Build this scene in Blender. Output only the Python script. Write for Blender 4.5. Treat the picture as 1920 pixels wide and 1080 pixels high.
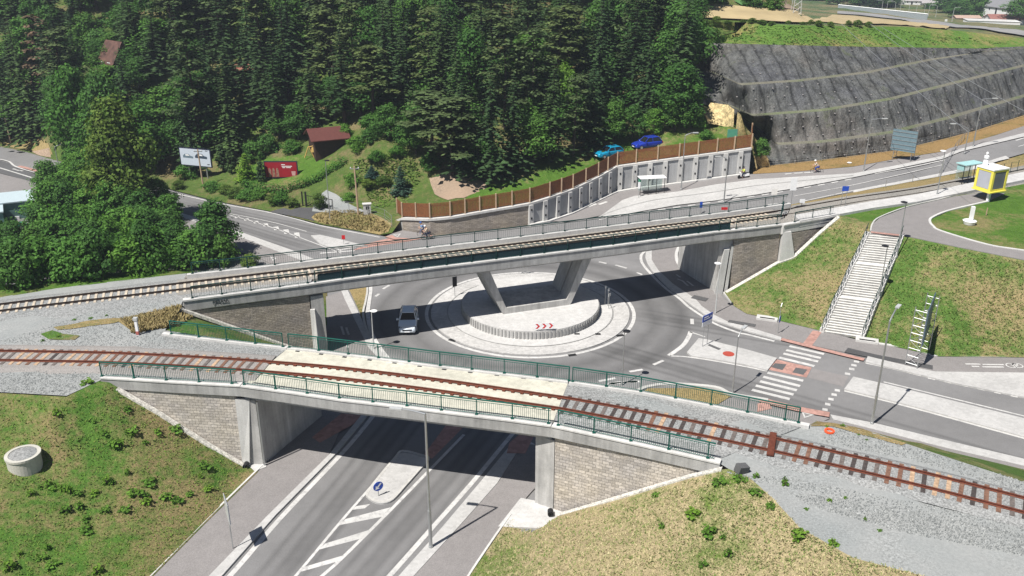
import bpy, math, random
from math import radians, sin, cos, pi, tan, atan2, hypot, degrees, floor
from mathutils import Vector, Matrix
from mathutils.geometry import delaunay_2d_cdt
from mathutils.bvhtree import BVHTree

random.seed(7)
for o in list(bpy.data.objects): bpy.data.objects.remove(o)
S = bpy.context.scene
COL = S.collection

# ------------------------------------------------------------ camera, sky, sun
FPX, PITCH, CAMH = 1690.0, radians(22.6), 37.0
cd = bpy.data.cameras.new('camera'); cam = bpy.data.objects.new('camera', cd); COL.objects.link(cam)
cd.sensor_width = 36; cd.lens = FPX / 1920 * 36; cd.clip_start = 0.5; cd.clip_end = 5000
cam.location = (0, 0, CAMH); cam.rotation_euler = (pi / 2 - PITCH, 0, 0)
S.camera = cam
SUN_EL, SUN_AZ = radians(59), radians(225)       # azimuth clockwise from +Y, where the sun stands
w = bpy.data.worlds.new('World'); S.world = w; w.use_nodes = True
nt = w.node_tree; bg = nt.nodes['Background']; sk = nt.nodes.new('ShaderNodeTexSky')
sk.sky_type = 'NISHITA'; sk.sun_disc = False; sk.sun_elevation = SUN_EL; sk.sun_rotation = SUN_AZ
nt.links.new(sk.outputs[0], bg.inputs[0]); bg.inputs[1].default_value = 0.05; sk.air_density = .75; sk.dust_density = .3; sk.altitude = 300
sd = bpy.data.lights.new('sun', 'SUN'); sd.energy = 5.0; sd.angle = radians(0.5); sd.color = (1, 0.96, 0.9)
sun = bpy.data.objects.new('sun', sd); COL.objects.link(sun)
sv = Vector((sin(SUN_AZ) * cos(SUN_EL), cos(SUN_AZ) * cos(SUN_EL), sin(SUN_EL)))
sun.rotation_euler = sv.to_track_quat('Z', 'Y').to_euler(); sun.location = (0, 0, 80)
S.view_settings.view_transform = 'Standard'; S.view_settings.look = 'None'
S.view_settings.exposure = 0.58; S.view_settings.gamma = 1

# ------------------------------------------------------------ measuring helpers
CP, SP = cos(PITCH), sin(PITCH)
def ray(px, py):
    u = (px - 960) / FPX; v = (540 - py) / FPX
    return Vector((u, CP + v * SP, -SP + v * CP))
def P(px, py, z=0.0):
    d = ray(px, py); t = (z - CAMH) / d.z
    return Vector((d.x * t, d.y * t, z))
def PL(lst, z=0.0): return [P(x, y, z) for x, y in lst]
def ramp(x, y):
    s = (x - 8) * .93 + (y - 112) * .37
    z = .11 * s if s < 0 else .11 * s * max(0.0, min(1.0, (y - 103) / 9))
    if z < -.6: return 0.0
    if z < .6: return (z + .6) ** 2 / 2.4
    return min(z, 6.1)
def PR(px, py, off=0.0):
    z = 0.0
    for _ in range(30):
        p = P(px, py, z); z = .5 * z + .5 * (ramp(p.x, p.y) + off)
    return P(px, py, z)
def smooth(pts, n=6, closed=False):
    out = []; L = len(pts)
    rng = range(L if closed else L - 1)
    for i in rng:
        g = lambda k: Vector(pts[k % L]) if closed else Vector(pts[max(0, min(L - 1, k))])
        a, b, c, d = g(i - 1), g(i), g(i + 1), g(i + 2)
        for k in range(n):
            t = k / n
            out.append(.5 * ((2 * b) + (c - a) * t + (2 * a - 5 * b + 4 * c - d) * t * t + (3 * b - a - 3 * c + d) * t ** 3))
    if not closed: out.append(Vector(pts[-1]))
    return out
def resample(path, step):
    path = [Vector(p) for p in path]; out = [path[0].copy()]; need = step
    for a, b in zip(path, path[1:]):
        L = (b - a).length; pos = 0
        while L - pos >= need:
            pos += need; out.append(a.lerp(b, pos / L)); need = step
        need -= (L - pos)
    return out
def plen(path): return sum((b - a).length for a, b in zip(path, path[1:]))
def offset(path, d):
    """shift a path sideways (to its left for d>0) in plan"""
    out = []
    for i, p in enumerate(path):
        a = path[max(0, i - 1)]; b = path[min(len(path) - 1, i + 1)]
        t = Vector((b.x - a.x, b.y - a.y, 0)).normalized()
        out.append(Vector((p.x - t.y * d, p.y + t.x * d, p.z)))
    return out
def setz(path, z): return [Vector((p.x, p.y, z)) for p in path]

# ------------------------------------------------------------ object helpers
def link(name, me, m=None, parent=None):
    o = bpy.data.objects.new(name, me); COL.objects.link(o)
    if m is not None and me is not None and not me.materials:
        for k in (m if isinstance(m, (list, tuple)) else [m]): me.materials.append(k)
    if parent is not None: o.parent = parent
    return o
def tag(o, label, cat=None, group=None, kind=None):
    if label: o['label'] = label
    if cat: o['category'] = cat
    if group: o['group'] = group
    if kind: o['kind'] = kind
    return o
def struct(o, kind='structure'): o['kind'] = kind; return o
def thing(name, loc, label, cat, group=None, rz=0.0):
    o = bpy.data.objects.new(name, None); COL.objects.link(o); o.empty_display_size = .3
    o.location = loc; o.rotation_euler = (0, 0, rz)
    return tag(o, label, cat, group)
def copy_tree(o, parent=None):
    c = o.copy(); COL.objects.link(c); c.parent = parent
    for ch in o.children: copy_tree(ch, c)
    return c

class MB:
    def __init__(s): s.v = []; s.f = []; s.mi = []; s.uv = {}
    def add(s, vs, fs, mi=0):
        k = len(s.v); s.v += [tuple(p) for p in vs]
        for f in fs: s.f.append([i + k for i in f]); s.mi.append(mi)
        return s
    def box(s, c, size, rz=0.0, mi=0, tilt=None):
        hx, hy, hz = size[0] / 2, size[1] / 2, size[2] / 2
        vs = [Vector((x * hx, y * hy, z * hz)) for z in (-1, 1) for x, y in ((-1, -1), (1, -1), (1, 1), (-1, 1))]
        M = Matrix.Rotation(rz, 4, 'Z')
        if tilt: M = M @ Matrix.Rotation(tilt[0], 4, 'X') @ Matrix.Rotation(tilt[1], 4, 'Y')
        return s.add([M @ v + Vector(c) for v in vs], [(0, 3, 2, 1), (4, 5, 6, 7), (0, 1, 5, 4), (1, 2, 6, 5), (2, 3, 7, 6), (3, 0, 4, 7)], mi)
    def prism(s, pts, z0, z1, mi=0):
        """plan polygon between z0 and z1"""
        pts = [Vector((p[0], p[1])) for p in pts]; n = len(pts)
        A = sum(pts[i].x * pts[(i + 1) % n].y - pts[(i + 1) % n].x * pts[i].y for i in range(n))
        if A < 0: pts.reverse()
        k = len(s.v)
        s.v += [(p.x, p.y, z0) for p in pts] + [(p.x, p.y, z1) for p in pts]
        for i in range(n):
            j = (i + 1) % n; s.f.append([k + i, k + j, k + n + j, k + n + i]); s.mi.append(mi)
        r = delaunay_2d_cdt(pts, [], [list(range(n))], 1, 1e-5)
        if len(r[0]) == n:
            for t in r[2]:
                t2 = [r[3][i][0] for i in t]
                s.f.append([k + n + i for i in t2]); s.mi.append(mi)
                s.f.append([k + i for i in reversed(t2)]); s.mi.append(mi)
        else:
            s.f.append([k + n + i for i in range(n)]); s.mi.append(mi)
            s.f.append([k + i for i in reversed(range(n))]); s.mi.append(mi)
        return s
    def extrude_y(s, prof, y0, y1, mi=0):
        """profile in x,z extruded along y"""
        n = len(prof)
        vs = [(x, y0, z) for x, z in prof] + [(x, y1, z) for x, z in prof]
        fs = [[i, (i + 1) % n, n + (i + 1) % n, n + i] for i in range(n)] + [list(range(n))[::-1], [n + i for i in range(n)]]
        return s.add(vs, fs, mi)
    def tube(s, pts, r, n=6, mi=0, r2=None, cap=True):
        pts = [Vector(p) for p in pts]; rings = []; L = len(pts)
        up = Vector((0, 0, 1))
        for i, p in enumerate(pts):
            t = (pts[min(L - 1, i + 1)] - pts[max(0, i - 1)]).normalized()
            a = t.cross(up)
            if a.length < .1: a = t.cross(Vector((1, 0, 0)))
            a.normalize(); b = t.cross(a)
            rr = r if r2 is None else r + (r2 - r) * i / max(1, L - 1)
            rings.append([p + (a * cos(2 * pi * k / n) + b * sin(2 * pi * k / n)) * rr for k in range(n)])
        vs = [q for R in rings for q in R]; fs = []
        for i in range(L - 1):
            for k in range(n):
                fs.append([i * n + k, i * n + (k + 1) % n, (i + 1) * n + (k + 1) % n, (i + 1) * n + k])
        if cap: fs += [list(range(n))[::-1], [(L - 1) * n + k for k in range(n)]]
        return s.add(vs, fs, mi)
    def lathe(s, prof, c=(0, 0, 0), n=24, mi=0):
        vs = [(c[0] + r * cos(2 * pi * k / n), c[1] + r * sin(2 * pi * k / n), c[2] + z) for r, z in prof for k in range(n)]
        fs = [[i * n + k, i * n + (k + 1) % n, (i + 1) * n + (k + 1) % n, (i + 1) * n + k] for i in range(len(prof) - 1) for k in range(n)]
        fs += [list(range(n))[::-1], [(len(prof) - 1) * n + k for k in range(n)]]
        return s.add(vs, fs, mi)
    def sweep(s, path, prof, mi=0, closed=False, cap=True):
        """prof: closed list of (side offset to the left, dz) swept along path (plan offsets, path z kept)"""
        L = len(path); n = len(prof); rows = []
        for i, p in enumerate(path):
            if closed: a, b = path[i - 1], path[(i + 1) % L]
            else: a, b = path[max(0, i - 1)], path[min(L - 1, i + 1)]
            t = Vector((b.x - a.x, b.y - a.y, 0)).normalized(); nx, ny = -t.y, t.x
            rows.append([Vector((p.x + nx * o_, p.y + ny * o_, p.z + dz)) for o_, dz in prof])
        vs = [q for R in rows for q in R]; fs = []
        for i in range(L if closed else L - 1):
            j = (i + 1) % L
            for k in range(n):
                m = (k + 1) % n
                fs.append([i * n + k, i * n + m, j * n + m, j * n + k])
        if cap and not closed: fs += [list(range(n))[::-1], [(L - 1) * n + k for k in range(n)]]
        return s.add(vs, fs, mi)
    def quad(s, a, b, c, d, mi=0): return s.add([a, b, c, d], [[0, 1, 2, 3]], mi)
    def build(s, name, m, parent=None, smooth=False):
        me = bpy.data.meshes.new(name); me.from_pydata(s.v, [], s.f)
        for k in (m if isinstance(m, (list, tuple)) else [m]): me.materials.append(k)
        if any(s.mi): me.polygons.foreach_set('material_index', s.mi)
        if smooth: me.polygons.foreach_set('use_smooth', [True] * len(s.f))
        me.update()
        return link(name, me, None, parent)

# ------------------------------------------------------------ material helpers
def hexc(h):
    c = [int(h[i:i + 2], 16) / 255 for i in (0, 2, 4)]
    return tuple(x / 12.92 if x < .04045 else ((x + .055) / 1.055) ** 2.4 for x in c) + (1,)
class NM:
    def __init__(s, name, rough=.8, spec=.3, metal=0.0):
        s.m = bpy.data.materials.new(name); s.m.use_nodes = True; s.t = s.m.node_tree; s.N = s.t.nodes
        s.b = s.N['Principled BSDF']; s.b.inputs['Roughness'].default_value = rough
        s.b.inputs['Specular IOR Level'].default_value = spec; s.b.inputs['Metallic'].default_value = metal
        s._pos = None
    def n(s, ty, **kw):
        x = s.N.new(ty)
        for k, v in kw.items(): setattr(x, k, v)
        return x
    def l(s, a, b): s.t.links.new(a, b)
    def pos(s, obj=False):
        if s._pos is None:
            if obj: s._pos = s.n('ShaderNodeTexCoord').outputs['Object']
            else: s._pos = s.n('ShaderNodeNewGeometry').outputs['Position']
        return s._pos
    def noise(s, scale, detail=3, rough=.55, vec=None, dist=0):
        x = s.n('ShaderNodeTexNoise'); x.inputs['Scale'].default_value = scale; x.inputs['Detail'].default_value = detail
        x.inputs['Roughness'].default_value = rough; x.inputs['Distortion'].default_value = dist
        s.l(vec if vec is not None else s.pos(), x.inputs['Vector']); return x.outputs[0]
    def scaled(s, sc, rot=(0, 0, 0), vec=None):
        x = s.n('ShaderNodeMapping'); x.inputs['Scale'].default_value = sc; x.inputs['Rotation'].default_value = rot
        s.l(vec if vec is not None else s.pos(), x.inputs['Vector']); return x.outputs[0]
    def rmp(s, v, stops):
        x = s.n('ShaderNodeValToRGB'); e = x.color_ramp.elements
        while len(e) < len(stops): e.new(.5)
        for k, (p, c) in enumerate(stops):
            e[k].position = p; e[k].color = c if len(c) == 4 else tuple(c) + (1,)
        s.l(v, x.inputs[0]); return x.outputs[0]
    def mix(s, f, a, b, mode='MIX'):
        x = s.n('ShaderNodeMix', data_type='RGBA', blend_type=mode)
        for sock, val in ((x.inputs[0], f), (x.inputs[6], a), (x.inputs[7], b)):
            if hasattr(val, 'links'): s.l(val, sock)
            elif isinstance(val, (int, float)): sock.default_value = val
            else: sock.default_value = val if len(val) == 4 else tuple(val) + (1,)
        return x.outputs[2]
    def math(s, op, a, b=0.0, c=0.0):
        x = s.n('ShaderNodeMath', operation=op)
        for sock, val in zip(x.inputs, (a, b, c)):
            if hasattr(val, 'links'): s.l(val, sock)
            else: sock.default_value = val
        return x.outputs[0]
    def bump(s, h, strength=.4, dist=.05):
        x = s.n('ShaderNodeBump'); x.inputs['Strength'].default_value = strength; x.inputs['Distance'].default_value = dist
        s.l(h, x.inputs['Height']); s.l(x.outputs[0], s.b.inputs['Normal']); return x
    def col(s, c):
        if hasattr(c, 'links'): s.l(c, s.b.inputs['Base Color'])
        else: s.b.inputs['Base Color'].default_value = c if len(c) == 4 else tuple(c) + (1,)
        return s.m
def g3(v, t=(1, 1, 1)): return (v * t[0], v * t[1], v * t[2], 1)
B0, W1 = (0, 0, 0, 1), (1, 1, 1, 1)

def mat_plain(name, c, rough=.6, metal=0.0, vary=.12, scale=3.0, obj=False, spec=.4):
    m = NM(name, rough, spec, metal); c = tuple(c)[:3] + (1,)
    m.pos(obj)
    n = m.noise(scale, 4)
    f = m.rmp(n, [(.3, (1 - vary,) * 3), (.7, (1 + vary * .6,) * 3)])
    return m.col(m.mix(1.0, c, f, 'MULTIPLY'))
def mat_asphalt(name, v, tint=(1, .98, .97), streak=None, blotch=.18, rough=.88):
    m = NM(name, rough, .25)
    big = m.rmp(m.noise(.09, 5, .6), [(.3, (1 - blotch,) * 3), (.7, (1 + blotch * .7,) * 3)])
    mid = m.rmp(m.noise(1.3, 4, .6), [(.3, (.93,) * 3), (.72, (1.06,) * 3)])
    fine = m.rmp(m.noise(14, 2, .7), [(.3, (.82,) * 3), (.7, (1.16,) * 3)])
    c = m.mix(1, g3(v, tint), big, 'MULTIPLY'); c = m.mix(1, c, mid, 'MULTIPLY'); c = m.mix(1, c, fine, 'MULTIPLY')
    m.bump(m.noise(30, 2), .25, .02)
    return m.col(c)
def mat_concrete(name, v, tint=(1, .98, .94), stain=.34, board=False, rough=.8):
    m = NM(name, rough, .3)
    big = m.rmp(m.noise(.5, 5, .65), [(.25, (1 - stain,) * 3), (.75, (1.08,) * 3)])
    st = m.rmp(m.noise(1, 4, .6, m.scaled((2.2, 2.2, .18))), [(.35, (1 - stain * .8,) * 3), (.65, (1.04,) * 3)])
    fine = m.rmp(m.noise(9, 3, .7), [(.3, (.9,) * 3), (.7, (1.07,) * 3)])
    c = m.mix(1, g3(v, tint), big, 'MULTIPLY'); c = m.mix(1, c, st, 'MULTIPLY'); c = m.mix(1, c, fine, 'MULTIPLY')
    m.bump(m.noise(12, 3), .15, .02)
    return m.col(c)
def mat_paving(name, v, tint=(1, .985, .96), sx=.22, speck=.25, mortar=.0):
    m = NM(name, .85, .25)
    vo = m.n('ShaderNodeTexVoronoi'); vo.inputs['Scale'].default_value = 1 / sx; m.l(m.pos(), vo.inputs['Vector'])
    sep = m.n('ShaderNodeSeparateColor'); m.l(vo.outputs['Color'], sep.inputs[0])
    cell = m.rmp(sep.outputs[0], [(0, (1 - speck,) * 3), (1, (1 + speck * .6,) * 3)])
    big = m.rmp(m.noise(.35, 5, .6), [(.3, (.87,) * 3), (.7, (1.06,) * 3)])
    c = m.mix(1, g3(v, tint), cell, 'MULTIPLY'); c = m.mix(1, c, big, 'MULTIPLY')
    m.bump(vo.outputs['Distance'], .3, .02)
    return m.col(c)
def mat_gravel(name, v, tint=(.97, 1, 1), sc=5.5, contrast=.55, dust=.35, dustv=1.0):
    m = NM(name, .9, .15); k = contrast
    n1 = m.rmp(m.noise(sc * 1.6, 3, .8), [(.30, (1 - k,) * 3), (.5, (1,) * 3), (.68, (1 + k,) * 3)])
    n2 = m.rmp(m.noise(sc * 5, 2, .7), [(.3, (1 - k * .6,) * 3), (.7, (1 + k * .5,) * 3)])
    big = m.rmp(m.noise(.22, 4, .6), [(.3, (.88, .9, .9)), (.7, (1.08, 1.06, 1.04))])
    stones = m.mix(1, g3(v, tint), n1, 'MULTIPLY'); stones = m.mix(1, stones, n2, 'MULTIPLY'); stones = m.mix(1, stones, big, 'MULTIPLY')
    d = m.rmp(m.noise(.16, 4, .55, dist=.3), [(.0, W1), (1, W1)] if dust < 0 else [(.5 - dust * .35, B0), (.5 - dust * .35 + .25, W1)])
    flat = m.mix(1, g3(v * dustv, tint), m.rmp(m.noise(5, 4, .75), [(.3, (.86,) * 3), (.7, (1.1,) * 3)]), 'MULTIPLY'); flat = m.mix(1, flat, big, 'MULTIPLY')
    m.bump(m.noise(sc * 1.6, 3, .7), .35, .04)
    return m.col(m.mix(d, flat, stones))
def mat_grass(name, g1, g2, dry, dryness=.45, sc=1.0, bare=0.0):
    m = NM(name, .9, .15)
    patch = m.noise(.13 * sc, 5, .62, dist=.4)
    a = m.rmp(m.noise(.9 * sc, 5, .7), [(.3, g1), (.7, g2)])
    dm = m.math('ADD', m.math('MULTIPLY', patch, .65), m.math('MULTIPLY', m.noise(1.7 * sc, 5, .7), .35))
    lo = .62 - dryness * .28
    f = m.rmp(dm, [(lo - .05, B0), (lo + .07, W1)])
    dcol = m.mix(m.rmp(m.noise(5 * sc, 3, .7), [(.3, B0), (.7, W1)]), tuple(x * .62 for x in dry[:3]) + (1,), dry)
    c = m.mix(f, a, dcol)
    fine = m.rmp(m.noise(9 * sc, 4, .75), [(.28, (.5,) * 3), (.72, (1.45,) * 3)])
    c = m.mix(1, c, fine, 'MULTIPLY')
    m.bump(m.noise(7 * sc, 4, .7), .9, .12)
    return m.col(c)
def mat_leaf(name, c1, c2, trans=.3):
    m = NM(name, .75, .15)
    oi = m.n('ShaderNodeObjectInfo'); geo = m.n('ShaderNodeNewGeometry')
    tc = m.n('ShaderNodeTexCoord').outputs['Object']
    n = m.rmp(m.noise(.9, 4, .6, tc), [(.3, B0), (.7, W1)])
    c = m.mix(n, c1, c2)
    isl = m.rmp(geo.outputs['Random Per Island'], [(0, (.6,) * 3), (1, (1.35,) * 3)])
    c = m.mix(1, c, isl, 'MULTIPLY')
    r = m.rmp(oi.outputs['Random'], [(0, (.72, .78, .7)), (.5, (1, 1, 1)), (1, (1.3, 1.18, .95))])
    c = m.mix(1, c, r, 'MULTIPLY')
    m.col(c)
    tr = m.n('ShaderNodeBsdfTranslucent'); m.l(m.mix(1, c, (1.1, 1.25, .6), 'MULTIPLY'), tr.inputs[0])
    mx = m.n('ShaderNodeMixShader'); mx.inputs[0].default_value = trans
    m.l(m.b.outputs[0], mx.inputs[1]); m.l(tr.outputs[0], mx.inputs[2])
    m.l(mx.outputs[0], m.N['Material Output'].inputs[0]); return m.m
def mat_blocks(name, v, tint, bw=.45, bh=.22, mortar=.45, vary=.25, rot=0.0):
    """split-face block wall; needs uv in metres"""
    m = NM(name, .9, .2)
    uv = m.n('ShaderNodeUVMap').outputs[0]
    br = m.n('ShaderNodeTexBrick'); m.l(uv, br.inputs['Vector'])
    br.inputs['Scale'].default_value = 1; br.inputs['Brick Width'].default_value = bw; br.inputs['Row Height'].default_value = bh
    br.inputs['Mortar Size'].default_value = .012; br.inputs['Mortar Smooth'].default_value = .1; br.inputs['Bias'].default_value = 0
    br.inputs['Color1'].default_value = g3(v * (1 - vary), tint); br.inputs['Color2'].default_value = g3(v * (1 + vary * .5), tint)
    br.inputs['Mortar'].default_value = g3(v * mortar, tint)
    n = m.rmp(m.noise(.5, 4), [(.3, (.85, .85, .88)), (.7, (1.1, 1.06, .98))])
    fine = m.rmp(m.noise(7, 3, .7), [(.3, (.78,) * 3), (.7, (1.15,) * 3)])
    c = m.mix(1, br.outputs[0], n, 'MULTIPLY'); c = m.mix(1, c, fine, 'MULTIPLY')
    h = m.math('SUBTRACT', m.noise(5, 3), br.outputs['Fac'])
    m.bump(h, .6, .05)
    return m.col(c)

M = {}
def mat_road():
    m = NM('asphalt_road', .86, .25)
    big = m.rmp(m.noise(.09, 5, .6), [(.3, (.84,) * 3), (.7, (1.12,) * 3)])
    mid = m.rmp(m.noise(1.3, 4, .6), [(.3, (.94,) * 3), (.72, (1.05,) * 3)])
    fine = m.rmp(m.noise(14, 2, .7), [(.3, (.84,) * 3), (.7, (1.14,) * 3)])
    c = m.mix(1, g3(.185, (1, .985, .985)), big, 'MULTIPLY'); c = m.mix(1, c, mid, 'MULTIPLY'); c = m.mix(1, c, fine, 'MULTIPLY')
    wob = m.math('MULTIPLY', m.math('SUBTRACT', m.noise(.25, 3), .5), 1.6)
    sub = m.n('ShaderNodeVectorMath', operation='SUBTRACT'); m.l(m.pos(), sub.inputs[0]); sub.inputs[1].default_value = (1.82, 82.95, 0)
    ln = m.n('ShaderNodeVectorMath', operation='LENGTH'); m.l(sub.outputs[0], ln.inputs[0])
    r = m.math('ADD', ln.outputs['Value'], wob)
    rn = m.math('DIVIDE', m.math('SUBTRACT', r, 10.0), 12.0)
    k = .66
    band = m.rmp(rn, [(.0, (1.08,) * 3), (.1, (.95,) * 3), (.2, (k,) * 3), (.3, (.9,) * 3), (.42, (k,) * 3), (.52, (1.05,) * 3), (.62, (1.12,) * 3), (.75, (.98,) * 3), (1, W1)])
    gate = m.rmp(m.math('DIVIDE', r, 24.0), [(.40, B0), (.43, W1), (.82, W1), (.92, B0)])
    c = m.mix(gate, c, m.mix(1, c, band, 'MULTIPLY'))
    def lane(a, b, w1, gw, ylo=None, yhi=None):
        nonlocal c
        d = (b - a).xy.normalized(); nrm = Vector((-d.y, d.x, 0))
        dt = m.n('ShaderNodeVectorMath', operation='DOT_PRODUCT'); m.l(m.pos(), dt.inputs[0]); dt.inputs[1].default_value = nrm
        v = m.math('ABSOLUTE', m.math('ADD', m.math('SUBTRACT', dt.outputs['Value'], a.xy.to_3d().dot(nrm)), m.math('MULTIPLY', wob, .12)))
        f = m.rmp(m.math('DIVIDE', v, w1), [(0, (.78,) * 3), (.22, (.70,) * 3), (.42, (.95,) * 3), (.55, (.92,) * 3), (.72, (.72,) * 3), (.9, (1.0,) * 3)])
        dt2 = m.n('ShaderNodeVectorMath', operation='DOT_PRODUCT'); m.l(m.pos(), dt2.inputs[0]); dt2.inputs[1].default_value = (d.x, d.y, 0)
        q = m.math('DIVIDE', m.math('SUBTRACT', dt2.outputs['Value'], a.xy.dot(d)), gw)
        g = m.rmp(q, [(0, B0), (.12, W1), (.85, W1), (1, B0)])
        inb = m.rmp(m.math('DIVIDE', v, w1), [(.85, W1), (1, B0)])
        c = m.mix(m.math('MULTIPLY', g, inb), c, m.mix(1, c, f, 'MULTIPLY'))
    lane(P(470, 1150), P(760, 785), 1.9, 36); lane(P(620, 1150), P(930, 790), 1.9, 36)
    lane(P(2200, 755), P(1380, 620), 1.9, 48); lane(P(2200, 960), P(1300, 700), 1.9, 52)
    lane(P(330, 378), P(720, 460), 1.7, 30); lane(P(330, 392), P(620, 478), 1.7, 28)
    m.bump(m.noise(30, 2), .25, .02)
    return m.col(c)
M['road'] = mat_road()
M['tyre'] = mat_asphalt('asphalt_worn_lane', .155, (1, .99, .99), blotch=.12)
M['path'] = mat_asphalt('asphalt_path', .215, (1.02, .96, .94), blotch=.1)
M['newasphalt'] = mat_asphalt('fresh_asphalt', .075, (1, 1, 1.03))
M['patch'] = mat_asphalt('patched_asphalt', .10, (1, 1, 1.02))
M['paving'] = mat_paving('light_paving', .43, speck=.10)
M['paving2'] = mat_paving('cobble_apron', .45, (1, .98, .95), .22, .16)
M['conc_floor'] = mat_concrete('concrete_floor', .50, (1, .985, .96), .14)
M['kerb'] = mat_concrete('kerb_concrete', .48, (1, .98, .93), .15)
def mat_paint():
    m = NM('road_paint', .75, .2)
    w_ = m.rmp(m.noise(2.2, 5, .75), [(.36, B0), (.50, W1)])
    c = m.mix(w_, (.34, .335, .33, 1), m.mix(m.rmp(m.noise(.3, 3), [(.35, B0), (.65, W1)]), (.44, .435, .42, 1), (.54, .53, .515, 1)))
    return m.col(c)
M['white'] = mat_paint()
M['red'] = mat_paving('red_paving', .36, (1.1, .64, .54), .3, .22)
M['concrete'] = mat_concrete('bridge_concrete', .49)
M['concrete_w'] = mat_concrete('pale_cap_concrete', .55, (1, .985, .95), .14)
M['concrete_d'] = mat_concrete('weathered_concrete', .40, (1, .99, .96), .3)
M['slab'] = mat_concrete('cream_deck_coating', .54, (1, .965, .81), .2)
M['blocks'] = mat_blocks('split_face_blocks', .50, (1, .93, .84))
M['blocks2'] = mat_blocks('brown_face_blocks', .36, (1, .9, .8), .5, .16)
M['stone'] = mat_gravel('edging_stone', .5, (1, .97, .9), 3.2, .5, -1)
M['ballast'] = mat_gravel('ballast_gravel', .25, (.985, 1, .995), 5, .55, -1.2)
M['ballast_b'] = mat_gravel('brown_ballast', .25, (1, .95, .87), 7, .6, -1.2)
M['gravel'] = mat_gravel('gravel_yard', .27, (.965, 1, .995), 5, .55, .25, 1.06)
M['track_dirt'] = mat_gravel('rusty_ballast', .255, (1.03, .97, .93), 9, .42, -1)
M['rail'] = mat_plain('rusty_rail', (.15, .045, .025), .7, .3, .3, 4)
M['rail2'] = mat_plain('dark_rail', (.05, .035, .028), .55, .4, .2, 4)
M['sleeper_w'] = mat_plain('concrete_sleeper', (.50, .43, .34), .85, vary=.25)
M['green'] = mat_plain('green_railing_paint', (.010, .085, .065), .75, vary=.15, spec=.15)
M['dgreen'] = mat_plain('dark_green_railing_paint', (.008, .04, .036), .75, vary=.15, spec=.15)
M['steel'] = mat_plain('galvanised_steel', (.42, .43, .43), .42, .7, .1, 3)
M['steel_l'] = mat_plain('pale_steel', (.55, .56, .55), .5, .35, .1, 3)
M['dark'] = mat_plain('dark_recess', (.012, .012, .013), .8)
M['gutter'] = mat_plain('blue_grey_panel', (.022, .045, .055), .8, spec=.1, vary=.2, scale=8)
M['signwhite'] = mat_plain('sign_white', (.8, .8, .8), .45, vary=.04)
M['signred'] = mat_plain('sign_red', (.55, .015, .02), .4, vary=.05)
M['signblue'] = mat_plain('sign_blue', (.015, .07, .42), .4, vary=.08)
M['black'] = mat_plain('black_plastic', (.012, .012, .014), .5)
M['glassdark'] = NM('car_glass', .08, .8).col((.012, .014, .018, 1))
M['wood'] = mat_plain('fence_planks', (.21, .078, .03), .7, vary=.35, scale=6)
M['woodpost'] = mat_plain('fence_post_timber', (.42, .30, .20), .75, vary=.15)
M['soil'] = mat_gravel('bare_soil', .26, (1.1, .82, .6), 2.5, .45, .2, 1.0)
M['ochre'] = mat_gravel('ochre_rock', .42, (1.2, .95, .5), 1.1, .6, -1)
G1, G2, DRY = (.055, .105, .014, 1), (.115, .165, .028, 1), (.40, .315, .125, 1)
M['grass_l'] = mat_grass('embankment_grass', (.045, .11, .016, 1), (.085, .17, .028, 1), (.25, .205, .095, 1), .42)
M['grass_b'] = mat_grass('dry_embankment_grass', (.07, .125, .02, 1), (.13, .185, .04, 1), (.40, .33, .19, 1), .74)
M['grass_r'] = mat_grass('stair_bank_grass', (.052, .11, .019, 1), (.095, .165, .034, 1), (.31, .25, .125, 1), .40)
M['lawn'] = mat_grass('green_lawn', (.05, .11, .014, 1), (.085, .165, .024, 1), (.24, .21, .09, 1), .3)
M['hill'] = mat_grass('hillside_ground', (.05, .09, .018, 1), (.09, .135, .03, 1), (.20, .165, .08, 1), .40)
M['verge'] = mat_grass('dry_verge_grass', (.075, .10, .025, 1), (.13, .15, .04, 1), (.34, .26, .12, 1), .72)
M['orange_grass'] = mat_grass('orange_dry_grass', (.10, .10, .03, 1), (.18, .14, .045, 1), (.33, .215, .09, 1), .7)
M['meadow'] = mat_grass('meadow_grass', (.06, .13, .02, 1), (.105, .19, .035, 1), (.27, .23, .09, 1), .34, .7)
M['field'] = mat_plain('golden_field_soil', (.38, .30, .165), .9, vary=.2, scale=.2)
M['field2'] = mat_plain('green_field_crop', (.07, .17, .05), .9, vary=.15, scale=.1)

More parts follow.
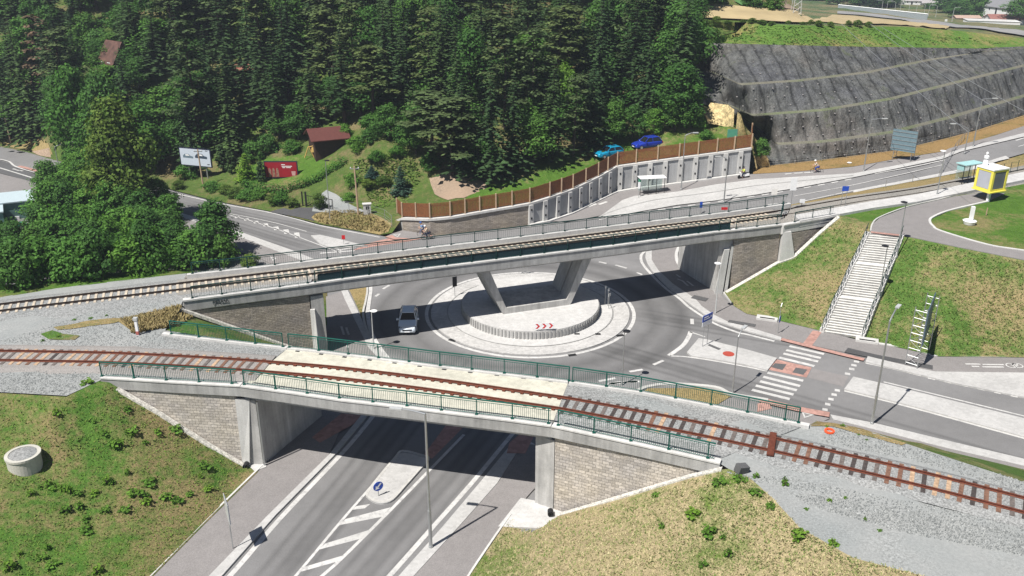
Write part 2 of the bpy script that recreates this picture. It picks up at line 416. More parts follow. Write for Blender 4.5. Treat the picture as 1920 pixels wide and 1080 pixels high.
# ------------------------------------------------------------ terrain helpers
GROUND = []          # (verts, faces) of everything one can stand on
def inside(p, poly):
    x, y = p[0], p[1]; c = False; n = len(poly); j = n - 1
    for i in range(n):
        xi, yi, xj, yj = poly[i][0], poly[i][1], poly[j][0], poly[j][1]
        if (yi > y) != (yj > y) and x < (xj - xi) * (y - yi) / (yj - yi) + xi: c = not c
        j = i
    return c
def dist_edge(p, poly):
    best = 1e9; q = Vector((p[0], p[1]))
    for i in range(len(poly)):
        a = Vector(poly[i][:2]); b = Vector(poly[(i + 1) % len(poly)][:2]); ab = b - a
        t = max(0, min(1, (q - a).dot(ab) / max(1e-9, ab.length_squared)))
        best = min(best, (a + ab * t - q).length)
    return best
def tin(name, outline, inner, res, m, noise=.12, kind='structure', skirt=0.0, fn=None, ground=True, closed_smooth=False):
    outline = [Vector(p) for p in outline]; inner = [Vector(p) for p in inner]
    ctrl = outline + inner; n = len(outline)
    r = delaunay_2d_cdt([p.xy for p in ctrl], [], [list(range(n))], 1, 1e-4)
    cv = []
    for i, v in enumerate(r[0]):
        src = r[3][i]
        cv.append((v.x, v.y, ctrl[src[0]].z if src else 0))
    tris = []
    for t in r[2]:
        for k in range(1, len(t) - 1): tris.append((cv[t[0]], cv[t[k]], cv[t[k + 1]]))
    def zi(x, y):
        best = None
        for a, b, c in tris:
            d = (b[1] - c[1]) * (a[0] - c[0]) + (c[0] - b[0]) * (a[1] - c[1])
            if abs(d) < 1e-9: continue
            u = ((b[1] - c[1]) * (x - c[0]) + (c[0] - b[0]) * (y - c[1])) / d
            v = ((c[1] - a[1]) * (x - c[0]) + (a[0] - c[0]) * (y - c[1])) / d
            w_ = 1 - u - v; mn = min(u, v, w_)
            if best is None or mn > best[0]: best = (mn, u * a[2] + v * b[2] + w_ * c[2])
            if mn >= -1e-6: break
        return best[1]
    dense = []
    for i in range(n):
        a, b = outline[i], outline[(i + 1) % n]; k = max(1, int((b - a).length / (res * 1.2)))
        for j in range(k): dense.append(a.lerp(b, j / k))
    if fn:
        for p in dense: p.z = fn(p.x, p.y)
    nd = len(dense); x0, x1 = min(p.x for p in dense), max(p.x for p in dense); y0, y1 = min(p.y for p in dense), max(p.y for p in dense)
    pts = list(dense); rnd = random.Random(hash(name) % 1000 if False else len(name) * 13)
    import mathutils.noise as mn_
    poly = [p[:2] for p in dense]
    y = y0; row = 0
    while y < y1:
        x = x0 + (res / 2 if row % 2 else 0)
        while x < x1:
            q = (x + rnd.uniform(-.2, .2) * res, y + rnd.uniform(-.2, .2) * res)
            if inside(q, poly):
                de = dist_edge(q, poly)
                if de > res * .45:
                    z = fn(*q) if fn else zi(*q)
                    k = min(1, de / (res * 3))
                    z += k * noise * (mn_.noise(Vector((q[0] * .35, q[1] * .35, 3))) * 1.6 + mn_.noise(Vector((q[0] * 1.3, q[1] * 1.3, 9))) * .5)
                    pts.append(Vector((q[0], q[1], z)))
            x += res
        y += res * .87; row += 1
    r = delaunay_2d_cdt([p.xy for p in pts], [], [list(range(nd))], 1, 1e-5)
    vs = []
    for i, v in enumerate(r[0]):
        src = r[3][i]; vs.append((v.x, v.y, pts[src[0]].z if src else 0))
    fs = [list(t) for t in r[2]]
    fs = [f if ((vs[f[1]][0] - vs[f[0]][0]) * (vs[f[2]][1] - vs[f[0]][1]) - (vs[f[1]][1] - vs[f[0]][1]) * (vs[f[2]][0] - vs[f[0]][0])) > 0 else f[::-1] for f in fs]
    me = bpy.data.meshes.new(name); me.from_pydata(vs, [], fs); me.update()
    me.polygons.foreach_set('use_smooth', [True] * len(fs))
    o = link(name, me, m); struct(o, kind)
    if ground: GROUND.append((vs, fs))
    return o
def sheet(name, pts, z, m, kind='structure', parent=None):
    """flat painted or paved area, pixel outline at height z"""
    v = [P(x, y, z) for x, y in pts]
    return sheetw(name, v, z, m, kind, parent)
def sheetw(name, v, z, m, kind='structure', parent=None, thick=.0):
    n = len(v); r = delaunay_2d_cdt([Vector((p[0], p[1])) for p in v], [], [list(range(n))], 1, 1e-5)
    vs = [(q.x, q.y, z) for q in r[0]]; fs = [list(t) for t in r[2]]
    fs = [f if ((vs[f[1]][0] - vs[f[0]][0]) * (vs[f[2]][1] - vs[f[0]][1]) - (vs[f[1]][1] - vs[f[0]][1]) * (vs[f[2]][0] - vs[f[0]][0])) > 0 else f[::-1] for f in fs]
    me = bpy.data.meshes.new(name); me.from_pydata(vs, [], fs); me.update()
    o = link(name, me, m, parent)
    if kind: struct(o, kind)
    return o
def raised(name, pts, z0, z1, m, z=None):
    v = [P(x, y, z1) for x, y in pts]; b = MB(); b.prism(v, z0, z1)
    return struct(b.build(name, m))
def stripe(b, path, w_, z=None, lift=.012, h=0.0):
    p = path if z is None else setz(path, z)
    L = len(p)
    l = offset(p, w_ / 2); r_ = offset(p, -w_ / 2)
    vs = [q + Vector((0, 0, lift)) for q in l + r_]
    b.add(vs, [[i + L, i + L + 1, i + 1, i] for i in range(L - 1)])
def kerb(name, path, w_=.18, h=.13, m=None, closed=False):
    b = MB(); b.sweep(path, [(w_ / 2, -.15), (-w_ / 2, -.15), (-w_ / 2, h), (w_ / 2, h)], closed=closed)
    return struct(b.build(name, m or M['kerb']))
def set_wall_uv(o, axis_dir):
    """uv in metres: u along axis_dir, v = z"""
    me = o.data; uv = me.uv_layers.new(name='UVMap'); d = Vector(axis_dir).normalized()
    for lp in me.loops:
        co = me.vertices[lp.vertex_index].co
        uv.data[lp.index].uv = (co.dot(d), co.z)

# ============================================================ GROUND
# near asphalt plain with the roundabout and its arms
asph = [P(-150, 262), P(0, 275), P(50, 285), P(90, 297), P(128, 307), P(330, 359), P(400, 377), P(501, 396), P(560, 411), P(600, 421.5), P(712, 441.5),
        P(740, 447), P(807, 442), P(845, 440), P(960, 428), P(993, 423.5), P(1030, 414), Vector((5.2, 111.6, 0)), Vector((7, 103, 0)), Vector((30, 103, 0)), Vector((32, 95, 0)),
        P(1500, 560), P(2200, 640), Vector((90, 30, 0)), Vector((90, 18, 0)), Vector((-60, 18, 0)), Vector((-60, 60, 0)), Vector((-120, 100, 0))]
sheetw('road', asph, 0, M['road'])
GROUND.append(([(-200, 10, 0), (200, 10, 0), (200, 127, 0), (-200, 127, 0)], [[0, 1, 2, 3]]))

# rising road behind the far bridge
rr = [Vector((5.2, 111.6, 0)), Vector((7, 103, 0)), Vector((30, 103, 0)), PR(1480, 384), PR(1600, 360), PR(1760, 330), PR(1833, 314), PR(1893, 295), PR(2000, 265), PR(2150, 215),
      PR(2060, 190), PR(1920, 236), PR(1867, 253), PR(1767, 284), PR(1690, 296), PR(1600, 312), PR(1500, 321), PR(1412, 326), PR(1357, 333), PR(1270, 345), PR(1197, 354), PR(1158, 359), PR(1120, 377), PR(1073, 399), PR(1030, 414)]
tin('road_ramp', rr, [], 1.6, M['road'], 0, fn=lambda x, y: ramp(x, y))

def rsheet(name, pts, off, m):
    v = [PR(x, y, off) for x, y in pts]
    return tin(name, v, [], 1.6, m, 0, fn=lambda x, y: ramp(x, y) + off, ground=False)
PATH_TOP = [(1120, 377), (1158, 359), (1197, 354), (1270, 345), (1357, 333), (1412, 326.5), (1500, 321.5), (1600, 312.5), (1690, 296.5), (1767, 284.5), (1867, 253.5), (1920, 236), (2060, 190)]
PATH_LOW = [(1127, 404), (1167, 375), (1190, 367), (1220, 365), (1270, 359), (1340, 346), (1416, 336), (1530, 329), (1600, 325), (1690, 308), (1767, 292), (1920, 249), (2060, 202)]
rsheet('cycle_path', [(1030, 414), (1073, 399)] + PATH_TOP + PATH_LOW[::-1] + [(1060, 416)], .10, M['path'])
LINE_A = [(1123, 407), (1151, 395), (1195, 382), (1245, 372), (1340, 360), (1416, 348), (1502, 339), (1600, 329)]
LINE_B = [(1136, 408), (1207, 395), (1270, 384), (1340, 376), (1416, 365), (1483, 354), (1597, 333), (1690, 314), (1767, 298), (1920, 256), (2060, 209)]
rsheet('pavement', PATH_LOW + LINE_B[::-1], .13, M['paving'])
b = MB(); stripe(b, smooth([PR(x, y, .13) for x, y in LINE_A], 4), .22, lift=.03); struct(b.build('paving_channel', M['concrete_d']))
b = MB()
stripe(b, smooth([PR(x, y) for x, y in [(1489, 368), (1600, 347), (1760, 311), (1920, 272), (2060, 226)]], 5), .16, lift=.03)
stripe(b, smooth([PR(x, y) for x, y in [(1640, 326), (1767, 301), (1920, 259), (2060, 213)]], 5), .25, lift=.03)
stripe(b, smooth([PR(x, y) for x, y in [(1500, 379), (1600, 357.5), (1760, 326.5), (1833, 311)]], 5), .2, lift=.03)
dl = resample(smooth([PR(x, y) for x, y in [(1123, 412), (1207, 398), (1340, 379), (1416, 368), (1483, 357), (1560, 343), (1620, 331)]], 6), 1.0)
for a, c in zip(dl[::2], dl[1::2]): stripe(b, [a, c], .35, lift=.03)
for k in range(5): # hatch in front of the far parapet
    stripe(b, [PR(1335 + k * 26, 404 - k * 5), PR(1366 + k * 26, 403 - k * 5.4)], .4, lift=.03)
struct(b.build('ramp_marking', M['white']))
raised('platform_pavement', [(1633, 358), (1760, 332), (1833, 317), (1893, 299), (1888, 292), (1833, 311.5), (1760, 326.5), (1633, 353)], 3.0, 4.55, M['paving'])
for o in [COL.objects['platform_pavement']]: bpy.data.objects.remove(o)
rsheet('roadside_pavement', [(1600, 361), (1760, 331), (1833, 316), (1893, 297), (1886, 292), (1833, 311), (1760, 326.5), (1600, 357)], .12, M['paving'])

# --- circles of the roundabout
RC = Vector((1.82, 82.95, 0))
def ring(b, r0, r1, z, n=96, c=RC):
    vs = [(c.x + r * cos(2 * pi * k / n), c.y + r * sin(2 * pi * k / n), z) for r in (r0, r1) for k in range(n)]
    b.add(vs, [[k, k + n, (k + 1) % n + n, (k + 1) % n] for k in range(n)])
def disc_mb(r, z0, z1, n=96, c=RC):
    b = MB(); b.lathe([(r, z0), (r, z1)], (c.x, c.y, 0), n); return b
b = MB(); ring(b, 10.22, 10.57, .012); struct(b.build('roundabout_edge_line', M['white']))
struct(disc_mb(9.95, -.1, .09).build('roundabout_apron', M['paving2']))
struct(disc_mb(8.25, -.1, .13).build('roundabout_island', M['conc_floor']))

def px(path, z=0, n=5): return smooth([P(x, y, z) for x, y in path], n)
# --- outer edge on the right of the circle
mk = MB()
stripe(mk, px([(1225, 455), (1208, 472), (1202, 480), (1204, 493), (1219, 512), (1245, 538), (1274, 560), (1292, 576), (1322, 596), (1347, 610), (1385, 624), (1400, 627), (1452, 640)]), .32)
band_in = [(1230, 455), (1211, 472), (1210, 482), (1214, 494), (1222, 507), (1252, 538), (1286, 564), (1335, 599), (1400, 620), (1440, 631), (1465, 637)]
band_out = [(1465, 632), (1400, 612), (1367, 604), (1339, 590), (1316, 574), (1304, 560), (1262, 532), (1234, 506), (1222, 487), (1222, 471), (1240, 455)]
raised('verge_paving', band_in + band_out, -.1, .13, M['paving'])
path_out = [(1300, 455), (1275, 465), (1268, 480), (1272, 495), (1290, 505), (1340, 540), (1357, 560), (1377, 574), (1400, 588), (1430, 594), (1470, 603), (1543, 620), (1600, 636), (1693, 653), (1760, 668), (1920, 670), (2150, 668)]
path_in = [(2150, 702), (1920, 699), (1753, 697), (1700, 686), (1627, 668), (1540, 651), (1465, 633)]
raised('cycle_path', path_out + path_in + band_out[1:], -.1, .115, M['path'])
raised('verge_paving', [(1627, 667.5), (1700, 685.5), (1753, 696.5), (1920, 698.5), (2150, 701), (2150, 790), (1920, 744), (1800, 720), (1745, 707), (1623, 678)], -.1, .13, M['paving'])
kerb('path_kerb', px([(1290, 455), (1275, 462), (1268, 478), (1271, 495), (1281, 503)], .02), .35, .16, M['concrete_w'])
kerb('path_kerb', px([(1356, 548), (1377, 573), (1402, 588), (1430, 594), (1470, 603), (1543, 620.5)], .02), .22, .17, M['concrete_w'])
kerb('path_kerb', px([(1612, 639), (1640, 645), (1693, 653.5), (1745, 666), (1760, 668.5), (1920, 670.5), (2150, 668)], .02), .3, .17, M['concrete_w'])
sheet('lawn', [(1300, 455), (1284, 466), (1273, 480), (1275, 493), (1292, 500), (1330, 470)], .15, M['lawn'])
# markings, right arm
stripe(mk, px([(1295, 622), (1290, 634), (1279, 649), (1254, 667)]), .42)
stripe(mk, px([(1293, 622.5), (1305, 626), (1322, 632)]), .18)
stripe(mk, px([(1256, 667.5), (1290, 669.5), (1340, 677), (1400, 688), (1437, 696)]), .2)
stripe(mk, px([(1623, 681), (1675, 692), (1727, 705)]), .2)
for k in range(8):
    a = (1740 + k * 31, 709 + k * 6.6); stripe(mk, [P(*a), P(a[0] + 13, a[1] + 2.9)], .22)
stripe(mk, [P(1297.5, 598), P(1298, 608)], .35)
for a, c in (((1180, 697), (1205, 693)), ((1225, 684), (1244, 676)), ((1123, 715), (1154, 709)), ((1140, 720), (1195, 715))):
    stripe(mk, [P(*a), P(*c)], .3)
stripe(mk, px([(1140, 722), (1160, 717), (1200, 715.5)]), .3)
for a, c in (((1123, 491), (1137, 494)), ((1154, 497), (1175, 503)), ((1194, 511), (1204, 515)), ((718, 542), (730, 535)), ((704, 556), (711, 551))):
    stripe(mk, [P(*a), P(*c)], .3)
for a, c in (((1480, 649), (1545, 664)), ((1474, 656.5), (1539, 671.5)), ((1469, 663), (1534, 678)), ((1461, 670.5), (1527, 686.5)),
             ((1439, 699), (1506, 714)), ((1431, 706.5), (1500, 724)), ((1425, 715), (1494, 732)), ((1417, 723), (1488, 740)), ((1410, 731), (1481, 748.5))):
    stripe(mk, [P(*a), P(*c)], .42)
for a in ((1606, 678), (1601, 685), (1597, 692), (1589, 701), (1570, 732), (1564, 740), (1558, 748.5), (1552, 758), (1547, 768)):
    stripe(mk, [P(a[0] - 5, a[1] - .7), P(a[0] + 5, a[1] + .9)], .42)
struct(mk.build('road_marking', M['white']))
raised('traffic_island', [(1288, 660), (1310, 634), (1325, 636), (1360, 645), (1400, 655), (1457, 671), (1439, 694), (1400, 683.5), (1345, 674), (1297, 667)], -.1, .14, M['paving'])
sheet('red_crossing_paving', [(1457, 674), (1522, 689), (1512, 708), (1440, 693)], .012, M['red'])
sheet('dark_paving_square', [(1453, 681), (1475, 683), (1467, 694), (1446, 688)], .02, M['patch'])
sheet('dark_paving_square', [(1492, 689), (1514, 693), (1506, 703), (1486, 698)], .02, M['patch'])
sheet('crossing_refuge', [(1523, 691), (1591, 706), (1581, 725), (1514, 708)], .012, M['path'])
raised('median_paving', [(1583, 729), (1600, 706), (1657, 719), (1920, 784), (2150, 842), (2150, 880), (1920, 818), (1700, 758)], -.1, .13, M['paving'])
b = MB(); stripe(b, px([(1657, 716), (1920, 780), (2150, 838)]), .18, lift=.006); stripe(b, px([(1583, 733), (1700, 762), (1920, 822), (2150, 884)]), .2, lift=.006); struct(b.build('median_line', M['white']))
raised('verge_paving', [(1557, 777), (1640, 793), (1760, 822), (1920, 860), (2150, 918), (2150, 934), (1920, 873), (1760, 836), (1640, 805), (1562, 786)], -.1, .13, M['paving'])
raised('service_path', [(1470, 800), (1562, 787), (1640, 806), (1760, 837), (1920, 874), (2150, 935), (2150, 1010), (1900, 930), (1600, 850)], -.1, .115, M['path'])
raised('footpath', [(1180, 745), (1265, 728), (1345, 738), (1420, 760), (1512, 776), (1556, 784), (1500, 810), (1300, 790)], -.1, .10, M['path'])
sheet('lawn', [(1195, 742), (1215, 728), (1320, 727), (1372, 742), (1345, 758), (1240, 762)], .16, M['verge'])
kerb('path_kerb', px([(1195, 735), (1215, 727), (1260, 722), (1340, 728), (1372, 741), (1440, 752)], .02), .35, .17, M['kerb'])
b = MB(); stripe(b, px([(1465, 636), (1540, 655), (1620, 674.5)], .12), .55, lift=.02)
stripe(b, px([(1425, 752), (1500, 770), (1555, 780)], .0), .8, lift=.14)
struct(b.build('red_tactile_paving', M['red']))
sheet('red_tactile_paving', [(1524, 619.5), (1541, 622), (1521, 650), (1504, 646)], .125, M['red'])
sheet('red_tactile_paving', [(1420, 757), (1438, 752), (1448, 766), (1420, 772)], .125, M['red'])
sheet('asphalt_patch', [(1590, 652), (1640, 664), (1749, 685), (1749, 693), (1640, 672), (1583, 660)], .122, M['newasphalt'])
def yield_tri(cx, cy, sx, sy, z, flip=1):
    """painted hollow triangle given by its three pixel corners"""
    pass
def tri_mark(p3, z, w_=.18):
    b = MB(); v = [P(x, y, z) for x, y in p3]; c = sum(v, Vector()) / 3
    inn = [c + (q - c) * .55 for q in v]
    for i in range(3):
        j = (i + 1) % 3; b.quad(v[i] + Vector((0, 0, .006)), v[j] + Vector((0, 0, .006)), inn[j] + Vector((0, 0, .006)), inn[i] + Vector((0, 0, .006)))
    return struct(b.build('yield_marking', M['white']))
tri_mark([(1503, 772), (1527, 778), (1508, 784)], .12)
tri_mark([(610, 801), (642, 806), (628, 811)], .0)
tri_mark([(984, 822), (975, 831), (1004, 834)], .12)
tri_mark([(736, 440), (752, 438), (746, 444.5)], .12)
tri_mark([(507, 481), (519, 484), (511, 489)], .12)

# --- bottom arm
raised('cycle_path', [(262, 1105), (287, 1080), (390, 976), (484, 884), (505, 862), (580, 778), (640, 715), (690, 700), (640, 800), (617, 852), (500, 968), (397, 1074), (365, 1105)], -.1, .115, M['path'])
raised('verge_paving', [(366, 1105), (397, 1074), (500, 968), (617, 852), (680, 775), (692, 775), (628, 852), (516, 966), (418, 1077), (390, 1105)], -.1, .13, M['paving'])
kerb('path_kerb', px([(255, 1110), (287, 1079), (390, 975), (484, 883), (495, 873)], .02), .14, .17, M['concrete_w'])
b = MB()
stripe(b, px([(404, 1105), (436, 1075), (530, 967), (645, 846), (700, 780)]), .36)
stripe(b, px([(530, 1105), (557, 1077), (640, 977), (700, 908), (750, 852)]), .2)
stripe(b, px([(575, 1105), (612, 1073), (640, 1048), (720, 969), (800, 887), (870, 815)]), .24)
stripe(b, px([(704, 1105), (733, 1077), (810, 990), (887, 903), (960, 815), (985, 790)]), .34)
for q in ([(560, 1073), (573, 1062), (648, 1040), (632, 1053)], [(596, 1031), (610, 1019), (694, 993), (676, 1010)], [(634, 985), (648, 973), (733, 951), (716, 969)], [(658, 956), (668, 949), (694, 945), (684, 953)]):
    v = [P(x, y, .004) for x, y in q]; b.quad(v[0], v[3], v[2], v[1])
struct(b.build('road_marking', M['white']))
b = MB()
for l in ([(470, 1105), (500, 1070), (600, 955), (700, 845), (760, 785)], [(640, 1105), (672, 1072), (770, 965), (870, 855), (930, 790)]):
    pass

isl = px([(690, 925), (692, 934), (703, 941), (720, 943), (738, 936), (760, 912), (783, 886), (803, 862), (790, 856), (755, 848), (742, 860), (715, 892)], .14)
b = MB(); b.prism(smooth(isl[::5], 3, True), -.1, .14); struct(b.build('traffic_island', M['paving']))
kerb('island_kerb', smooth([P(x, y, 0) for x, y in [(690, 925), (692, 934), (703, 941), (720, 943), (738, 936), (760, 912), (783, 886), (803, 862), (790, 856), (755, 848), (742, 860), (715, 892)]], 4, True), .2, .155, M['kerb'], True)
raised('verge_paving', [(722, 1105), (750, 1077), (830, 987), (895, 910), (985, 800), (1000, 800), (932, 906), (860, 987), (778, 1077), (750, 1105)], -.1, .13, M['paving'])
raised('cycle_path', [(751, 1105), (779, 1077), (861, 987), (933, 906), (1001, 800), (1040, 800), (1040, 880), (998, 920), (957, 967), (882, 1078), (865, 1105)], -.1, .115, M['path'])
kerb('path_kerb', px([(862, 1110), (882, 1077), (920, 1020), (957, 967)], .02), .14, .16, M['concrete_w'])
sheet('red_crossing_paving', [(640, 775), (690, 780), (600, 830), (585, 820)], .125, M['red'])
sheet('red_crossing_paving', [(793, 855), (810, 860), (880, 790), (845, 785)], .012, M['red'])
sheet('red_crossing_paving', [(955, 830), (990, 800), (1005, 810), (985, 850), (950, 850)], .14, M['red'])

# --- left side of circle: path, grass wedge
raised('cycle_path', [(600, 560), (640, 546), (650, 560), (700, 640), (735, 690), (640, 720), (560, 690), (560, 600)], -.1, .115, M['path'])
raised('verge_paving', [(636, 535), (650, 540), (670, 580), (688, 620), (720, 668), (740, 690), (726, 690), (690, 650), (668, 605), (646, 560)], -.1, .13, M['paving'])
sheet('lawn', [(651, 535), (690, 535), (689, 555), (683, 583), (686, 612), (672, 580)], .15, M['verge'])
b = MB(); stripe(b, px([(692, 500), (695, 540), (693, 560), (690, 590), (697, 625), (717, 660), (745, 690)]), .4, lift=.06)
struct(b.build('roundabout_outer_line', M['white']))
kerb('path_kerb', px([(684, 500), (689, 540), (686, 565), (681, 590), (688, 620), (706, 655)], .02), .2, .15, M['kerb'])

# --- back left arm
raised('verge_paving', [(339, 399), (379, 411), (449, 434), (545, 468), (600, 490), (570, 490), (440, 440), (375, 418), (320, 401)], -.1, .13, M['paving'])
raised('cycle_path', [(300, 400), (375, 418.5), (440, 441), (570, 491), (540, 510), (480, 480), (440, 470), (340, 440)], -.1, .115, M['path'])
b = MB()
stripe(b, px([(330, 363), (420, 383), (501, 397.5), (560, 412), (600, 423), (712, 445)]), .22)
stripe(b, px([(432, 401), (470, 408), (520, 419), (575, 434)]), .14)
stripe(b, px([(432, 404), (470, 414), (520, 430), (577, 451), (640, 475)]), .16)
for k, (x, y, h) in enumerate([(445, 407.5, 1), (462, 411.5, 1.4), (480, 416.5, 1.8), (498, 421.5, 2.2), (518, 428, 2.8), (537, 434, 3.4), (557, 440.5, 4.2)]):
    stripe(b, [P(x - 1, y - h * 1.05), P(x + 1, y + h * 1.2)], .62)
stripe(b, px([(0, 300), (18, 305), (35, 316), (107, 336)]), .3, lift=.16)
stripe(b, px([(-20, 311), (5, 318), (83, 342)]), .3, lift=.16)
for a, c in (((640, 468), (680, 462)), ((617, 459), (640, 470)), ((600, 475), (665, 470))): stripe(b, [P(*a), P(*c)], .35)
struct(b.build('road_marking', M['white']))
raised('traffic_island', [(583, 441), (600, 440), (640, 449), (672, 457), (690, 461), (660, 463), (620, 463), (600, 457)], -.1, .14, M['paving'])
sheet('red_crossing_paving', [(690, 456), (735, 445), (800, 438), (812, 442), (770, 452), (700, 462), (660, 470)], .012, M['red'])
raised('cycle_path', [(735, 438), (755, 431.5), (807, 440), (780, 446), (745, 448), (722, 444)], -.1, .115, M['path'])
sheet('red_tactile_paving', [(722, 444), (735, 440.5), (742, 445), (770, 447), (740, 449)], .125, M['red'])
raised('cycle_path', [(-100, 295), (0, 301), (18, 306), (35, 317), (107, 337), (160, 352), (130, 358), (60, 341), (-10, 321), (-100, 311)], -.1, .13, M['patch'])
b = MB(); stripe(b, px([(36, 313), (70, 322), (110, 334)], 0), .7, lift=.15); struct(b.build('red_tactile_paving', M['red']))
raised('car_park', [(-150, 320), (-10, 323), (83, 346), (125, 357), (60, 372), (-150, 400)], -.1, .12, M['path'])
b = MB()
for cx, cy in ((34, 318), (82, 332)):
    for dx, dy in ((-7, -1), (-1, 1), (6, 2)): stripe(b, [P(cx + dx - 3, cy + dy - .5, .14), P(cx + dx + 3, cy + dy + .9, .14)], .3)
# bicycle symbols and arrows on the path at the right edge
def wpx(x, y, z=.12): return P(x, y, z)
for x0, x1, y in ((1810, 1838, 682.5), (1842, 1882, 683.5), (1822, 1836, 687), (1842, 1882, 688)): stripe(b, [wpx(x0, y), wpx(x1, y + .4)], .22)
for cx in (1896, 1908): 
    c = wpx(cx, 685.5); ringp = [c + Vector((.42 * cos(t), .42 * sin(t), 0)) for t in [2 * pi * k / 12 for k in range(13)]]; stripe(b, ringp, .12)
stripe(b, [wpx(1896, 685), wpx(1900, 681.5), wpx(1906, 682), wpx(1908, 686)], .12)
for cx, cy in ((1110, 385), (1130, 381), (1090, 391)): stripe(b, [PR(cx - 7, cy + 2.5, .12), PR(cx + 8, cy - 2.8, .12)], .5)
for x0, x1, y in ((1472, 1484, 326.5), (1489, 1505, 325), (1508, 1524, 324)): stripe(b, [PR(x0, y, .12), PR(x1, y - .8, .12)], .5)
for q in (((1268, 515), (1276, 520)), ((1270, 523), (1280, 527)), ((1288, 527), (1300, 536)), ((1280, 527), (1290, 536)), ((640, 612), (645, 628)), ((649, 614), (654, 628)), ((646, 640), (660, 642)), ((650, 646), (653, 652))):
    stripe(b, [P(*q[0], .12), P(*q[1], .12)], .2)
struct(b.build('cycle_symbol', M['white']))

# ============================================================ EMBANKMENTS
def PZ(lst): return [P(*q) for q in lst]
def on_plane(px_, py_, a, b):
    """where the view line through a pixel meets the vertical plane over the plan line a-b"""
    d = ray(px_, py_); n = Vector((-(b.y - a.y), b.x - a.x, 0)); o = Vector((0, 0, CAMH))
    t = (Vector((a.x, a.y, 0)) - Vector((0, 0, 0))).dot(n) / d.dot(n)
    return o + d * t
def height_at(base, px_, py_):
    d = ray(px_, py_); return CAMH + d.z * base.y / d.y

ZT = 6.5
nf = [P(*q, 6.7) for q in [(188, 708), (250, 711.5), (320, 716), (450, 723), (545, 736), (640, 750), (750, 762.5), (850, 775), (950, 787), (1033, 798), (1200, 834), (1350, 868)]]
nb = [P(*q, 6.7) for q in [(307, 623), (420, 636), (540, 649.5), (580, 653.5), (700, 668), (817, 683), (940, 697.5), (1066, 712.5), (1200, 732), (1340, 758.5), (1518, 795)]]
ffr = [P(*q, 7.1) for q in [(343, 563), (450, 549), (560, 535), (640, 523.5), (800, 503), (980, 481), (1160, 459), (1340, 434.5), (1400, 428.5), (1467, 420.5), (1573, 402)]]
fbk = [P(*q, 7.1) for q in [(350, 513), (480, 499.5), (600, 485.4), (760, 467.5), (940, 447), (1120, 425), (1240, 411), (1360, 397), (1480, 380)]]

tin('gravel_yard', PZ([(-220, 590, ZT), (0, 557, ZT), (100, 541, ZT), (200, 529, ZT), (290, 519, ZT), (349, 512.5, ZT), (345, 560, ZT), (330, 590, ZT), (309, 620, ZT), (420, 636, ZT), (540, 651, ZT),
    (462, 716, ZT), (320, 714, ZT), (190, 712, ZT), (125, 742, ZT), (0, 735, ZT), (-220, 735, ZT)]), [], .8, M['gravel'], .12)
wl_a, wl_b = nf[0], nf[3]
edgeL = [on_plane(x, y, Vector((wl_a.x, wl_a.y - .0, 0)), Vector((wl_b.x, wl_b.y, 0))) for x, y in [(222, 727), (300, 772), (400, 836), (462, 872)]]
tin('grass_slope', [P(-220, 736, 6.45), P(0, 737, 6.45), P(125, 744, 6.45), P(180, 714, 6.5), P(205, 717, 6.45)] + edgeL +
    [P(484, 884, .14), P(390, 976, .14), P(287, 1080, .14), P(255, 1110, .12), P(180, 1230, .1), P(-250, 1230, 1.6), P(-250, 900, 4.2)],
    [P(43, 868, 4.0), P(230, 950, 1.9), P(250, 840, 3.4)], .55, M['grass_l'], .16)
wr_a, wr_b = nf[9], nf[11]
edgeR = [on_plane(x, y, wr_a, wr_b) for x, y in [(1034, 966), (1110, 944), (1200, 917), (1290, 890), (1352, 876)]]
for p in edgeR: p.y -= .25
bank_r_edge = [(1366, 879, 6.4), (1405, 895, 6.4), (1450, 935, 6.4), (1500, 990, 6.4), (1600, 1046, 6.4), (1740, 1082, 6.4), (1830, 1130, 6.4), (1950, 1300, 6.3)]
tin('grass_slope', edgeR + PZ(bank_r_edge) + [P(1300, 1300, 3.2), P(850, 1260, .12), P(862, 1108, .13), P(882, 1078, .14), P(957, 968, .14)],
    [P(1250, 1000, 4.3), P(1400, 1060, 4.7)], .55, M['grass_b'], .16)
gb = [(2250, 1010, 6.4), (2050, 950, 6.4), (1920, 904, 6.4), (1760, 852, 6.4), (1640, 812, 6.4), (1560, 793, 6.4), (1518, 797, 6.5)]
tin('gravel_yard', PZ(bank_r_edge + [(2250, 1300, 6.3)] + gb + [(1340, 761, ZT), (1200, 735, ZT), (1066, 715, ZT), (1040, 765, ZT), (1036, 797, ZT), (1200, 834, ZT), (1348, 868, ZT)]), [], .8, M['gravel'], .12)
gbv = PZ(gb)
tin('embankment_back', gbv[::-1] + [P(2250, 1010, 6.4) + Vector((6, 7, -6.3)), P(2050, 936, .1), P(1920, 880, .1), P(1760, 842, .1), P(1640, 811, .1), P(1570, 795, .1), P(1530, 790, 2.8)], [], .8, M['grass_r'], .1)
# wedge between the two bridges, and the slope behind the far track
tin('grass_slope', [Vector((-28.6, 68.7, 6.45)), Vector((-17.6, 72.7, .1)), Vector((-15.2, 66, .1)), Vector((-15.6, 61.3, .6)), Vector((-20, 62.3, 5.2)), Vector((-27.6, 64.0, 6.45))], [], .55, M['grass_l'], .1)
tin('grass_slope', PZ([(-220, 591, 6.5), (0, 558, 6.5), (100, 542, 6.5), (200, 530, 6.5), (290, 520, 6.5), (349, 512.5, 6.5)]) +
    [Vector((-17.8, 79.2, .05)), Vector((-20, 90, .05)), Vector((-50, 88, .05)), Vector((-90, 84, .05))], [P(-200, 566, 6.5), P(0, 535, 6.5), P(60, 527, 6.55), P(130, 518, 6.55), P(200, 510, 6.5), P(270, 505, 6.3), P(310, 504, 6.0)], 1.2, M['lawn'], .2)
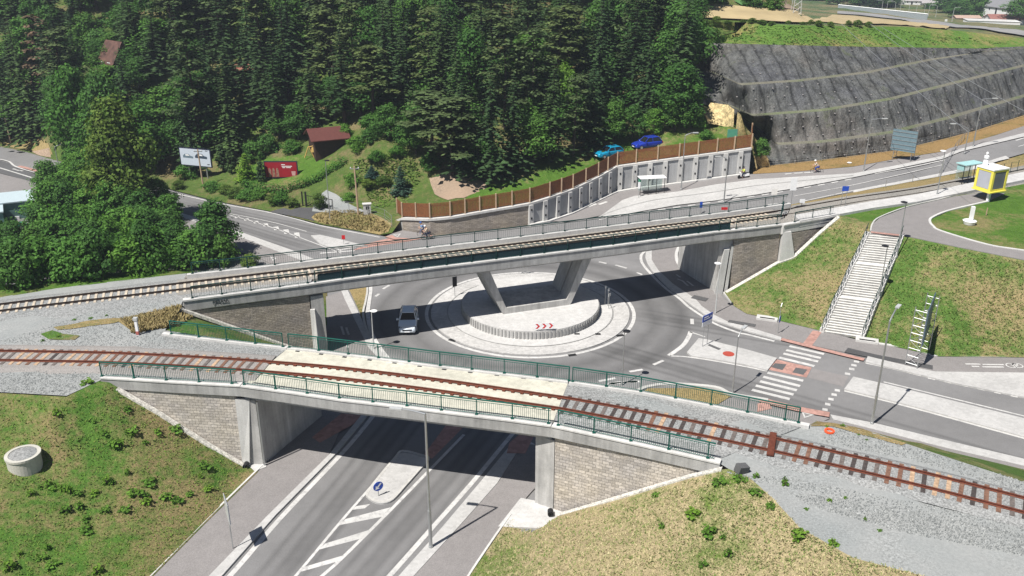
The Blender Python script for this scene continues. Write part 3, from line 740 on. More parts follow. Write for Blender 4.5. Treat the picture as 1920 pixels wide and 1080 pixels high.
# bank with the stairs
fa, fb_ = ffr[7], ffr[9]
edgeF = [on_plane(x, y, fa, fb_) for x, y in [(1358, 546), (1410, 516), (1455, 490), (1484, 480), (1530, 437), (1568, 405)]]
for p in edgeF: p.y -= .3
st_bl, st_br, st_tl, st_tr = P(1545, 624, .12), P(1611, 634, .12), P(1631, 436, 7), P(1687, 441, 7)
inner = []
for k in (.04, .25, .5, .75, .96): inner += [st_bl.lerp(st_tl, k) - Vector((0, 0, .5)), st_br.lerp(st_tr, k) - Vector((0, 0, .5))]
TOPL = [(2200, 545, 7), (1920, 489, 7), (1800, 465, 7), (1700, 444, 7), (1688, 440, 6.98), (1631, 435, 6.98), (1628, 421, 7), (1604, 408, 7), (1575, 403, 7)]
tin('grass_slope', edgeF[::-1] + PZ([(1377, 574, .16), (1400, 588, .16), (1430, 594, .16), (1470, 603, .16), (1543, 621, .14), (1612, 636, .12), (1693, 653, .16), (1760, 668, .16), (1920, 670, .16), (2200, 668, .16)] + TOPL),
    inner + [P(1480, 560, 1.7)], .7, M['grass_r'], .14)
tin('upper_lawn', PZ(TOPL[::-1]) + PZ([(2400, 480, 7), (2400, 300, 7), (1920, 345, 7), (1830, 362, 7), (1700, 378, 7), (1570, 402, 7)]), [], 1.2, M['lawn'], .06)
tin('station_ground', PZ([(1485, 385, 6.75), (1600, 366, 6.75), (1720, 350, 6.75), (1832, 328, 6.75), (1920, 310, 6.75), (2200, 255, 6.75), (2400, 300, 6.95), (1920, 345, 6.95), (1830, 362, 6.95), (1700, 378, 6.95), (1570, 402, 6.95), (1468, 421, 6.95)]), [], 1.2, M['ballast_b'], .03)
strip_lo = [PR(1480, 384), PR(1600, 360.5), PR(1760, 331), PR(1833, 316), PR(1893, 297), PR(2000, 266), PR(2200, 205)]
tin('trackside_bank', PZ([(2200, 255, 6.75), (1920, 310, 6.75), (1832, 328, 6.75), (1720, 350, 6.75), (1600, 366, 6.75), (1485, 385, 6.75)]) + [Vector((31.5, 97, 6.4)), Vector((30.5, 99, 3))] + strip_lo, [], 1.2, M['verge'], .12)

raised('cycle_path', [(1632, 434), (1636, 420), (1650, 408), (1700, 389), (1790, 368), (1845, 360), (1885, 362), (1850, 378), (1780, 395), (1748, 408), (1743, 416), (1748, 424), (1765, 434), (1850, 459), (1920, 471), (2150, 505), (2150, 533), (1920, 487), (1800, 463.5), (1700, 442.5), (1688, 439)], 6.7, 7.07, M['path'])
kerb('path_kerb', px([(1850, 379), (1780, 395.5), (1749, 408), (1743, 416), (1749, 425), (1765, 434.5), (1850, 459.5), (1920, 471), (2150, 505)], 7.0), .25, .13, M['concrete_w'])
kerb('path_kerb', px([(1632, 434), (1636, 420), (1650, 408), (1700, 389), (1760, 375), (1790, 367)], 7.0), .15, .12, M['kerb'])
raised('platform', [(1489, 403), (1570, 388.5), (1640, 376), (1720, 364), (1832, 340), (1920, 322), (2100, 285), (2100, 302), (1920, 337), (1832, 355), (1720, 378), (1640, 389), (1575, 401), (1500, 414)], 6.6, 7.28, M['conc_floor'])
b = MB(); stripe(b, [P(1633, 435, 7.07), P(1687, 441, 7.07)], .5, lift=.006); struct(b.build('red_tactile_paving', M['red']))

# hillside, retaining wall foot line
WB = [(755, 431), (807, 440), (845, 438), (900, 432), (960, 426), (993, 422), (1030, 414.5), (1073, 400), (1120, 377), (1155, 360), (1190, 354), (1270, 344), (1340, 334.5), (1404, 326)]
WT = [(752, 409), (814, 411), (845, 407.5), (900, 397.5), (960, 387.5), (993, 381.5), (1030, 370), (1070, 355), (1115, 332), (1152, 312), (1190, 307), (1272, 296), (1340, 287), (1409, 278)]
wbase = [PR(*q) for q in WB]
wtop = [height_at(p, q[0], q[1]) for p, q in zip(wbase, WT)]
MESHC = []   # columns of the netted rock cut
def lerp_tab(tab, x):
    if x <= tab[0][0]: return tab[0][1]
    for (a, b_), (c, d) in zip(tab, tab[1:]):
        if x <= c: return b_ + (d - b_) * (x - a) / (c - a)
    return tab[-1][1]
B_ = [(1300, 185), (1330, 200), (1395, 232), (1425, 262), (1440, 311), (1540, 300), (1680, 282), (1813, 250), (1920, 216), (2100, 160)]
L1 = [(1300, 170), (1400, 228), (1460, 272), (1550, 267), (1673, 250), (1780, 223), (1920, 182), (2100, 130)]
L2 = [(1300, 150), (1350, 190), (1413, 218), (1547, 208), (1673, 187), (1780, 160), (1920, 125), (2100, 85)]
L3 = [(1300, 120), (1390, 160), (1497, 153), (1630, 137), (1747, 113), (1847, 97), (1920, 91), (2100, 88)]
L4 = [(1300, 80), (1413, 83), (1580, 87), (1780, 90), (1830, 91), (1920, 87), (2100, 84)]
def mesh_cols():
    cols = []
    for i in range(121):
        x = 1302 + i * 6.0
        ex = max(0, 1440 - x) / 140
        zs = [lerp_tab([(1440, 3.4), (1920, 6.0)], x) + ex * 8.5, lerp_tab([(1440, 5.7), (1920, 8.7)], x) + ex * 7, 0, 0, lerp_tab([(1500, 18), (1780, 15.6), (1850, 15.2), (1920, 15.1)], x)]
        q = []
        zs[1] = max(zs[1], zs[0] + .4); zs[2] = max(zs[1] + .6, lerp_tab([(1440, 9.7), (1920, 12.8)], x)); zs[3] = min(zs[4] - .15, max(zs[2] + .5, lerp_tab([(1440, 13.8), (1747, 14.1), (1903, 15.05)], x)))
        for tab, z in zip((B_, L1, L2, L3, L4), zs): q.append(P(x, lerp_tab(tab, x), z))
        cols.append(q)
    return cols
MESHC = mesh_cols()
hill_low = [P(-260, 240), P(-150, 258), P(0, 273), P(50, 283), P(90, 295), P(128, 305.5), P(330, 357.5), P(400, 375.5), P(501, 395), P(560, 409.5), P(600, 420), P(712, 440.5), P(735, 436.5, .2)]
wt3 = [Vector((p.x, p.y + .55, z - .15)) for p, z in zip(wbase, wtop)]
meshleft = [c[0] for c in MESHC[:24]][::-1]        # from the foot at x=1440 up along the ragged left rim
hl = hill_low + wt3 + [meshleft[0] + Vector((-2.5, 1.2, 3.4))] + [p + Vector((-.3, .5, .05)) for p in meshleft[2::4]] + [MESHC[0][4] + Vector((0, .5, 0)), Vector((52, 168, 20)), Vector((62, 230, 24)), Vector((20, 300, 34)), Vector((-120, 300, 36)), Vector((-200, 230, 26)), Vector((-200, 150, 4))]
inn = [P(620, 292, 4.6), P(560, 300, 3.6), P(500, 335, 1.6), P(450, 300, 2.6), P(380, 330, .6), P(700, 270, 7.2), P(740, 330, 3.6), P(820, 350, 3.2), P(840, 300, 6), P(880, 370, 3.0), P(1000, 330, 4.6),
       P(600, 360, 1.3), P(680, 380, 1.0), P(1140, 300, 5.3), P(1212, 280, 6.0), P(1330, 250, 7.2), P(1100, 290, 5.8), P(1250, 250, 7.8), P(60, 262, .4), P(200, 300, .4), P(650, 405, .7), P(690, 412, .9), P(600, 410, .3)]
for x in range(-180, 40, 22):
    for y in (150, 172, 200, 240):
        z = 5 + (y - 128) * .40 - (max(0, -60 - x) * .06)
        if x > -120 and y < 160: z = 4.5 + (y - 128) * .36
        inn.append(Vector((x + (y % 7), y, z)))
tin('hillside', hl, inn, 2.2, M['hill'], .35)
# patches of different ground on the hillside
def drape(name, pts, m, off=.05, res=.9, noise=0.03):
    T = BVH()
    v = [PT(x, y) for x, y in pts]
    def f(x, y):
        h = T.ray_cast(Vector((x, y, 200)), Vector((0, 0, -1))); return (h[0].z if h[0] else 0) + off
    return tin(name, v, [], res, m, noise, fn=f, ground=False)
_b = [None, 0]
def BVH():
    if _b[0] is None or _b[1] != len(GROUND):
        vs = []; fs = []
        for v, f in GROUND:
            k = len(vs); vs += [Vector(q) for q in v]; fs += [[i + k for i in t] for t in f]
        _b[0] = BVHTree.FromPolygons(vs, fs); _b[1] = len(GROUND)
    return _b[0]
def PT(px_, py_):
    d = ray(px_, py_).normalized(); h = BVH().ray_cast(Vector((0, 0, CAMH)), d)
    return h[0] if h[0] is not None else P(px_, py_, 0)
def gz(x, y):
    h = BVH().ray_cast(Vector((x, y, 300)), Vector((0, 0, -1))); return h[0].z if h[0] is not None else 0.0

drape('dry_verge', [(583, 409), (592, 401), (612, 397), (660, 394), (700, 402), (735, 420), (728, 436), (712, 440.5), (660, 430), (600, 419)], M['verge'], .06)
drape('garden_lawn', [(460, 318), (490, 300), (560, 290), (600, 300), (640, 305), (600, 335), (520, 350), (470, 345)], M['lawn'], .06)
drape('grass_strip', [(870, 362), (950, 340), (1040, 318), (1120, 290), (1180, 268), (1260, 245), (1380, 232), (1405, 262), (1395, 276), (1300, 288), (1160, 306), (1120, 326), (1060, 352), (1000, 372), (960, 384), (900, 392)], M['lawn'], .06, 1.2)
drape('grass_strip', [(0, 258), (50, 255), (90, 270), (100, 292), (60, 283), (0, 268)], M['verge'], .06, 1.2)
drape('bare_soil', [(805, 335), (850, 325), (905, 340), (915, 352), (870, 372), (840, 376), (815, 365)], M['soil'], .08, .8, .25)
drape('driveway', [(506, 398), (520, 393.5), (533, 391), (545, 394.5), (560, 390), (585, 390), (610, 396), (590, 402), (584, 408), (590, 415), (560, 408)], M['newasphalt'], .07)
drape('gravel_drive', [(585, 397), (590, 372), (612, 357), (640, 372), (665, 388), (690, 397), (650, 400), (620, 400)], M['gravel'], .07)
drape('sandy_path', [(60, 285), (92, 278), (96, 296), (75, 292)], M['soil'], .07)

drape('grass_patch', [(100, 614), (160, 603), (215, 597), (240, 598), (212, 607), (150, 615), (108, 619)], M['verge'], .05, .6)
drape('grass_patch', [(76, 627), (98, 620), (120, 627), (150, 630), (140, 638), (92, 637)], M['grass_l'], .05, .6)
drape('dry_hump', [(222, 604), (262, 591), (300, 584), (322, 582), (318, 600), (305, 612), (250, 625)], M['verge'], .06, .6, .15)
drape('grass_patch', [(1512, 792), (1560, 790), (1620, 805), (1650, 818), (1700, 832), (1690, 836), (1640, 822), (1600, 812), (1560, 800), (1520, 800)], M['verge'], .05, .5)
# netted rock cut
def build_net():
    b = MB(); rnd = random.Random(3)
    import mathutils.noise as mn_
    rows_n = 0; cols = []
    for ci, q in enumerate(MESHC):
        col = []
        for k in range(4):
            a, c = q[k], q[k + 1]
            sub = 5
            dep = Vector((-.12, .9, 0)) * 1.1
            a2 = a + (dep * max(.0, min(1, (c.z - a.z - .6) / 1.5)) if k else Vector((0, 0, 0))) + Vector((0, 0, .12 if k else 0))
            for j in range(sub + 1):
                t = j / sub; p = a2.lerp(c, t)
                nz = mn_.noise(Vector((p.x * .22, p.z * .6, p.y * .1))) * .55 + mn_.noise(Vector((p.x * .9, p.z * .25, 5))) * .3
                if 0 < t < 1: p = p + Vector((0, nz, 0))
                col.append(p)
        cols.append(col)
    n = len(cols[0]); vs = [p for c in cols for p in c]
    fs = []; mi = []
    for i in range(len(cols) - 1):
        for k in range(n - 1):
            fs.append([i * n + k, (i + 1) * n + k, (i + 1) * n + k + 1, i * n + k + 1]); mi.append(1 if (k + 1) % 6 == 0 else 0)
    me = bpy.data.meshes.new('net'); me.from_pydata(vs, [], fs)
    m = NM('grey_netting', .85, .2)
    st = m.rmp(m.noise(1, 5, .7, m.scaled((.75, .75, .07), (0, radians(-9), 0))), [(.36, (.55,) * 3), (.5, (1,) * 3), (.64, (1.35,) * 3)])
    big = m.rmp(m.noise(.12, 5, .6), [(.3, (.072, .074, .080, 1)), (.52, (.092, .094, .090, 1)), (.72, (.12, .11, .10, 1))])
    fine = m.rmp(m.noise(4, 3, .8), [(.3, (.6,) * 3), (.7, (1.4,) * 3)])
    grn = m.rmp(m.noise(.35, 5, .75), [(.60, B0), (.72, W1)])
    sx_ = m.n('ShaderNodeSeparateXYZ'); m.l(m.pos(), sx_.inputs[0])
    ph_ = m.math('ADD', m.math('ADD', m.math('MULTIPLY', sx_.outputs[0], .42), m.math('MULTIPLY', sx_.outputs[2], .11)), m.math('MULTIPLY', m.noise(.35, 3), .55))
    seam = m.rmp(m.math('PINGPONG', ph_, .5), [(.0, (.45,) * 3), (.05, (.62,) * 3), (.12, (1,) * 3), (.42, (1.0,) * 3), (.5, (1.18,) * 3)])
    c = m.mix(1, big, st, 'MULTIPLY'); c = m.mix(1, c, fine, 'MULTIPLY'); c = m.mix(1, c, seam, 'MULTIPLY'); c = m.mix(m.math('MULTIPLY', grn, .5), c, (.10, .12, .05, 1))
    m.bump(m.noise(1.6, 4, .7, m.scaled((1.1, 1.1, .25))), 1.0, .35); m.col(c)
    m2 = mat_grass('berm_grass', (.09, .12, .06, 1), (.16, .175, .10, 1), (.20, .19, .15, 1), .6)
    me.materials.append(m.m); me.materials.append(m2); me.polygons.foreach_set('material_index', mi)
    me.polygons.foreach_set('use_smooth', [True] * len(fs)); me.update()
    root = link('netted_rock_slope', me); tag(root, 'tall stepped rock slope covered in dark grey netting above the road', 'rock slope')
    GROUND.append(([tuple(v) for v in vs], fs))
    cand = []
    for k in range(4):
        a0 = k * 6
        for r_ in (1, 2.6, 4.2):
            for i in range(4 + (int(r_) % 2) * 2, len(cols) - 2, 5):
                j = int(r_); p = cols[i][a0 + j].lerp(cols[i][a0 + j + 1], r_ - j)
                if i < 24 and p.z < 9: continue
                cand.append(p + Vector((rnd.uniform(-.3, .3), -.12, rnd.uniform(-.1, .1))))
    cand.sort(key=lambda p: p.y)
    am = MB().box((0, 0, 0), (.2, .1, .16), tilt=(-.5, 0)).build('anchor_plate', M['path'], root)
    am.location = cand[0]
    for p in cand[1:100]:
        o = am.copy(); COL.objects.link(o); o.parent = root; o.location = p
    rest = MB()
    for p in cand[100:]: rest.box(p, (.23, .1, .18))
    struct(rest.build('anchor_plates', M['path'], root), 'stuff')
    return root
build_net()
# ochre rock at its left foot
oc = [(1330, 190), (1362, 194), (1386, 212), (1392, 232), (1412, 255), (1424, 275), (1438, 296), (1441, 311), (1412, 312), (1411, 290), (1404, 272), (1395, 250), (1370, 238), (1345, 232), (1325, 228), (1318, 208)]
ocz = [11, 11, 10, 9.2, 7.5, 6.2, 4.6, 3.4, 3.0, 4.6, 6.0, 7.0, 7.8, 8.2, 8.8, 9.6]
b = MB(); pv = [P(x, y, z) for (x, y), z in zip(oc, ocz)]
ov = tin('ochre_rock', [p + Vector((0, -1.0, 0)) for p in pv], [], .5, M['ochre'], .8)
tag(ov, 'bare ochre rock outcrop between the retaining wall and netted slope', 'rock'); del ov['kind']
tin('dry_grass_strip', [PR(1412, 326, .1), PR(1500, 321, .1), PR(1600, 312, .1), PR(1690, 296, .1), PR(1767, 284, .1), PR(1867, 253, .1), PR(1920, 236, .1), PR(2060, 190, .1)] +
    [c[0] + Vector((0, -.2, .1)) for c in MESHC[23:118:8]][::-1] + [P(1412, 312, 2.6)], [], 1.2, M['orange_grass'], .15)

# meadow above, field and far land
crest = [P(1290, 40, 20), P(1400, 42, 20.3), P(1480, 47, 20.3), P(1600, 49, 19.2), P(1700, 50, 18.4), P(1800, 58, 17.3), P(1920, 72, 16.0), P(2050, 70, 16.0)]
tin('meadow', [c[4] + Vector((0, .1, .0)) for c in MESHC[::8]] + crest[::-1] + [Vector((45, 160, 19.5))], [], 1.6, M['meadow'], .5)
crest2 = [c + Vector((0, 0, .0)) for c in crest]
fo = crest2 + [P(2200, 60, -5), P(2300, 40, -8), P(2300, 10, -22), P(2300, -40, -24), P(1300, -40, -20), P(1000, -40, -5), P(1000, 20, 10), P(1200, 30, 16)]
tin('far_land', fo, [P(1350, 22, 8), P(1450, 14, 2), P(1600, 30, 3), P(1600, 41, 10), P(1700, 46, 9), P(1720, 38, -1), P(1700, 5, -14), P(1800, 50, 3), P(1850, 40, -5), P(1500, 0, -8), P(1850, 5, -20), P(1920, 50, -6)], 9, mat_grass('far_grass', (.045, .085, .03, 1), (.08, .125, .045, 1), (.22, .19, .10, 1), .5, .25), .4)
def far_patch(name, pts, m, off=.35):
    return drape(name, pts, m, off, 5, 0)
far_patch('golden_field', [(1315, 36), (1315, 14), (1340, 10), (1420, 18), (1490, 22), (1560, 29), (1640, 36), (1720, 44), (1780, 52), (1770, 56), (1700, 49), (1600, 47), (1480, 45), (1400, 40)], M['field'])
far_patch('green_field', [(1375, 4), (1410, 4), (1460, 12), (1468, 19), (1420, 17), (1390, 13)], M['field2'])
far_patch('brown_field', [(1420, 6), (1470, 6), (1500, 12), (1495, 21), (1472, 19)], M['soil'])
far_patch('far_road', [(1570, 22), (1660, 30), (1760, 42), (1850, 52), (1930, 62), (1930, 72), (1850, 58), (1770, 50), (1690, 38), (1570, 27)], mat_asphalt('far_road_asphalt', .26))

# ground sheet reaching the horizon
b = MB(); b.quad((-3500, -400, -45), (3500, -400, -45), (3500, 4500, -45), (-3500, 4500, -45)); struct(b.build('ground', M['hill']))
b = MB(); b.quad((-320, -120, -.25), (320, -120, -.25), (320, 112, -.25), (-320, 112, -.25)); struct(b.build('ground', M['verge']))

# ============================================================ NEAR BRIDGE
def sub(path, i0, i1): return [p.copy() for p in path[i0:i1 + 1]]
def dens(path, step=1.0):
    r = resample(path, step)
    if (r[-1] - path[-1]).length > .05: r.append(path[-1].copy())
    return r
near = thing('railway_bridge', (-8, 56, 0), 'near concrete railway bridge with a cream deck across the road', 'bridge')
IL = near.location.copy()
def part(b, name, m, root, uvdir=None):
    """mesh written in world coordinates, hung under its thing"""
    o = b.build(name, m, root)
    if uvdir is not None: set_wall_uv(o, uvdir)
    o.matrix_parent_inverse = Matrix.Translation(-Vector(root.location)) if root.rotation_euler.z == 0 else root.matrix_basis.inverted()
    return o
b = MB(); b.prism([p.xy for p in offset(sub(nf, 3, 9), .42)] + [p.xy for p in offset(sub(nb, 2, 7), -.1)][::-1], 5.45, 6.42); part(b, 'deck', M['concrete'], near)
CORN = [(.5, -.3), (.5, 0), (-.06, 0), (-.06, -.1), (.02, -.13), (.02, -.86), (.42, -1.0), (.42, -.3)]
for i0, i1, nm in ((0, 3, 'parapet_cap'), (3, 9, 'parapet_cap'), (9, 11, 'parapet_cap')):
    seg = sub(nf, i0, i1)
    if i0: seg[0] = seg[0].lerp(seg[1], .01 if i0 == 3 else .008)
    b = MB(); b.sweep(seg, CORN); part(b, nm, M['concrete_w'] , near)
b = MB(); b.sweep([p - Vector((0, 0, .135)) for p in nf], [(.0, 0), (-.012, 0), (-.012, -.72), (.0, -.72)]); part(b, 'fascia', M['concrete_d'], near)
CORB = [(-.3, -.3), (-.3, 0), (.08, 0), (.08, -.8), (-.3, -.9)]
for i0, i1 in ((0, 2), (2, 7), (7, 10)):
    seg = sub(nb, i0, i1)
    if i0: seg[0] = seg[0].lerp(seg[1], .02)
    b = MB(); b.sweep(seg, CORB[::-1]); part(b, 'parapet_cap', M['concrete_w'], near)
slab_px = [(541, 652), (580, 656), (700, 670.5), (817, 685.5), (940, 700), (1066, 715), (1036, 794), (950, 783), (850, 771), (750, 759), (640, 746), (545, 732), (470, 722.5), (461, 718)]
v = [P(x, y, 6.56) for x, y in slab_px]
b = MB(); b.prism(v, 6.425, 6.56); part(b, 'deck_slab', M['slab'], near)
b = MB()
for x, y in ((558, 658.5), (602, 664), (646, 669.5), (693, 675), (740, 680.5), (787, 686.5), (833, 692.5), (882, 698), (932, 703.5), (982, 709), (1033, 715)):
    p = P(x, y, 6.562); d = (nb[6] - nb[3]).normalized(); b.box(p, (.34, .2, .012), atan2(d.y, d.x))
part(b, 'drain_grate', M['dark'], near)
# abutments
def pier(poly, z0, z1, m=None): b = MB(); b.prism(poly, z0, z1); return b
part(pier([(-19.45, 55.35), (-18.0, 55.3), (-15.1, 62.2), (-16.6, 62.4), (-17.6, 60)], -.2, 5.44), 'abutment', M['concrete'], near)
b = MB()  # raked fin on the face of the left abutment
b.add([(-19.5, 55.28, 0), (-18.95, 55.1, 0), (-18.95, 55.6, 0), (-19.5, 55.7, 0), (-19.42, 55.34, 5.5), (-18.4, 55.28, 5.5), (-18.4, 55.5, 5.5), (-19.42, 55.6, 5.5)], [(0, 1, 5, 4), (1, 2, 6, 5), (2, 3, 7, 6), (3, 0, 4, 7), (4, 5, 6, 7), (0, 3, 2, 1)])
part(b, 'buttress', M['concrete_w'], near)
b = MB(); b.tube([(-17.86, 55.2, 5.4), (-17.86, 55.2, .1)], .07, 8); part(b, 'drain_pipe', M['steel'], near)
part(pier([(1.55, 50.75), (2.75, 50.05), (3.1, 50.4), (6.0, 56.0), (4.1, 56.3)], -.2, 5.44), 'abutment', M['concrete'], near)
def wing(path, zt, zb, th, root, m, name='wing_wall', front=-1):
    """block wall below the cap; zb may be a function along the path"""
    p = dens(path, 1.0); b = MB(); L = len(p); off = offset(p, th)
    vs = []
    for i, q in enumerate(p):
        z = zb(i / (L - 1)) if callable(zb) else zb
        vs += [(q.x, q.y, z), (q.x, q.y, zt), (off[i].x, off[i].y, zt), (off[i].x, off[i].y, z)]
    fs = []
    for i in range(L - 1):
        for k in range(4): fs.append([i * 4 + k, (i + 1) * 4 + k, (i + 1) * 4 + (k + 1) % 4, i * 4 + (k + 1) % 4])
    fs += [[0, 1, 2, 3], [(L - 1) * 4 + k for k in (3, 2, 1, 0)]]
    b.add(vs, fs); return part(b, name, m, root, (p[-1] - p[0]).xy.to_3d())
wing(offset([nf[0], nf[1], nf[2], Vector((-19.42, 55.3, 6.7))], .1), 5.86, -.3, .4, near, M['blocks'])
wing(offset([Vector((2.75, 49.9, 6.7)), nf[10], nf[11]], .12), 5.86, -.3, .4, near, M['blocks'])
wing(offset([nb[0], nb[1], Vector((-16.6, 61.3, 6.7))], -.5), 5.9, -.3, .4, near, M['blocks'])
wing(offset([Vector((5.2, 55.5, 6.7)), nb[8], nb[9], nb[10]], -.5), 5.9, -.3, .4, near, M['blocks'])
def edging(name, pts, wdt=.38):
    path = dens(pts, .5); b = MB(); b.sweep(path, [(-wdt / 2, -.2), (wdt / 2, -.2), (wdt / 2, .07), (-wdt / 2, .07)]); return struct(b.build(name, M['stone']))
edging('stone_edging', [p + Vector((0, -.18, .0)) for p in edgeL]); edging('stone_edging', [p + Vector((0, .05, .0)) for p in edgeR])
b = MB(); b.prism([(-20.1, 54.9), (-18.6, 54.3), (-17.7, 55.0), (-17.9, 55.8), (-19.5, 55.6)], -.1, .16); struct(b.build('stone_apron', M['conc_floor']))
b = MB(); b.prism([(-.9, 48.2), (2.2, 48.0), (3.6, 49.5), (2.7, 50.3), (1.5, 51.0), (.6, 51.3)], -.1, .14); struct(b.build('stone_apron', M['conc_floor']))
for p, l in ((P(463, 869, .35), 'black drain outlet at the foot of the left pier of the near bridge'), (P(1032, 957, .35), 'black drain outlet at the foot of the right pier of the near bridge')):
    b = MB(); b.tube([(0, 0, 0), (0, -.45, 0)], .2, 12, cap=False); b.lathe([(.19, 0), (.19, .02)], (0, 0, -.2), 12)
    t = b.build('drain_outlet', M['black']); t.location = p; tag(t, l, 'drain pipe')

# ============================================================ FAR BRIDGE
far = thing('railway_bridge', (-2, 82, 0), 'far railway bridge carried by a slanted frame on the roundabout', 'bridge')
FC = [(.45, -.3), (.45, 0), (-.06, 0), (-.06, -.14), (.03, -.2), (.03, -1.0), (.12, -1.08), (.45, -1.2)]
for i0, i1 in ((0, 2), (2, 8), (8, 9), (9, 10)):
    seg = sub(ffr, i0, i1)
    if i0: seg[0] = seg[0].lerp(seg[1], .012)
    if i0 == 9: seg = [q + Vector((.0, -.35, .05)) for q in seg]
    b = MB(); b.sweep(seg, FC); part(b, 'parapet_cap', M['concrete_w'], far)
b = MB(); b.sweep([p - Vector((0, 0, .22)) for p in ffr[:10]], [(.03, 0), (.015, 0), (.015, -.76), (.03, -.76)]); part(b, 'fascia', M['concrete_d'], far)
b = MB(); b.prism([p.xy for p in offset(sub(ffr, 2, 8), .5)] + [p.xy for p in offset(sub(fbk, 2, 7), -.25)][::-1], 5.8, 6.3); part(b, 'deck', M['concrete_d'], far)
b = MB(); b.sweep(fbk, [(-.35, -.4), (-.35, 0), (.06, 0), (.06, -.9), (-.25, -1.1)][::-1]); part(b, 'parapet_cap', M['concrete_w'], far)
b = MB(); b.prism([p.xy for p in offset(sub(ffr, 0, 2), .5)] + [p.xy for p in offset(sub(fbk, 0, 2), -.3)][::-1], 5.9, 6.6); part(b, 'approach_slab', M['concrete_d'], far)
b = MB(); b.prism([p.xy for p in offset(sub(ffr, 8, 9), .5)] + [p.xy for p in offset(sub(fbk, 7, 8), -.3)][::-1], 5.9, 6.6); part(b, 'approach_slab', M['concrete_d'], far)
# piers
part(pier([(-17.75, 72.95), (-16.7, 73.35), (-18.7, 79.3), (-19.9, 79.2)], -.2, 5.8), 'abutment', M['concrete'], far)
b = MB(); b.add([(-17.85, 72.7, 0), (-17.3, 72.55, 0), (-17.3, 73.0, 0), (-17.85, 73.2, 0), (-17.85, 72.8, 4.6), (-17.45, 72.8, 4.6), (-17.45, 73.1, 4.6), (-17.85, 73.2, 4.6)], [(0, 1, 5, 4), (1, 2, 6, 5), (2, 3, 7, 6), (3, 0, 4, 7), (4, 5, 6, 7)]); part(b, 'buttress', M['concrete_w'], far)
part(pier([(21.4, 87.55), (22.9, 88.0), (22.6, 90), (21.0, 95.2), (18.6, 94.4)], -.2, 5.84), 'abutment', M['concrete'], far)
b = MB(); b.add([(21.2, 86.9, 0), (22.1, 87.2, 0), (22.1, 87.9, 0), (21.3, 87.7, 0), (21.95, 87.35, 4.9), (22.5, 87.55, 4.9), (22.5, 87.9, 4.9), (21.9, 87.75, 4.9)], [(0, 1, 5, 4), (1, 2, 6, 5), (2, 3, 7, 6), (3, 0, 4, 7), (4, 5, 6, 7)]); part(b, 'buttress', M['concrete_w'], far)
b = MB(); b.add([(22.3, 87.2, 0), (22.6, 87.3, 0), (22.6, 88, 0), (22.3, 88, 0), (22.7, 87.62, 5.2), (22.95, 87.72, 5.2), (22.95, 88.1, 5.2), (22.7, 88, 5.2)], [(0, 1, 5, 4), (1, 2, 6, 5), (2, 3, 7, 6), (3, 0, 4, 7), (4, 5, 6, 7)]); part(b, 'buttress', M['concrete_w'], far)
wing(offset([ffr[0], ffr[1], Vector((-17.8, 72.8, 7.1))], .15), 5.95, -.3, .4, far, M['blocks2'])
wing(offset([Vector((22.95, 87.5, 7.1)), ffr[8], ffr[9]], .18), 5.95, -.3, .4, far, M['blocks2'])
w2 = [ffr[9] + Vector((.9, -.1, 0)), ffr[10] + Vector((0, -.35, 0))]
wing(offset(w2, .15), 6.0, -.3, .4, far, M['blocks2'])
wing(offset([fbk[0], fbk[1], Vector((-18.5, 78.9, 7))], -.5), 5.95, -.3, .4, far, M['blocks2'])
p0, p1 = ffr[9] + Vector((.0, -.1, 0)), ffr[9] + Vector((1.0, .2, 0))
b = MB(); q0 = on_plane(1461, 487, p0, p1); q1 = on_plane(1490, 478, p0, p1)
b.add([(q0.x - .1, q0.y - .5, q0.z - .6), (q1.x, q1.y - .5, q1.z - .6), (p1.x, p1.y - .25, 6.3), (p0.x + .1, p0.y - .15, 6.3), (q0.x - .1, q0.y + .8, q0.z - .6), (q1.x, q1.y + .8, q1.z - .6), (p1.x, p1.y + .6, 6.3), (p0.x + .1, p0.y + .6, 6.3)],
      [(0, 1, 2, 3), (1, 5, 6, 2), (4, 0, 3, 7), (3, 2, 6, 7), (5, 4, 7, 6)])
part(b, 'pilaster', M['concrete_w'], far)
edging('stone_edging', [Vector((-27.8, 69.0, 6.45)), Vector((-17.6, 72.5, .2))]); edging('stone_edging', [p + Vector((.1, -.1, .02)) for p in edgeF], .45)
b = MB(); b.prism([P(x, y) for x, y in [(1345, 545), (1357, 552), (1375, 549), (1385, 540), (1370, 530)]], -.1, .17); struct(b.build('stone_apron', M['stone']))
# slanted frame on its plinth
PZ0 = .95
a_, c_ = ffr[3], ffr[6]; du = (c_ - a_).xy.to_3d().normalized(); dw = Vector((-du.y, du.x, 0)); A0 = Vector((a_.x, a_.y, 0)) + dw * 1.05
def uz(px_, py_):
    p = on_plane(px_, py_, A0, A0 + du); return (p - A0).dot(du), p.z
lb0, lb1, lt0, lt1 = uz(942.5, 583)[0], uz(955, 573)[0], uz(899, 520)[0], uz(917, 516)[0]
rb0, rb1, rt0, rt1 = uz(1058, 560)[0], uz(1070.6, 566)[0], uz(1094, 493)[0], uz(1111, 491)[0]
def slab_uz(b, prof, w0, w1):
    n = len(prof); vs = [A0 + du * u + dw * w_ + Vector((0, 0, z)) for w_ in (w0, w1) for u, z in prof]
    b.add(vs, [[i, (i + 1) % n, n + (i + 1) % n, n + i] for i in range(n)] + [list(range(n))[::-1], [n + i for i in range(n)]])
for prof in ([(lb0, PZ0 + .1), (lb1 - .1, PZ0 + .1), (lt1, 5.85), (lt0, 5.85)], [(rb0 + .1, PZ0 + .1), (rb1, PZ0 + .1), (rt1, 5.85), (rt0, 5.85)]):
    for w0, w1 in ((0, 1.7), (1.95, 4.1)):
        b = MB(); slab_uz(b, prof, w0, w1); part(b, 'slanted_leg', M['concrete'], far)
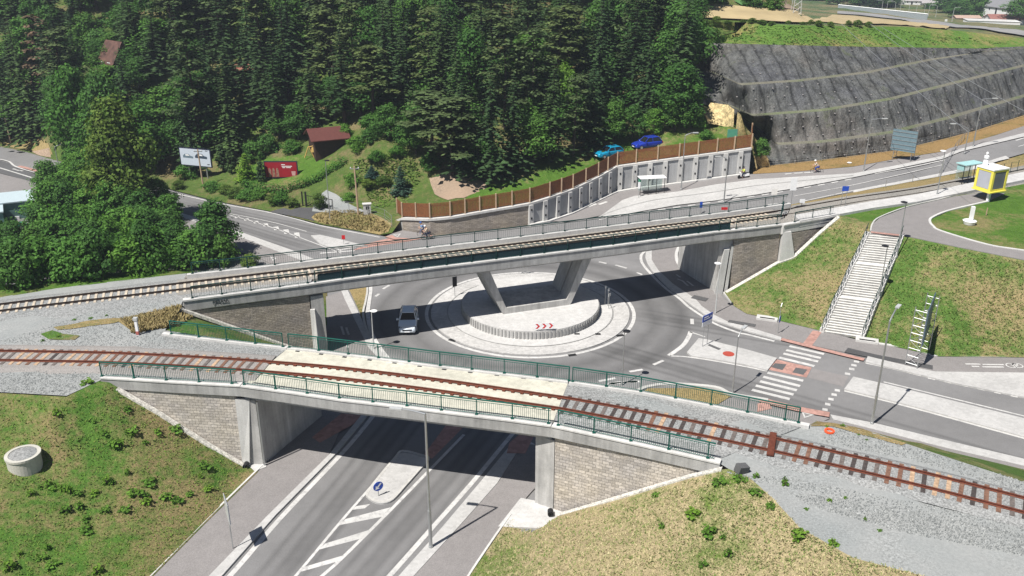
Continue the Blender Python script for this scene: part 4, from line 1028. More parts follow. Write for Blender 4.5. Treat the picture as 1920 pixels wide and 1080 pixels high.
b = MB(); slab_uz(b, [(lb0 + .04, PZ0 - .02), (rb1 - .03, PZ0 - .02), (rb1 - .35, PZ0 + .62), (lb0 + .35, PZ0 + .62)], -.02, 4.12); part(b, 'base_beam', M['concrete'], far)
b = MB()
for u0, u1 in ((lt0 - .2, lt1 + .5), (rt0 - .5, rt1 + .2)): slab_uz(b, [(u0, 5.7), (u1, 5.7), (u1 + .3, 5.84), (u0 - .3, 5.84)], -.1, 4.3)
part(b, 'bearing_block', M['concrete_d'], far)
# graffiti scribble on the left parapet
b = MB(); rnd = random.Random(5); a, c = ffr[0].lerp(ffr[1], .5), ffr[0].lerp(ffr[1], .78)
pts = []
for i in range(60):
    t = i / 59; p = a.lerp(c, t); nrm = Vector((p.x, p.y, 0)); pts.append(Vector((p.x + dw.x * .012 - du.x * 0 + .1 * sin(i * 1.7), p.y - .0 + dw.y * .012, 6.5 + .2 * sin(i * 1.1) + .08 * sin(i * 2.7))))
b.tube(pts, .018, 4); o = part(b, 'graffiti', M['black'], far)

pl = disc_mb(6.86, .0, .95, 96); plinth = pl.build('plinth', M['conc_floor']); tag(plinth, 'round raised concrete plinth with a ribbed edge in the middle of the roundabout', 'plinth')
b = MB()
for k in range(120):
    t = 2 * pi * k / 120; b.box((RC.x + 6.88 * cos(t), RC.y + 6.88 * sin(t), .5), (.12, .17, .76), t)
o = b.build('wall_ribs', M['concrete_d'], plinth)
b = MB(); b.lathe([(8.28, .125), (8.28, .15), (8.36, .15), (8.36, .125)], (RC.x, RC.y, 0), 96); struct(b.build('drain_channel', M['concrete_d']))

# ============================================================ TRACKS
def rail_prof(): return [(-.07, 0), (.07, 0), (.07, .02), (.02, .04), (.02, .11), (.042, .12), (.042, .16), (-.042, .16), (-.042, .12), (-.02, .11), (-.02, .04), (-.07, .02)][::-1]
ntr = smooth([P(*q, 6.8) for q in [(-330, 666), (-160, 664), (0, 664.3), (80, 665.6), (200, 668), (330, 674), (460, 682), (620, 695), (800, 716.5), (1000, 745), (1080, 757.5), (1280, 795), (1440, 828.5), (1600, 865), (1760, 903), (1920, 944), (2150, 1005)]], 6)
ntr = setz(resample(ntr, .65), 6.64)
ftr = smooth([P(*q, 6.9) for q in [(-260, 599), (-80, 584), (80, 564.8), (320, 537), (600, 504.3), (680, 495), (940, 464), (1230, 428), (1393, 408.3), (1483, 395), (1600, 374.5), (1720, 357), (1832, 336.5), (1920, 321), (2100, 286)]], 6)
ftr = setz(resample(ftr, .6), 6.74)
ta = thing('railway_track', (-8, 55.5, 6.5), 'rusty curved track on wooden sleepers crossing the near bridge', 'railway track')
tb = thing('railway_track', (0, 83, 6.5), 'track with pale concrete sleepers crossing the far bridge', 'railway track')
for s_ in (.752, -.752):
    b = MB(); b.sweep(offset(ntr, s_), rail_prof()); part(b, 'rail', M['rail'], ta)
    b = MB(); b.sweep(offset(ftr, s_), rail_prof()); part(b, 'rail', M['rail2'], tb)
slabL, slabR = (P(541, 652, 6.6), P(461, 718, 6.6)), (P(1066, 713, 6.6), P(1036, 796, 6.6))
def side(p, a, c): return (c.x - a.x) * (p.y - a.y) - (c.y - a.y) * (p.x - a.x)
def proj(p):
    d = p - Vector((0, 0, CAMH)); zc = d.y * CP - d.z * SP
    return 960 + FPX * d.x / zc, 540 - FPX * (d.y * SP + d.z * CP) / zc
wm = []
for nme, c in (('sleeper_dark', (.055, .045, .042)), ('sleeper_brown', (.17, .09, .06)), ('sleeper_tan', (.42, .29, .19)), ('sleeper_grey', (.13, .11, .10))): wm.append(mat_plain(nme, c, .85, vary=.4, scale=5))
wpl = [MB().box((0, 0, 0), (.25, 2.55, .16)).build('sleeper', m, ta) for m in wm]
rnd = random.Random(11); first = [True] * 4
def place(o, p, d, root):
    o.parent = root; o.location = Vector(p) - Vector(root.location); o.rotation_euler = (0, 0, atan2(d.y, d.x) + rnd.uniform(-.03, .03))
vis = []; padb = []
for i in range(1, len(ntr) - 1):
    p = ntr[i]; d = ntr[i + 1] - ntr[i - 1]
    on = side(p, slabL[1], slabL[0]) < 0 and side(p, slabR[1], slabR[0]) > 0
    if on: padb.append((p, d)); continue
    x, y = proj(p)
    if -40 < x < 1980: vis.append((p, d, x))
vis.sort(key=lambda q: (q[0] - Vector((0, 0, CAMH))).length)
rest = MB()
for k, (p, d, x) in enumerate(vis):
    wgt = [.35, .27, .22, .16] if x > 1000 else [.05, .25, .35, .35]
    j = rnd.choices(range(4), wgt)[0]
    if k < 100:
        o = wpl[j] if first[j] else wpl[j].copy()
        if not first[j]: COL.objects.link(o)
        first[j] = False; place(o, p - Vector((0, 0, .075)), d, ta)
    else: rest.box(p - Vector((0, 0, .075)), (.25, 2.55, .16), atan2(d.y, d.x))
for j in range(4):
    if first[j]: bpy.data.objects.remove(wpl[j])
if rest.v: struct(part(rest, 'sleepers', wm[3], ta), 'stuff')
o0 = MB().box((0, 0, 0), (.22, .36, .1)).build('rail_pad', M['rail'], ta); used = False
cnt = 0
for p, d in padb:
    n_ = Vector((-d.y, d.x, 0)).normalized()
    for s_ in (.752, -.752):
        if cnt >= 98: continue
        o = o0.copy() if used else o0
        if used: COL.objects.link(o)
        used = True; cnt += 1; place(o, p + n_ * s_ + Vector((0, 0, -.03)), d, ta)
# rail joint plate and switch box
b = MB()
for x, y in ((1447, 832),):
    p = P(x, y, 6.74); d = Vector((1, -.35, 0)); b.box(p, (.42, 2.7, .1), atan2(d.y, d.x))
part(b, 'joint_plate', M['rail'], ta)
cs = MB().add([(-.13, -1.25, -.1), (.13, -1.25, -.1), (.13, 1.25, -.1), (-.13, 1.25, -.1), (-.1, -1.22, .02), (.1, -1.22, .02), (.1, 1.22, .02), (-.1, 1.22, .02)], [(0, 3, 2, 1), (4, 5, 6, 7), (0, 1, 5, 4), (1, 2, 6, 5), (2, 3, 7, 6), (3, 0, 4, 7)]).build('sleeper', M['sleeper_w'], tb)
vis = []
for i in range(1, len(ftr) - 1):
    x, y = proj(ftr[i])
    if -40 < x < 1447: vis.append((ftr[i], ftr[i + 1] - ftr[i - 1]))
vis.sort(key=lambda q: (q[0] - Vector((0, 0, CAMH))).length)
rest = MB()
for k, (p, d) in enumerate(vis):
    if k < 100:
        o = cs if k == 0 else cs.copy()
        if k: COL.objects.link(o)
        place(o, p - Vector((0, 0, .01)), d, tb)
    else: rest.box(p - Vector((0, 0, .04)), (.24, 2.5, .13), atan2(d.y, d.x))
struct(part(rest, 'sleepers', M['sleeper_w'], tb), 'stuff')
# ballast beds
def seg_by_x(path, x0, x1): return [p for p in path if x0 <= proj(p)[0] <= x1]
b = MB(); b.sweep(setz(seg_by_x(ntr, -320, 505), 6.5), [(2.6, -.1), (1.75, .115), (-1.75, .115), (-2.6, -.1)]); struct(b.build('ballast', M['track_dirt']))
b = MB(); b.sweep(setz(seg_by_x(ntr, 1052, 2140), 6.5), [(1.9, -.1), (1.35, .115), (-1.35, .115), (-1.9, -.1)]); struct(b.build('ballast', M['ballast']))
b = MB(); b.prism([p.xy for p in (P(541, 652, ZT), P(461, 718, ZT), P(190, 712, ZT), P(309, 620, ZT), P(420, 636, ZT))], 6.2, 6.53); struct(b.build('ballast', M['ballast']))
b = MB(); b.prism([P(x, y, 6.5).xy for x, y in [(1066, 715), (1036, 797), (1120, 818), (1340, 864), (1510, 798), (1340, 763), (1200, 736)]], 6.2, 6.53); struct(b.build('ballast', M['ballast']))
b = MB(); b.sweep(setz(seg_by_x(ftr, -250, 360), 6.5), [(3.4, -.2), (1.7, .20), (-1.7, .20), (-3.4, -.2)]); struct(b.build('ballast', M['ballast']))
b = MB(); b.sweep(setz(seg_by_x(ftr, 330, 1470), 6.5), [(1.9, -.1), (1.9, .205), (-1.75, .205), (-1.75, -.1)]); struct(b.build('ballast', M['ballast_b']))
bk = [P(x, y, 6.8) for x, y in [(350, 515), (480, 502), (600, 488), (760, 470), (940, 449.5), (1120, 428), (1240, 414), (1360, 400), (1470, 386)]]
tr_in = offset(seg_by_x(ftr, 345, 1470), 1.88)
b = MB(); b.prism([p.xy for p in bk] + [p.xy for p in tr_in][::-1], 6.45, 6.84); struct(b.build('ballast_shoulder', M['ballast_b']))
trf = offset(seg_by_x(ftr, 590, 1372), -1.72)
fr1 = seg_by_x(dens(offset(ffr, .44), 1.0), 592, 1370)
b = MB(); b.prism([p.xy for p in trf] + [p.xy for p in fr1][::-1], 6.1, 6.28); struct(b.build('walkway_channel', M['gutter']))
for x0, x1, mm in ((344, 588, M['ballast']), (1374, 1466, M['ballast_b'])):
    t_ = offset(seg_by_x(ftr, x0, x1), -1.72); f_ = seg_by_x(dens(offset(ffr, .44), .5), x0, x1)
    b = MB(); b.prism([p.xy for p in t_] + [p.xy for p in f_][::-1], 6.3, 6.7); struct(b.build('ballast_shoulder', mm))

# ============================================================ RAILINGS
def railing(path, h, label, group, m, bars=.13, post=2.4, bw=.02, top=.05, second=.16, cat='railing'):
    path = dens(path, .5); c = path[len(path) // 2].copy()
    root = thing('railing', path[0], label, cat, group)
    up = lambda z: [q + Vector((0, 0, z)) for q in path]
    b = MB(); b.tube(up(h), top, 6); part(b, 'handrail', m, root)
    b = MB(); b.tube(up(h - second), top * .5, 4); b.tube(up(.1), top * .5, 4); part(b, 'cross_rails', m, root)
    ps = resample(path, post)
    if (ps[-1] - path[-1]).length > post * .35: ps.append(path[-1])
    pm = MB().box((0, 0, h / 2), (.07, .07, h)).box((0, 0, .03), (.2, .2, .03)).build('post', m, root)
    for k, p in enumerate(ps):
        o = pm if k == 0 else pm.copy()
        if k: COL.objects.link(o); o.parent = root
        o.location = p - Vector(root.location)
    b = MB()
    for p in resample(path, bars):
        b.box(p + Vector((0, 0, (h - second + .1) / 2)), (bw, bw, h - second - .1))
    struct(part(b, 'bars', m, root), 'stuff')
    return root
GN = 'green railings along the near bridge'; GF = 'green railings along the far bridge'
def seg_px(path, x0, x1): return seg_by_x(dens(path, .25), x0, x1)
nfi, nbi = offset(nf, .22), offset(nb, -.13)
railing(seg_px(nfi, 190, 447), 1.12, 'green railing along the left wing of the near bridge, beside the grass slope', GN, M['green'])
railing(seg_px(nfi, 453, 1035), 1.12, 'long green railing along the cream deck edge above the shaded road', GN, M['green'])
railing(seg_px(nfi, 1041, 1346), 1.12, 'green railing above the right block wing wall of the near bridge', GN, M['green'])
railing(seg_px(nbi, 320, 536), 1.12, 'green railing between the gravel and the small grass slope left of the near bridge deck', GN, M['green'])
railing(seg_px(nbi, 541, 1068), 1.12, 'long green railing on the roundabout side of the cream deck', GN, M['green'])
railing(seg_px(nbi, 1072, 1500), 1.12, 'green railing on the roundabout side beside the wooden sleepers', GN, M['green'])
ffi, fbi = offset(ffr, .2), offset(fbk, -.15)
railing(seg_px(ffi, 355, 582), 1.05, 'dark green railing above the graffiti at the left end of the far bridge', GF, M['dgreen'], .2, bw=.013)
rp_ = railing(seg_px(ffi, 590, 1370), 1.05, 'long dark green railing on the near side of the far bridge, above the slanted legs', GF, M['dgreen'], .2, bw=.013)
b = MB(); b.sweep(offset(seg_px(ffi, 591, 1369), .08), [(.012, .06), (-.012, .06), (-.012, .66), (.012, .66)]); part(b, 'infill_panel', M['gutter'], rp_)
railing(seg_px(ffi, 1378, 1464), 1.05, 'short dark green railing above the brown block wall right of the far bridge', GF, M['dgreen'], .2, bw=.013)
railing([q + Vector((0, -.3, .05)) for q in seg_px(ffi, 1486, 1560)], 1.05, 'dark green railing at the platform end, right of the pale concrete pilaster', GF, M['dgreen'], .2, bw=.013)
railing([P(1468, 395, 6.95), P(1464, 408, 6.95)], 1.05, 'short dark green railing closing the end of the platform', GF, M['dgreen'], .2, bw=.013)
railing(seg_px(fbi, 356, 1478), 1.05, 'long dark green railing on the far side of the far bridge', GF, M['dgreen'], .2, bw=.013)

# ============================================================ RETAINING WALL AND FENCE
rw = thing('retaining_wall', wbase[5], 'long retaining wall of blocks and grey concrete panels below the brown fence', 'retaining wall')
def wallseg(i0, i1, m, name, fwd=0.0, u=None):
    b = MB(); vs = []
    P_ = [Vector((p.x, p.y, 0)) for p in wbase[i0:i1 + 1]]; zb = [p.z for p in wbase[i0:i1 + 1]]; zt = wtop[i0:i1 + 1]
    # refine
    R, ZB, Z2 = [], [], []
    for k in range(len(P_) - 1):
        n = max(1, int((P_[k + 1] - P_[k]).length / 1.0))
        for j in range(n): t = j / n; R.append(P_[k].lerp(P_[k + 1], t)); ZB.append(zb[k] + (zb[k + 1] - zb[k]) * t); Z2.append(zt[k] + (zt[k + 1] - zt[k]) * t)
    R.append(P_[-1]); ZB.append(zb[-1]); Z2.append(zt[-1]); off = offset(R, .5)
    for q, o_, a, c in zip(R, off, ZB, Z2): vs += [(q.x, q.y, a - .5), (q.x, q.y, c), (o_.x, o_.y, c), (o_.x, o_.y, a - .5)]
    L = len(R); fs = []
    for i in range(L - 1):
        for k in range(4): fs.append([i * 4 + k, (i + 1) * 4 + k, (i + 1) * 4 + (k + 1) % 4, i * 4 + (k + 1) % 4])
    fs += [[0, 1, 2, 3], [(L - 1) * 4 + k for k in (3, 2, 1, 0)]]
    b.add(vs, fs); part(b, name, m, rw, (R[-1] - R[0])); return R, ZB, Z2
mpan = mat_concrete('grey_wall_panel', .40, (.98, .99, 1.0), .22)
wallseg(0, 5, M['blocks2'], 'block_wall')
R2 = wallseg(5, 13, mpan, 'panel_wall')
capp = [Vector((p.x, p.y, z)) for p, z in zip(wbase, wtop)]
capp = dens([capp[0] + Vector((-2.3, 1.6, -1.35))] + capp, 1.0)
b = MB(); b.sweep(capp, [(.6, -.2), (-.16, -.2), (-.16, .08), (.6, .08)]); part(b, 'coping', M['concrete_w'], rw)
b = MB(); vs = [wbase[0] + Vector((-2.3, 1.6, -.4)), wbase[0] + Vector((0, 0, -.4)), Vector((wbase[0].x, wbase[0].y, wtop[0])), Vector((wbase[0].x - 2.3, wbase[0].y + 1.6, wtop[0] - 1.4))]
b.add([v for v in vs] + [v + Vector((.2, .4, 0)) for v in vs], [(0, 1, 2, 3), (7, 6, 5, 4), (0, 3, 7, 4), (3, 2, 6, 7)]); part(b, 'block_wall', M['concrete_d'], rw)
line = [Vector((p.x, p.y, p.z)) for p in wbase[5:14]]; tops = wtop[5:14]; L = plen(line); n = 16
def along(line, tops, s):
    for k in range(len(line) - 1):
        d = (line[k + 1] - line[k]).length
        if s <= d + 1e-6: t = s / d; return line[k].lerp(line[k + 1], t), tops[k] + (tops[k + 1] - tops[k]) * t, (line[k + 1] - line[k])
        s -= d
    return line[-1], tops[-1], line[-1] - line[-2]
for k in range(n + 1):
    p, zt_, d = along(line, tops, L * (.003 + .955 * k / n)); a = atan2(d.y, d.x); nrm = Vector((-d.y, d.x, 0)).normalized()
    b = MB(); b.box((p.x - nrm.x * .12, p.y - nrm.y * .12, (p.z + zt_) / 2 - .15), (.62, .34, zt_ - p.z - .1), a); o = part(b, 'pilaster', M['concrete_w'], rw)
    for t in (.33, .72):
        z = p.z + (zt_ - p.z) * t
        b = MB(); b.box((p.x - nrm.x * .3, p.y - nrm.y * .3, z), (.2, .06, .26), a); q = b.build('anchor_head', M['black'], o)
kerb('path_kerb', dens([PR(x, y + 1.2, .05) for x, y in WB[5:]], 1.0), .5, .22, M['concrete_w'])
fence = thing('wooden_fence', (2, 110, 3), 'long brown plank fence with pale posts on top of the retaining wall', 'fence')
fl = [Vector((p.x, p.y + .25, z + .08)) for p, z in zip(wbase, wtop)]
fl = [fl[0] + Vector((-.9, 2.2, -.1))] + fl
fl.append(fl[-1] + Vector((.7, 3.2, .8)))
segs = []
for a, c in zip(fl, fl[1:]):
    n = max(1, round((c - a).length / 2.5))
    for k in range(n): segs.append((a.lerp(c, k / n), a.lerp(c, (k + 1) / n)))
H = 1.75
pm = MB().box((0, 0, .95), (.16, .16, 2.0)).build('post', M['woodpost'], fence); pts_ = [s_[0] for s_ in segs] + [segs[-1][1]]
for k, p in enumerate(pts_):
    o = pm if k == 0 else pm.copy()
    if k: COL.objects.link(o); o.parent = fence
    o.location = p - Vector(fence.location) + Vector((0, -.1, 0))
for a, c in segs:
    b = MB(); L = (c - a).length; n = max(2, int(L / .17)); d = c - a
    for j in range(n):
        p = a.lerp(c, (j + .5) / n); b.box((p.x, p.y, p.z + .1 + H / 2), (L / n * .80, .04, H + rnd.uniform(-.03, .03)), atan2(d.y, d.x))
    for zz in (.35, 1.5):
        m_ = (a + c) / 2; b.box((m_.x, m_.y + .06, m_.z + zz), (L, .05, .1), atan2(d.y, d.x))
    part(b, 'plank_panel', M['wood'], fence)

# ============================================================ STAIRS
st = thing('staircase', st_bl.lerp(st_br, .5), 'wide pale concrete staircase up the grass bank', 'staircase')
bl, br_, tl, tr_ = st_bl, st_br, st_tl, st_tr
N = 42; b = MB(); land = (14, 28); tot = N + len(land) * 2.2; t = 0; z = .12; rise = (7 - .12) / N
def stp(t, side_): return (bl.lerp(tl, t) if side_ < 0 else br_.lerp(tr_, t))
k_t = 0.0; flights = []
for i in range(N):
    t1 = (k_t + 1) / tot if i not in land else (k_t + 3.2) / tot
    t0 = k_t / tot; z += rise
    a, c, d, e = stp(t0, -1), stp(t0, 1), stp(t1, 1), stp(t1, -1)
    zb_ = z - rise - .5
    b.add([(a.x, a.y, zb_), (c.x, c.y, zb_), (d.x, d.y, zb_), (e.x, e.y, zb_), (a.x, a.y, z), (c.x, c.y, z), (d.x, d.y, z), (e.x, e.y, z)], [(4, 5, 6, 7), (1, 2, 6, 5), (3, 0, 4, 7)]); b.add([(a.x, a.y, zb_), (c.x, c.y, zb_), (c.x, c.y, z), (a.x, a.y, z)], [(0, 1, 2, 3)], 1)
    flights.append((t0, z)); k_t += 1 if i not in land else 3.2
mst = mat_concrete('stair_concrete', .66, (1, .985, .93), .12)
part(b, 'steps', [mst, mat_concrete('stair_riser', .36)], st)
def zat(t):
    zz = flights[0][1]
    for t0, z_ in flights:
        if t0 <= t: zz = z_
    return zz
for s_ in (-1, 1):
    b = MB(); path = []
    for k in range(26):
        t = k / 25; p = stp(t, s_); q = stp(t, -s_); out = (p - q).xy.to_3d().normalized(); path.append(Vector((p.x, p.y, zat(t) + .08)) + out * .22)
    for i in range(25):
        a, c = path[i], path[i + 1]; b.box(((a.x + c.x) / 2, (a.y + c.y) / 2, (a.z + c.z) / 2 - .35), ((c - a).xy.length + .0, .42, .9), atan2(c.y - a.y, c.x - a.x))
    part(b, 'side_wall', M['concrete_w'], st)
    r = thing('stair_railing', path[0], 'dark metal railing on the %s side of the concrete staircase' % ('left' if s_ < 0 else 'right'), 'railing', 'railings along the concrete staircase')
    hp = [q + Vector((0, 0, .95)) for q in smooth(path[::3] + [path[-1]], 2)]
    b = MB(); b.tube(hp, .03, 5); part(b, 'handrail', M['dgreen'], r)
    b = MB(); b.tube([q - Vector((0, 0, .45)) for q in hp], .02, 4); part(b, 'cross_rail', M['dgreen'], r)
    pmm = MB().box((0, 0, .45), (.05, .05, 1.0)).build('post', M['dgreen'], r)
    for k, p in enumerate(path[::2]):
        o = pmm if k == 0 else pmm.copy()
        if k: COL.objects.link(o); o.parent = r
        o.location = p - Vector(r.location)

# ============================================================ LAMPS, SIGNS, STREET FURNITURE
GL = 'street lamps around the roundabout'
def lamp(base, top, arm, label, r=.075, style='arm', group=GL, name='street_lamp', mat=None, hh=None):
    """base: pixel or point; top: pixel of the pole top (or None + hh); arm: world vector of the arm"""
    m = mat or M['steel']
    p = base if isinstance(base, Vector) else PT(*base)
    h = (height_at(p, *top) - p.z) if top else hh
    t = thing(name, p, label, 'street lamp', group); o = Vector((0, 0, 0))
    b = MB(); b.tube([(0, 0, 0), (0, 0, h * .3)], r * 1.25, 8); b.tube([(0, 0, h * .3), (0, 0, h)], r, 8, r2=r * .7); b.lathe([(r * 1.6, 0), (r * 1.6, .25), (r * 1.2, .3)], (0, 0, 0), 8)
    b.build('pole', m, t)
    a = Vector(arm)
    if style == 'arm':
        L = a.xy.length; pts = [Vector((0, 0, h))]
        for k in range(1, 7):
            q = k / 6; pts.append(Vector((a.x * q, a.y * q, h + a.z * sin(q * pi / 2) + .0)))
        MB().tube(pts, r * .7, 6, r2=r * .5).build('arm', m, t); e = pts[-1]; d = a.xy.to_3d().normalized()
        hb = MB().box((0, 0, 0), (.75, .28, .1)).box((.08, 0, -.06), (.5, .22, .05)).build('lamp_head', M['steel_l'], t)
        hb.location = e + d * .3; hb.rotation_euler = (0, 0, atan2(a.y, a.x))
    else:
        d = a.xy.to_3d().normalized() if a.length else Vector((1, 0, 0))
        hb = MB().lathe([(.05, -.06), (.3, -.03), (.32, .02), (.2, .07), (.02, .09)], (.22, 0, 0), 14).box((0, 0, .0), (.25, .08, .06)).build('lamp_head', M['signwhite'] if style == 'disc' else M['black'], t)
        hb.location = Vector((0, 0, h)); hb.rotation_euler = (0, 0, atan2(d.y, d.x))
    return t
lamp((808, 1029), (797, 776), (-1.45, .25, .2), 'tall grey street lamp standing before the near bridge beside the paved strip', .09)
lamp((1634, 797), (1657, 602), (.95, 1.25, .55), 'tall grey street lamp on the paved strip beside the lower right road', .09)
lamp((1373, 738), (1384, 632), (.5, .7, .45), 'shorter grey street lamp at the zebra crossing behind the near railing', .06)
lamp((1619, 322.5), (1635, 224), (1.5, .1, .1), 'tall street lamp before the netted slope, left of the big sign back')
lamp((1824, 276), (1842, 186), (1.5, .1, .1), 'tall street lamp at the rising road, right of the big sign back')
lamp((1808, 289), (1816, 243), (-2.0, .1, .8), 'short curved street lamp leaning over the rising road near the top right')
lamp(P(1757, 364, 7.28), (1769, 283), (-.4, 0, 0), 'small white-headed lamp on the station platform left of the yellow cube', .055, 'disc')
lamp((1587, 363), (1593, 305), (-.4, 0, 0), 'small white-headed lamp at the near edge of the rising road', .055, 'disc')
lamp((1357, 381), (1364, 300), (-1.0, -.1, .5), 'curved street lamp in front of the grey wall panels, above the red sign')
lamp((1277, 357), (1286, 254), (1.1, .1, .35), 'street lamp beside the bus shelter in front of the retaining wall')
lamp((1341, 589), (1345, 494), (-.5, .1, 0), 'small lamp on the cycle path at the right abutment of the far bridge', .055, 'disc', mat=M['steel_l'])
lamp((701, 656), (699, 583), (.5, 0, 0), 'small lamp at the left outer edge of the roundabout, next to the silver car', .055, 'disc', mat=M['steel_l'])
lamp((1166, 722), (1171, 622), (.3, .2, 0), 'thin lamp post at the lower right of the roundabout', .05, 'dark')
lamp((113, 327), (106, 275), (2.6, .2, .7), 'grey street lamp on the road at the far left', .07)
lamp((619, 412), (610, 301), (0.01, 0, 0), 'thin pale post in the dry verge beside the gate', .055, 'dark')
lamp((1681, 484), (1699, 379), (-.6, 0, 0), 'park lamp standing right of the staircase top', .06, 'dark', group='park lamps beside the staircase')
lamp((1646, 568), (1665, 461), (-.6, 0, 0), 'park lamp halfway down the grass bank right of the staircase', .06, 'dark', group='park lamps beside the staircase')
lamp((1548, 470), None, (-.4, 0, 0), 'x', hh=1) if False else None
# wooden utility poles
def upole(base, top, label, rr=.13):
    p = PT(*base); h = height_at(p, *top) - p.z; t = thing('utility_pole', p, label, 'utility pole', 'utility poles by the hillside')
    MB().tube([(0, 0, 0), (-.1, 0, h)], rr, 8, r2=rr * .7).build('pole', M['woodpost'], t)
    MB().box((-.1, 0, h - .3), (1.2, .1, .1)).build('crossarm', M['steel'], t)
    for k in (-.5, 0, .5): MB().lathe([(.05, 0), (.07, .08), (.04, .16)], (k - .1, 0, h - .25), 8).build('insulator', M['signwhite'], t)
    return t
upole((672, 403), (667, 312), 'wooden utility pole beside the small concrete meter box')
upole((382, 355), (373, 280), 'tall utility pole in front of the white billboard')
upole((21, 271), (8, 220), 'utility pole at the left edge of the picture beside the road')

def steel_post(t, p, h, r=.03): return MB().tube([(p[0], p[1], 0), (p[0], p[1], h)], r, 6).build('post', M['steel'], t)
# red and white chevron board
p = PT(1020, 637); t = thing('chevron_board', p, 'white board with three red chevrons in front of the ribbed plinth', 'road sign')
for x in (-.55, 0, .55): steel_post(t, (x, 0), 1.75)
for x in (-.62, 0, .62):
    MB().box((x, -.05, 1.45), (.6, .03, .62)).build('panel', M['signwhite'], t)
    b = MB(); b.add([(x - .22, -.07, 1.70), (x - .02, -.07, 1.70), (x + .22, -.07, 1.45), (x - .02, -.07, 1.20), (x - .22, -.07, 1.20), (x + .02, -.07, 1.45)], [(0, 5, 2, 1), (5, 4, 3, 2)])
    b.build('chevron', M['signred'], t)
t.rotation_euler = (0, 0, .12)
def disc_sign(p, h, r, rz, label, face, back, mark=None, name='road_sign', cat='road sign', group=None):
    t = thing(name, p, label, cat, group, rz); steel_post(t, (0, 0), h + r)
    b = MB(); b.lathe([(r, 0), (r, .02)], (0, 0, 0), 20); d = b.build('sign_face', face, t); d.rotation_euler = (pi / 2, 0, 0); d.location = (0, -.04, h)
    b = MB(); b.lathe([(r * 1.06, 0), (r * 1.06, .015)], (0, 0, 0), 20); d = b.build('sign_rim', back, t); d.rotation_euler = (pi / 2, 0, 0); d.location = (0, -.028, h)
    if mark:
        b = MB(); mark(b); d = b.build('sign_mark', M['signwhite'], t); d.location = (0, -.07, h)
    return t
def arrow(b):
    a = -2.35; c_, s_ = cos(a), sin(a); R = lambda x, z: (x * c_ - z * s_, 0, x * s_ + z * c_)
    b.add([R(-.3, -.055), R(.08, -.055), R(.08, .055), R(-.3, .055)], [(0, 1, 2, 3)]); b.add([R(.06, -.18), R(.32, 0), R(.06, .18)], [(0, 1, 2)])
disc_sign(PT(710, 933), .95, .36, .55, 'round blue keep-side arrow sign on the paved island under the near bridge', M['signblue'], M['signwhite'], arrow)
disc_sign(PT(1458, 627), 1.6, .33, 1.0, 'round blue path sign with a curved pole top below the grass bank', M['signblue'], M['signwhite'])
t = [o for o in COL.objects if o.get('label', '').startswith('round blue path')][0]
MB().tube([(0, 0, 1.9), (-.05, 0, 2.4), (.0, 0, 2.9), (.25, 0, 3.15), (.5, 0, 3.05)], .035, 6).build('curved_arm', M['steel'], t)
# direction board (blue over white) on the splitter island
p = PT(1321, 650); t = thing('direction_sign', p, 'blue and white direction sign on the pale splitter island', 'road sign', rz=.75)
steel_post(t, (-.35, 0), 3.2); steel_post(t, (.35, 0), 3.2)
MB().box((0, -.05, 3.0), (1.5, .04, .62)).build('blue_panel', M['signblue'], t)
MB().box((0, -.05, 2.45), (1.5, .04, .44)).build('white_panel', M['signwhite'], t)
b = MB(); b.box((-.2, -.08, 3.1), (.7, .01, .09)).box((-.1, -.08, 2.9), (.9, .01, .09)); b.add([(.42, -.08, 2.85), (.66, -.08, 3.0), (.42, -.08, 3.15)], [(0, 1, 2)]); b.build('lettering', M['signwhite'], t)
# square warning board seen almost edge-on at the bottom left path
p = P(437, 1028, .13); t = thing('road_sign', p, 'square sign with a ribbed back on a thin post at the bottom left path', 'road sign', rz=radians(116))
steel_post(t, (0, 0), 3.6, .035)
MB().box((0, .04, 2.95), (1.5, .03, 1.5)).build('panel', M['steel_l'], t)
for k in range(8):
    MB().box((0, .0, 2.32 + k * .18), (1.45, .05, .04)).build('rib', M['signwhite'], t)
# black sign seen from behind and the posts on the roundabout
def small_sign(px_, h, w_, hh, label, m, rz=0.0, group='small signs on the roundabout island', posts=1):
    t = thing('road_sign', PT(*px_), label, 'road sign', group, rz); 
    for k in range(posts): steel_post(t, ((k - (posts - 1) / 2) * .5, 0), h + hh)
    MB().box((0, -.04, h + hh / 2), (w_, .03, hh)).build('panel', m, t); MB().box((0, -.015, h + hh / 2), (w_ * .9, .02, .05)).build('bracket', M['steel'], t)
    return t
small_sign((853, 557), 1.2, .5, 1.1, 'dark upright sign seen from behind on the left of the roundabout apron', M['black'], .5)
small_sign((1134, 573), 1.9, .16, .3, 'left post of the trio of slim posts right of the plinth', M['steel_l'], .3)
small_sign((1139.5, 576), 1.8, .16, .3, 'middle post of the trio of slim posts right of the plinth', M['steel_l'], .3)
small_sign((1141, 581), 1.5, .4, .3, 'right post of the trio of slim posts, its small plate turned sideways', M['steel_l'], .9)
small_sign((973, 514), 1.2, .5, .45, 'leftmost of the small grey signs behind the plinth under the far bridge', M['steel'], .1)
small_sign((981, 515), 1.2, .5, .45, 'middle one of the small grey signs behind the plinth under the far bridge', M['steel'], .1)
small_sign((988, 514), 1.2, .5, .45, 'rightmost of the small grey signs behind the plinth under the far bridge', M['steel'], .1)
GS = 'signs beside the far bridge'
small_sign((1447, 402), 2.6, .75, .8, 'white square plate on a post behind the far parapet', M['signwhite'], .1, GS)
b_ = small_sign((1482, 393), 2.2, .7, 1.4, 'tall white plate with a black post at the end of the far railing', M['signwhite'], .1, GS)
small_sign((1357, 406), .9, .8, .35, 'small red plate behind the far railing below the curved lamp', M['signred'], 0, GS)
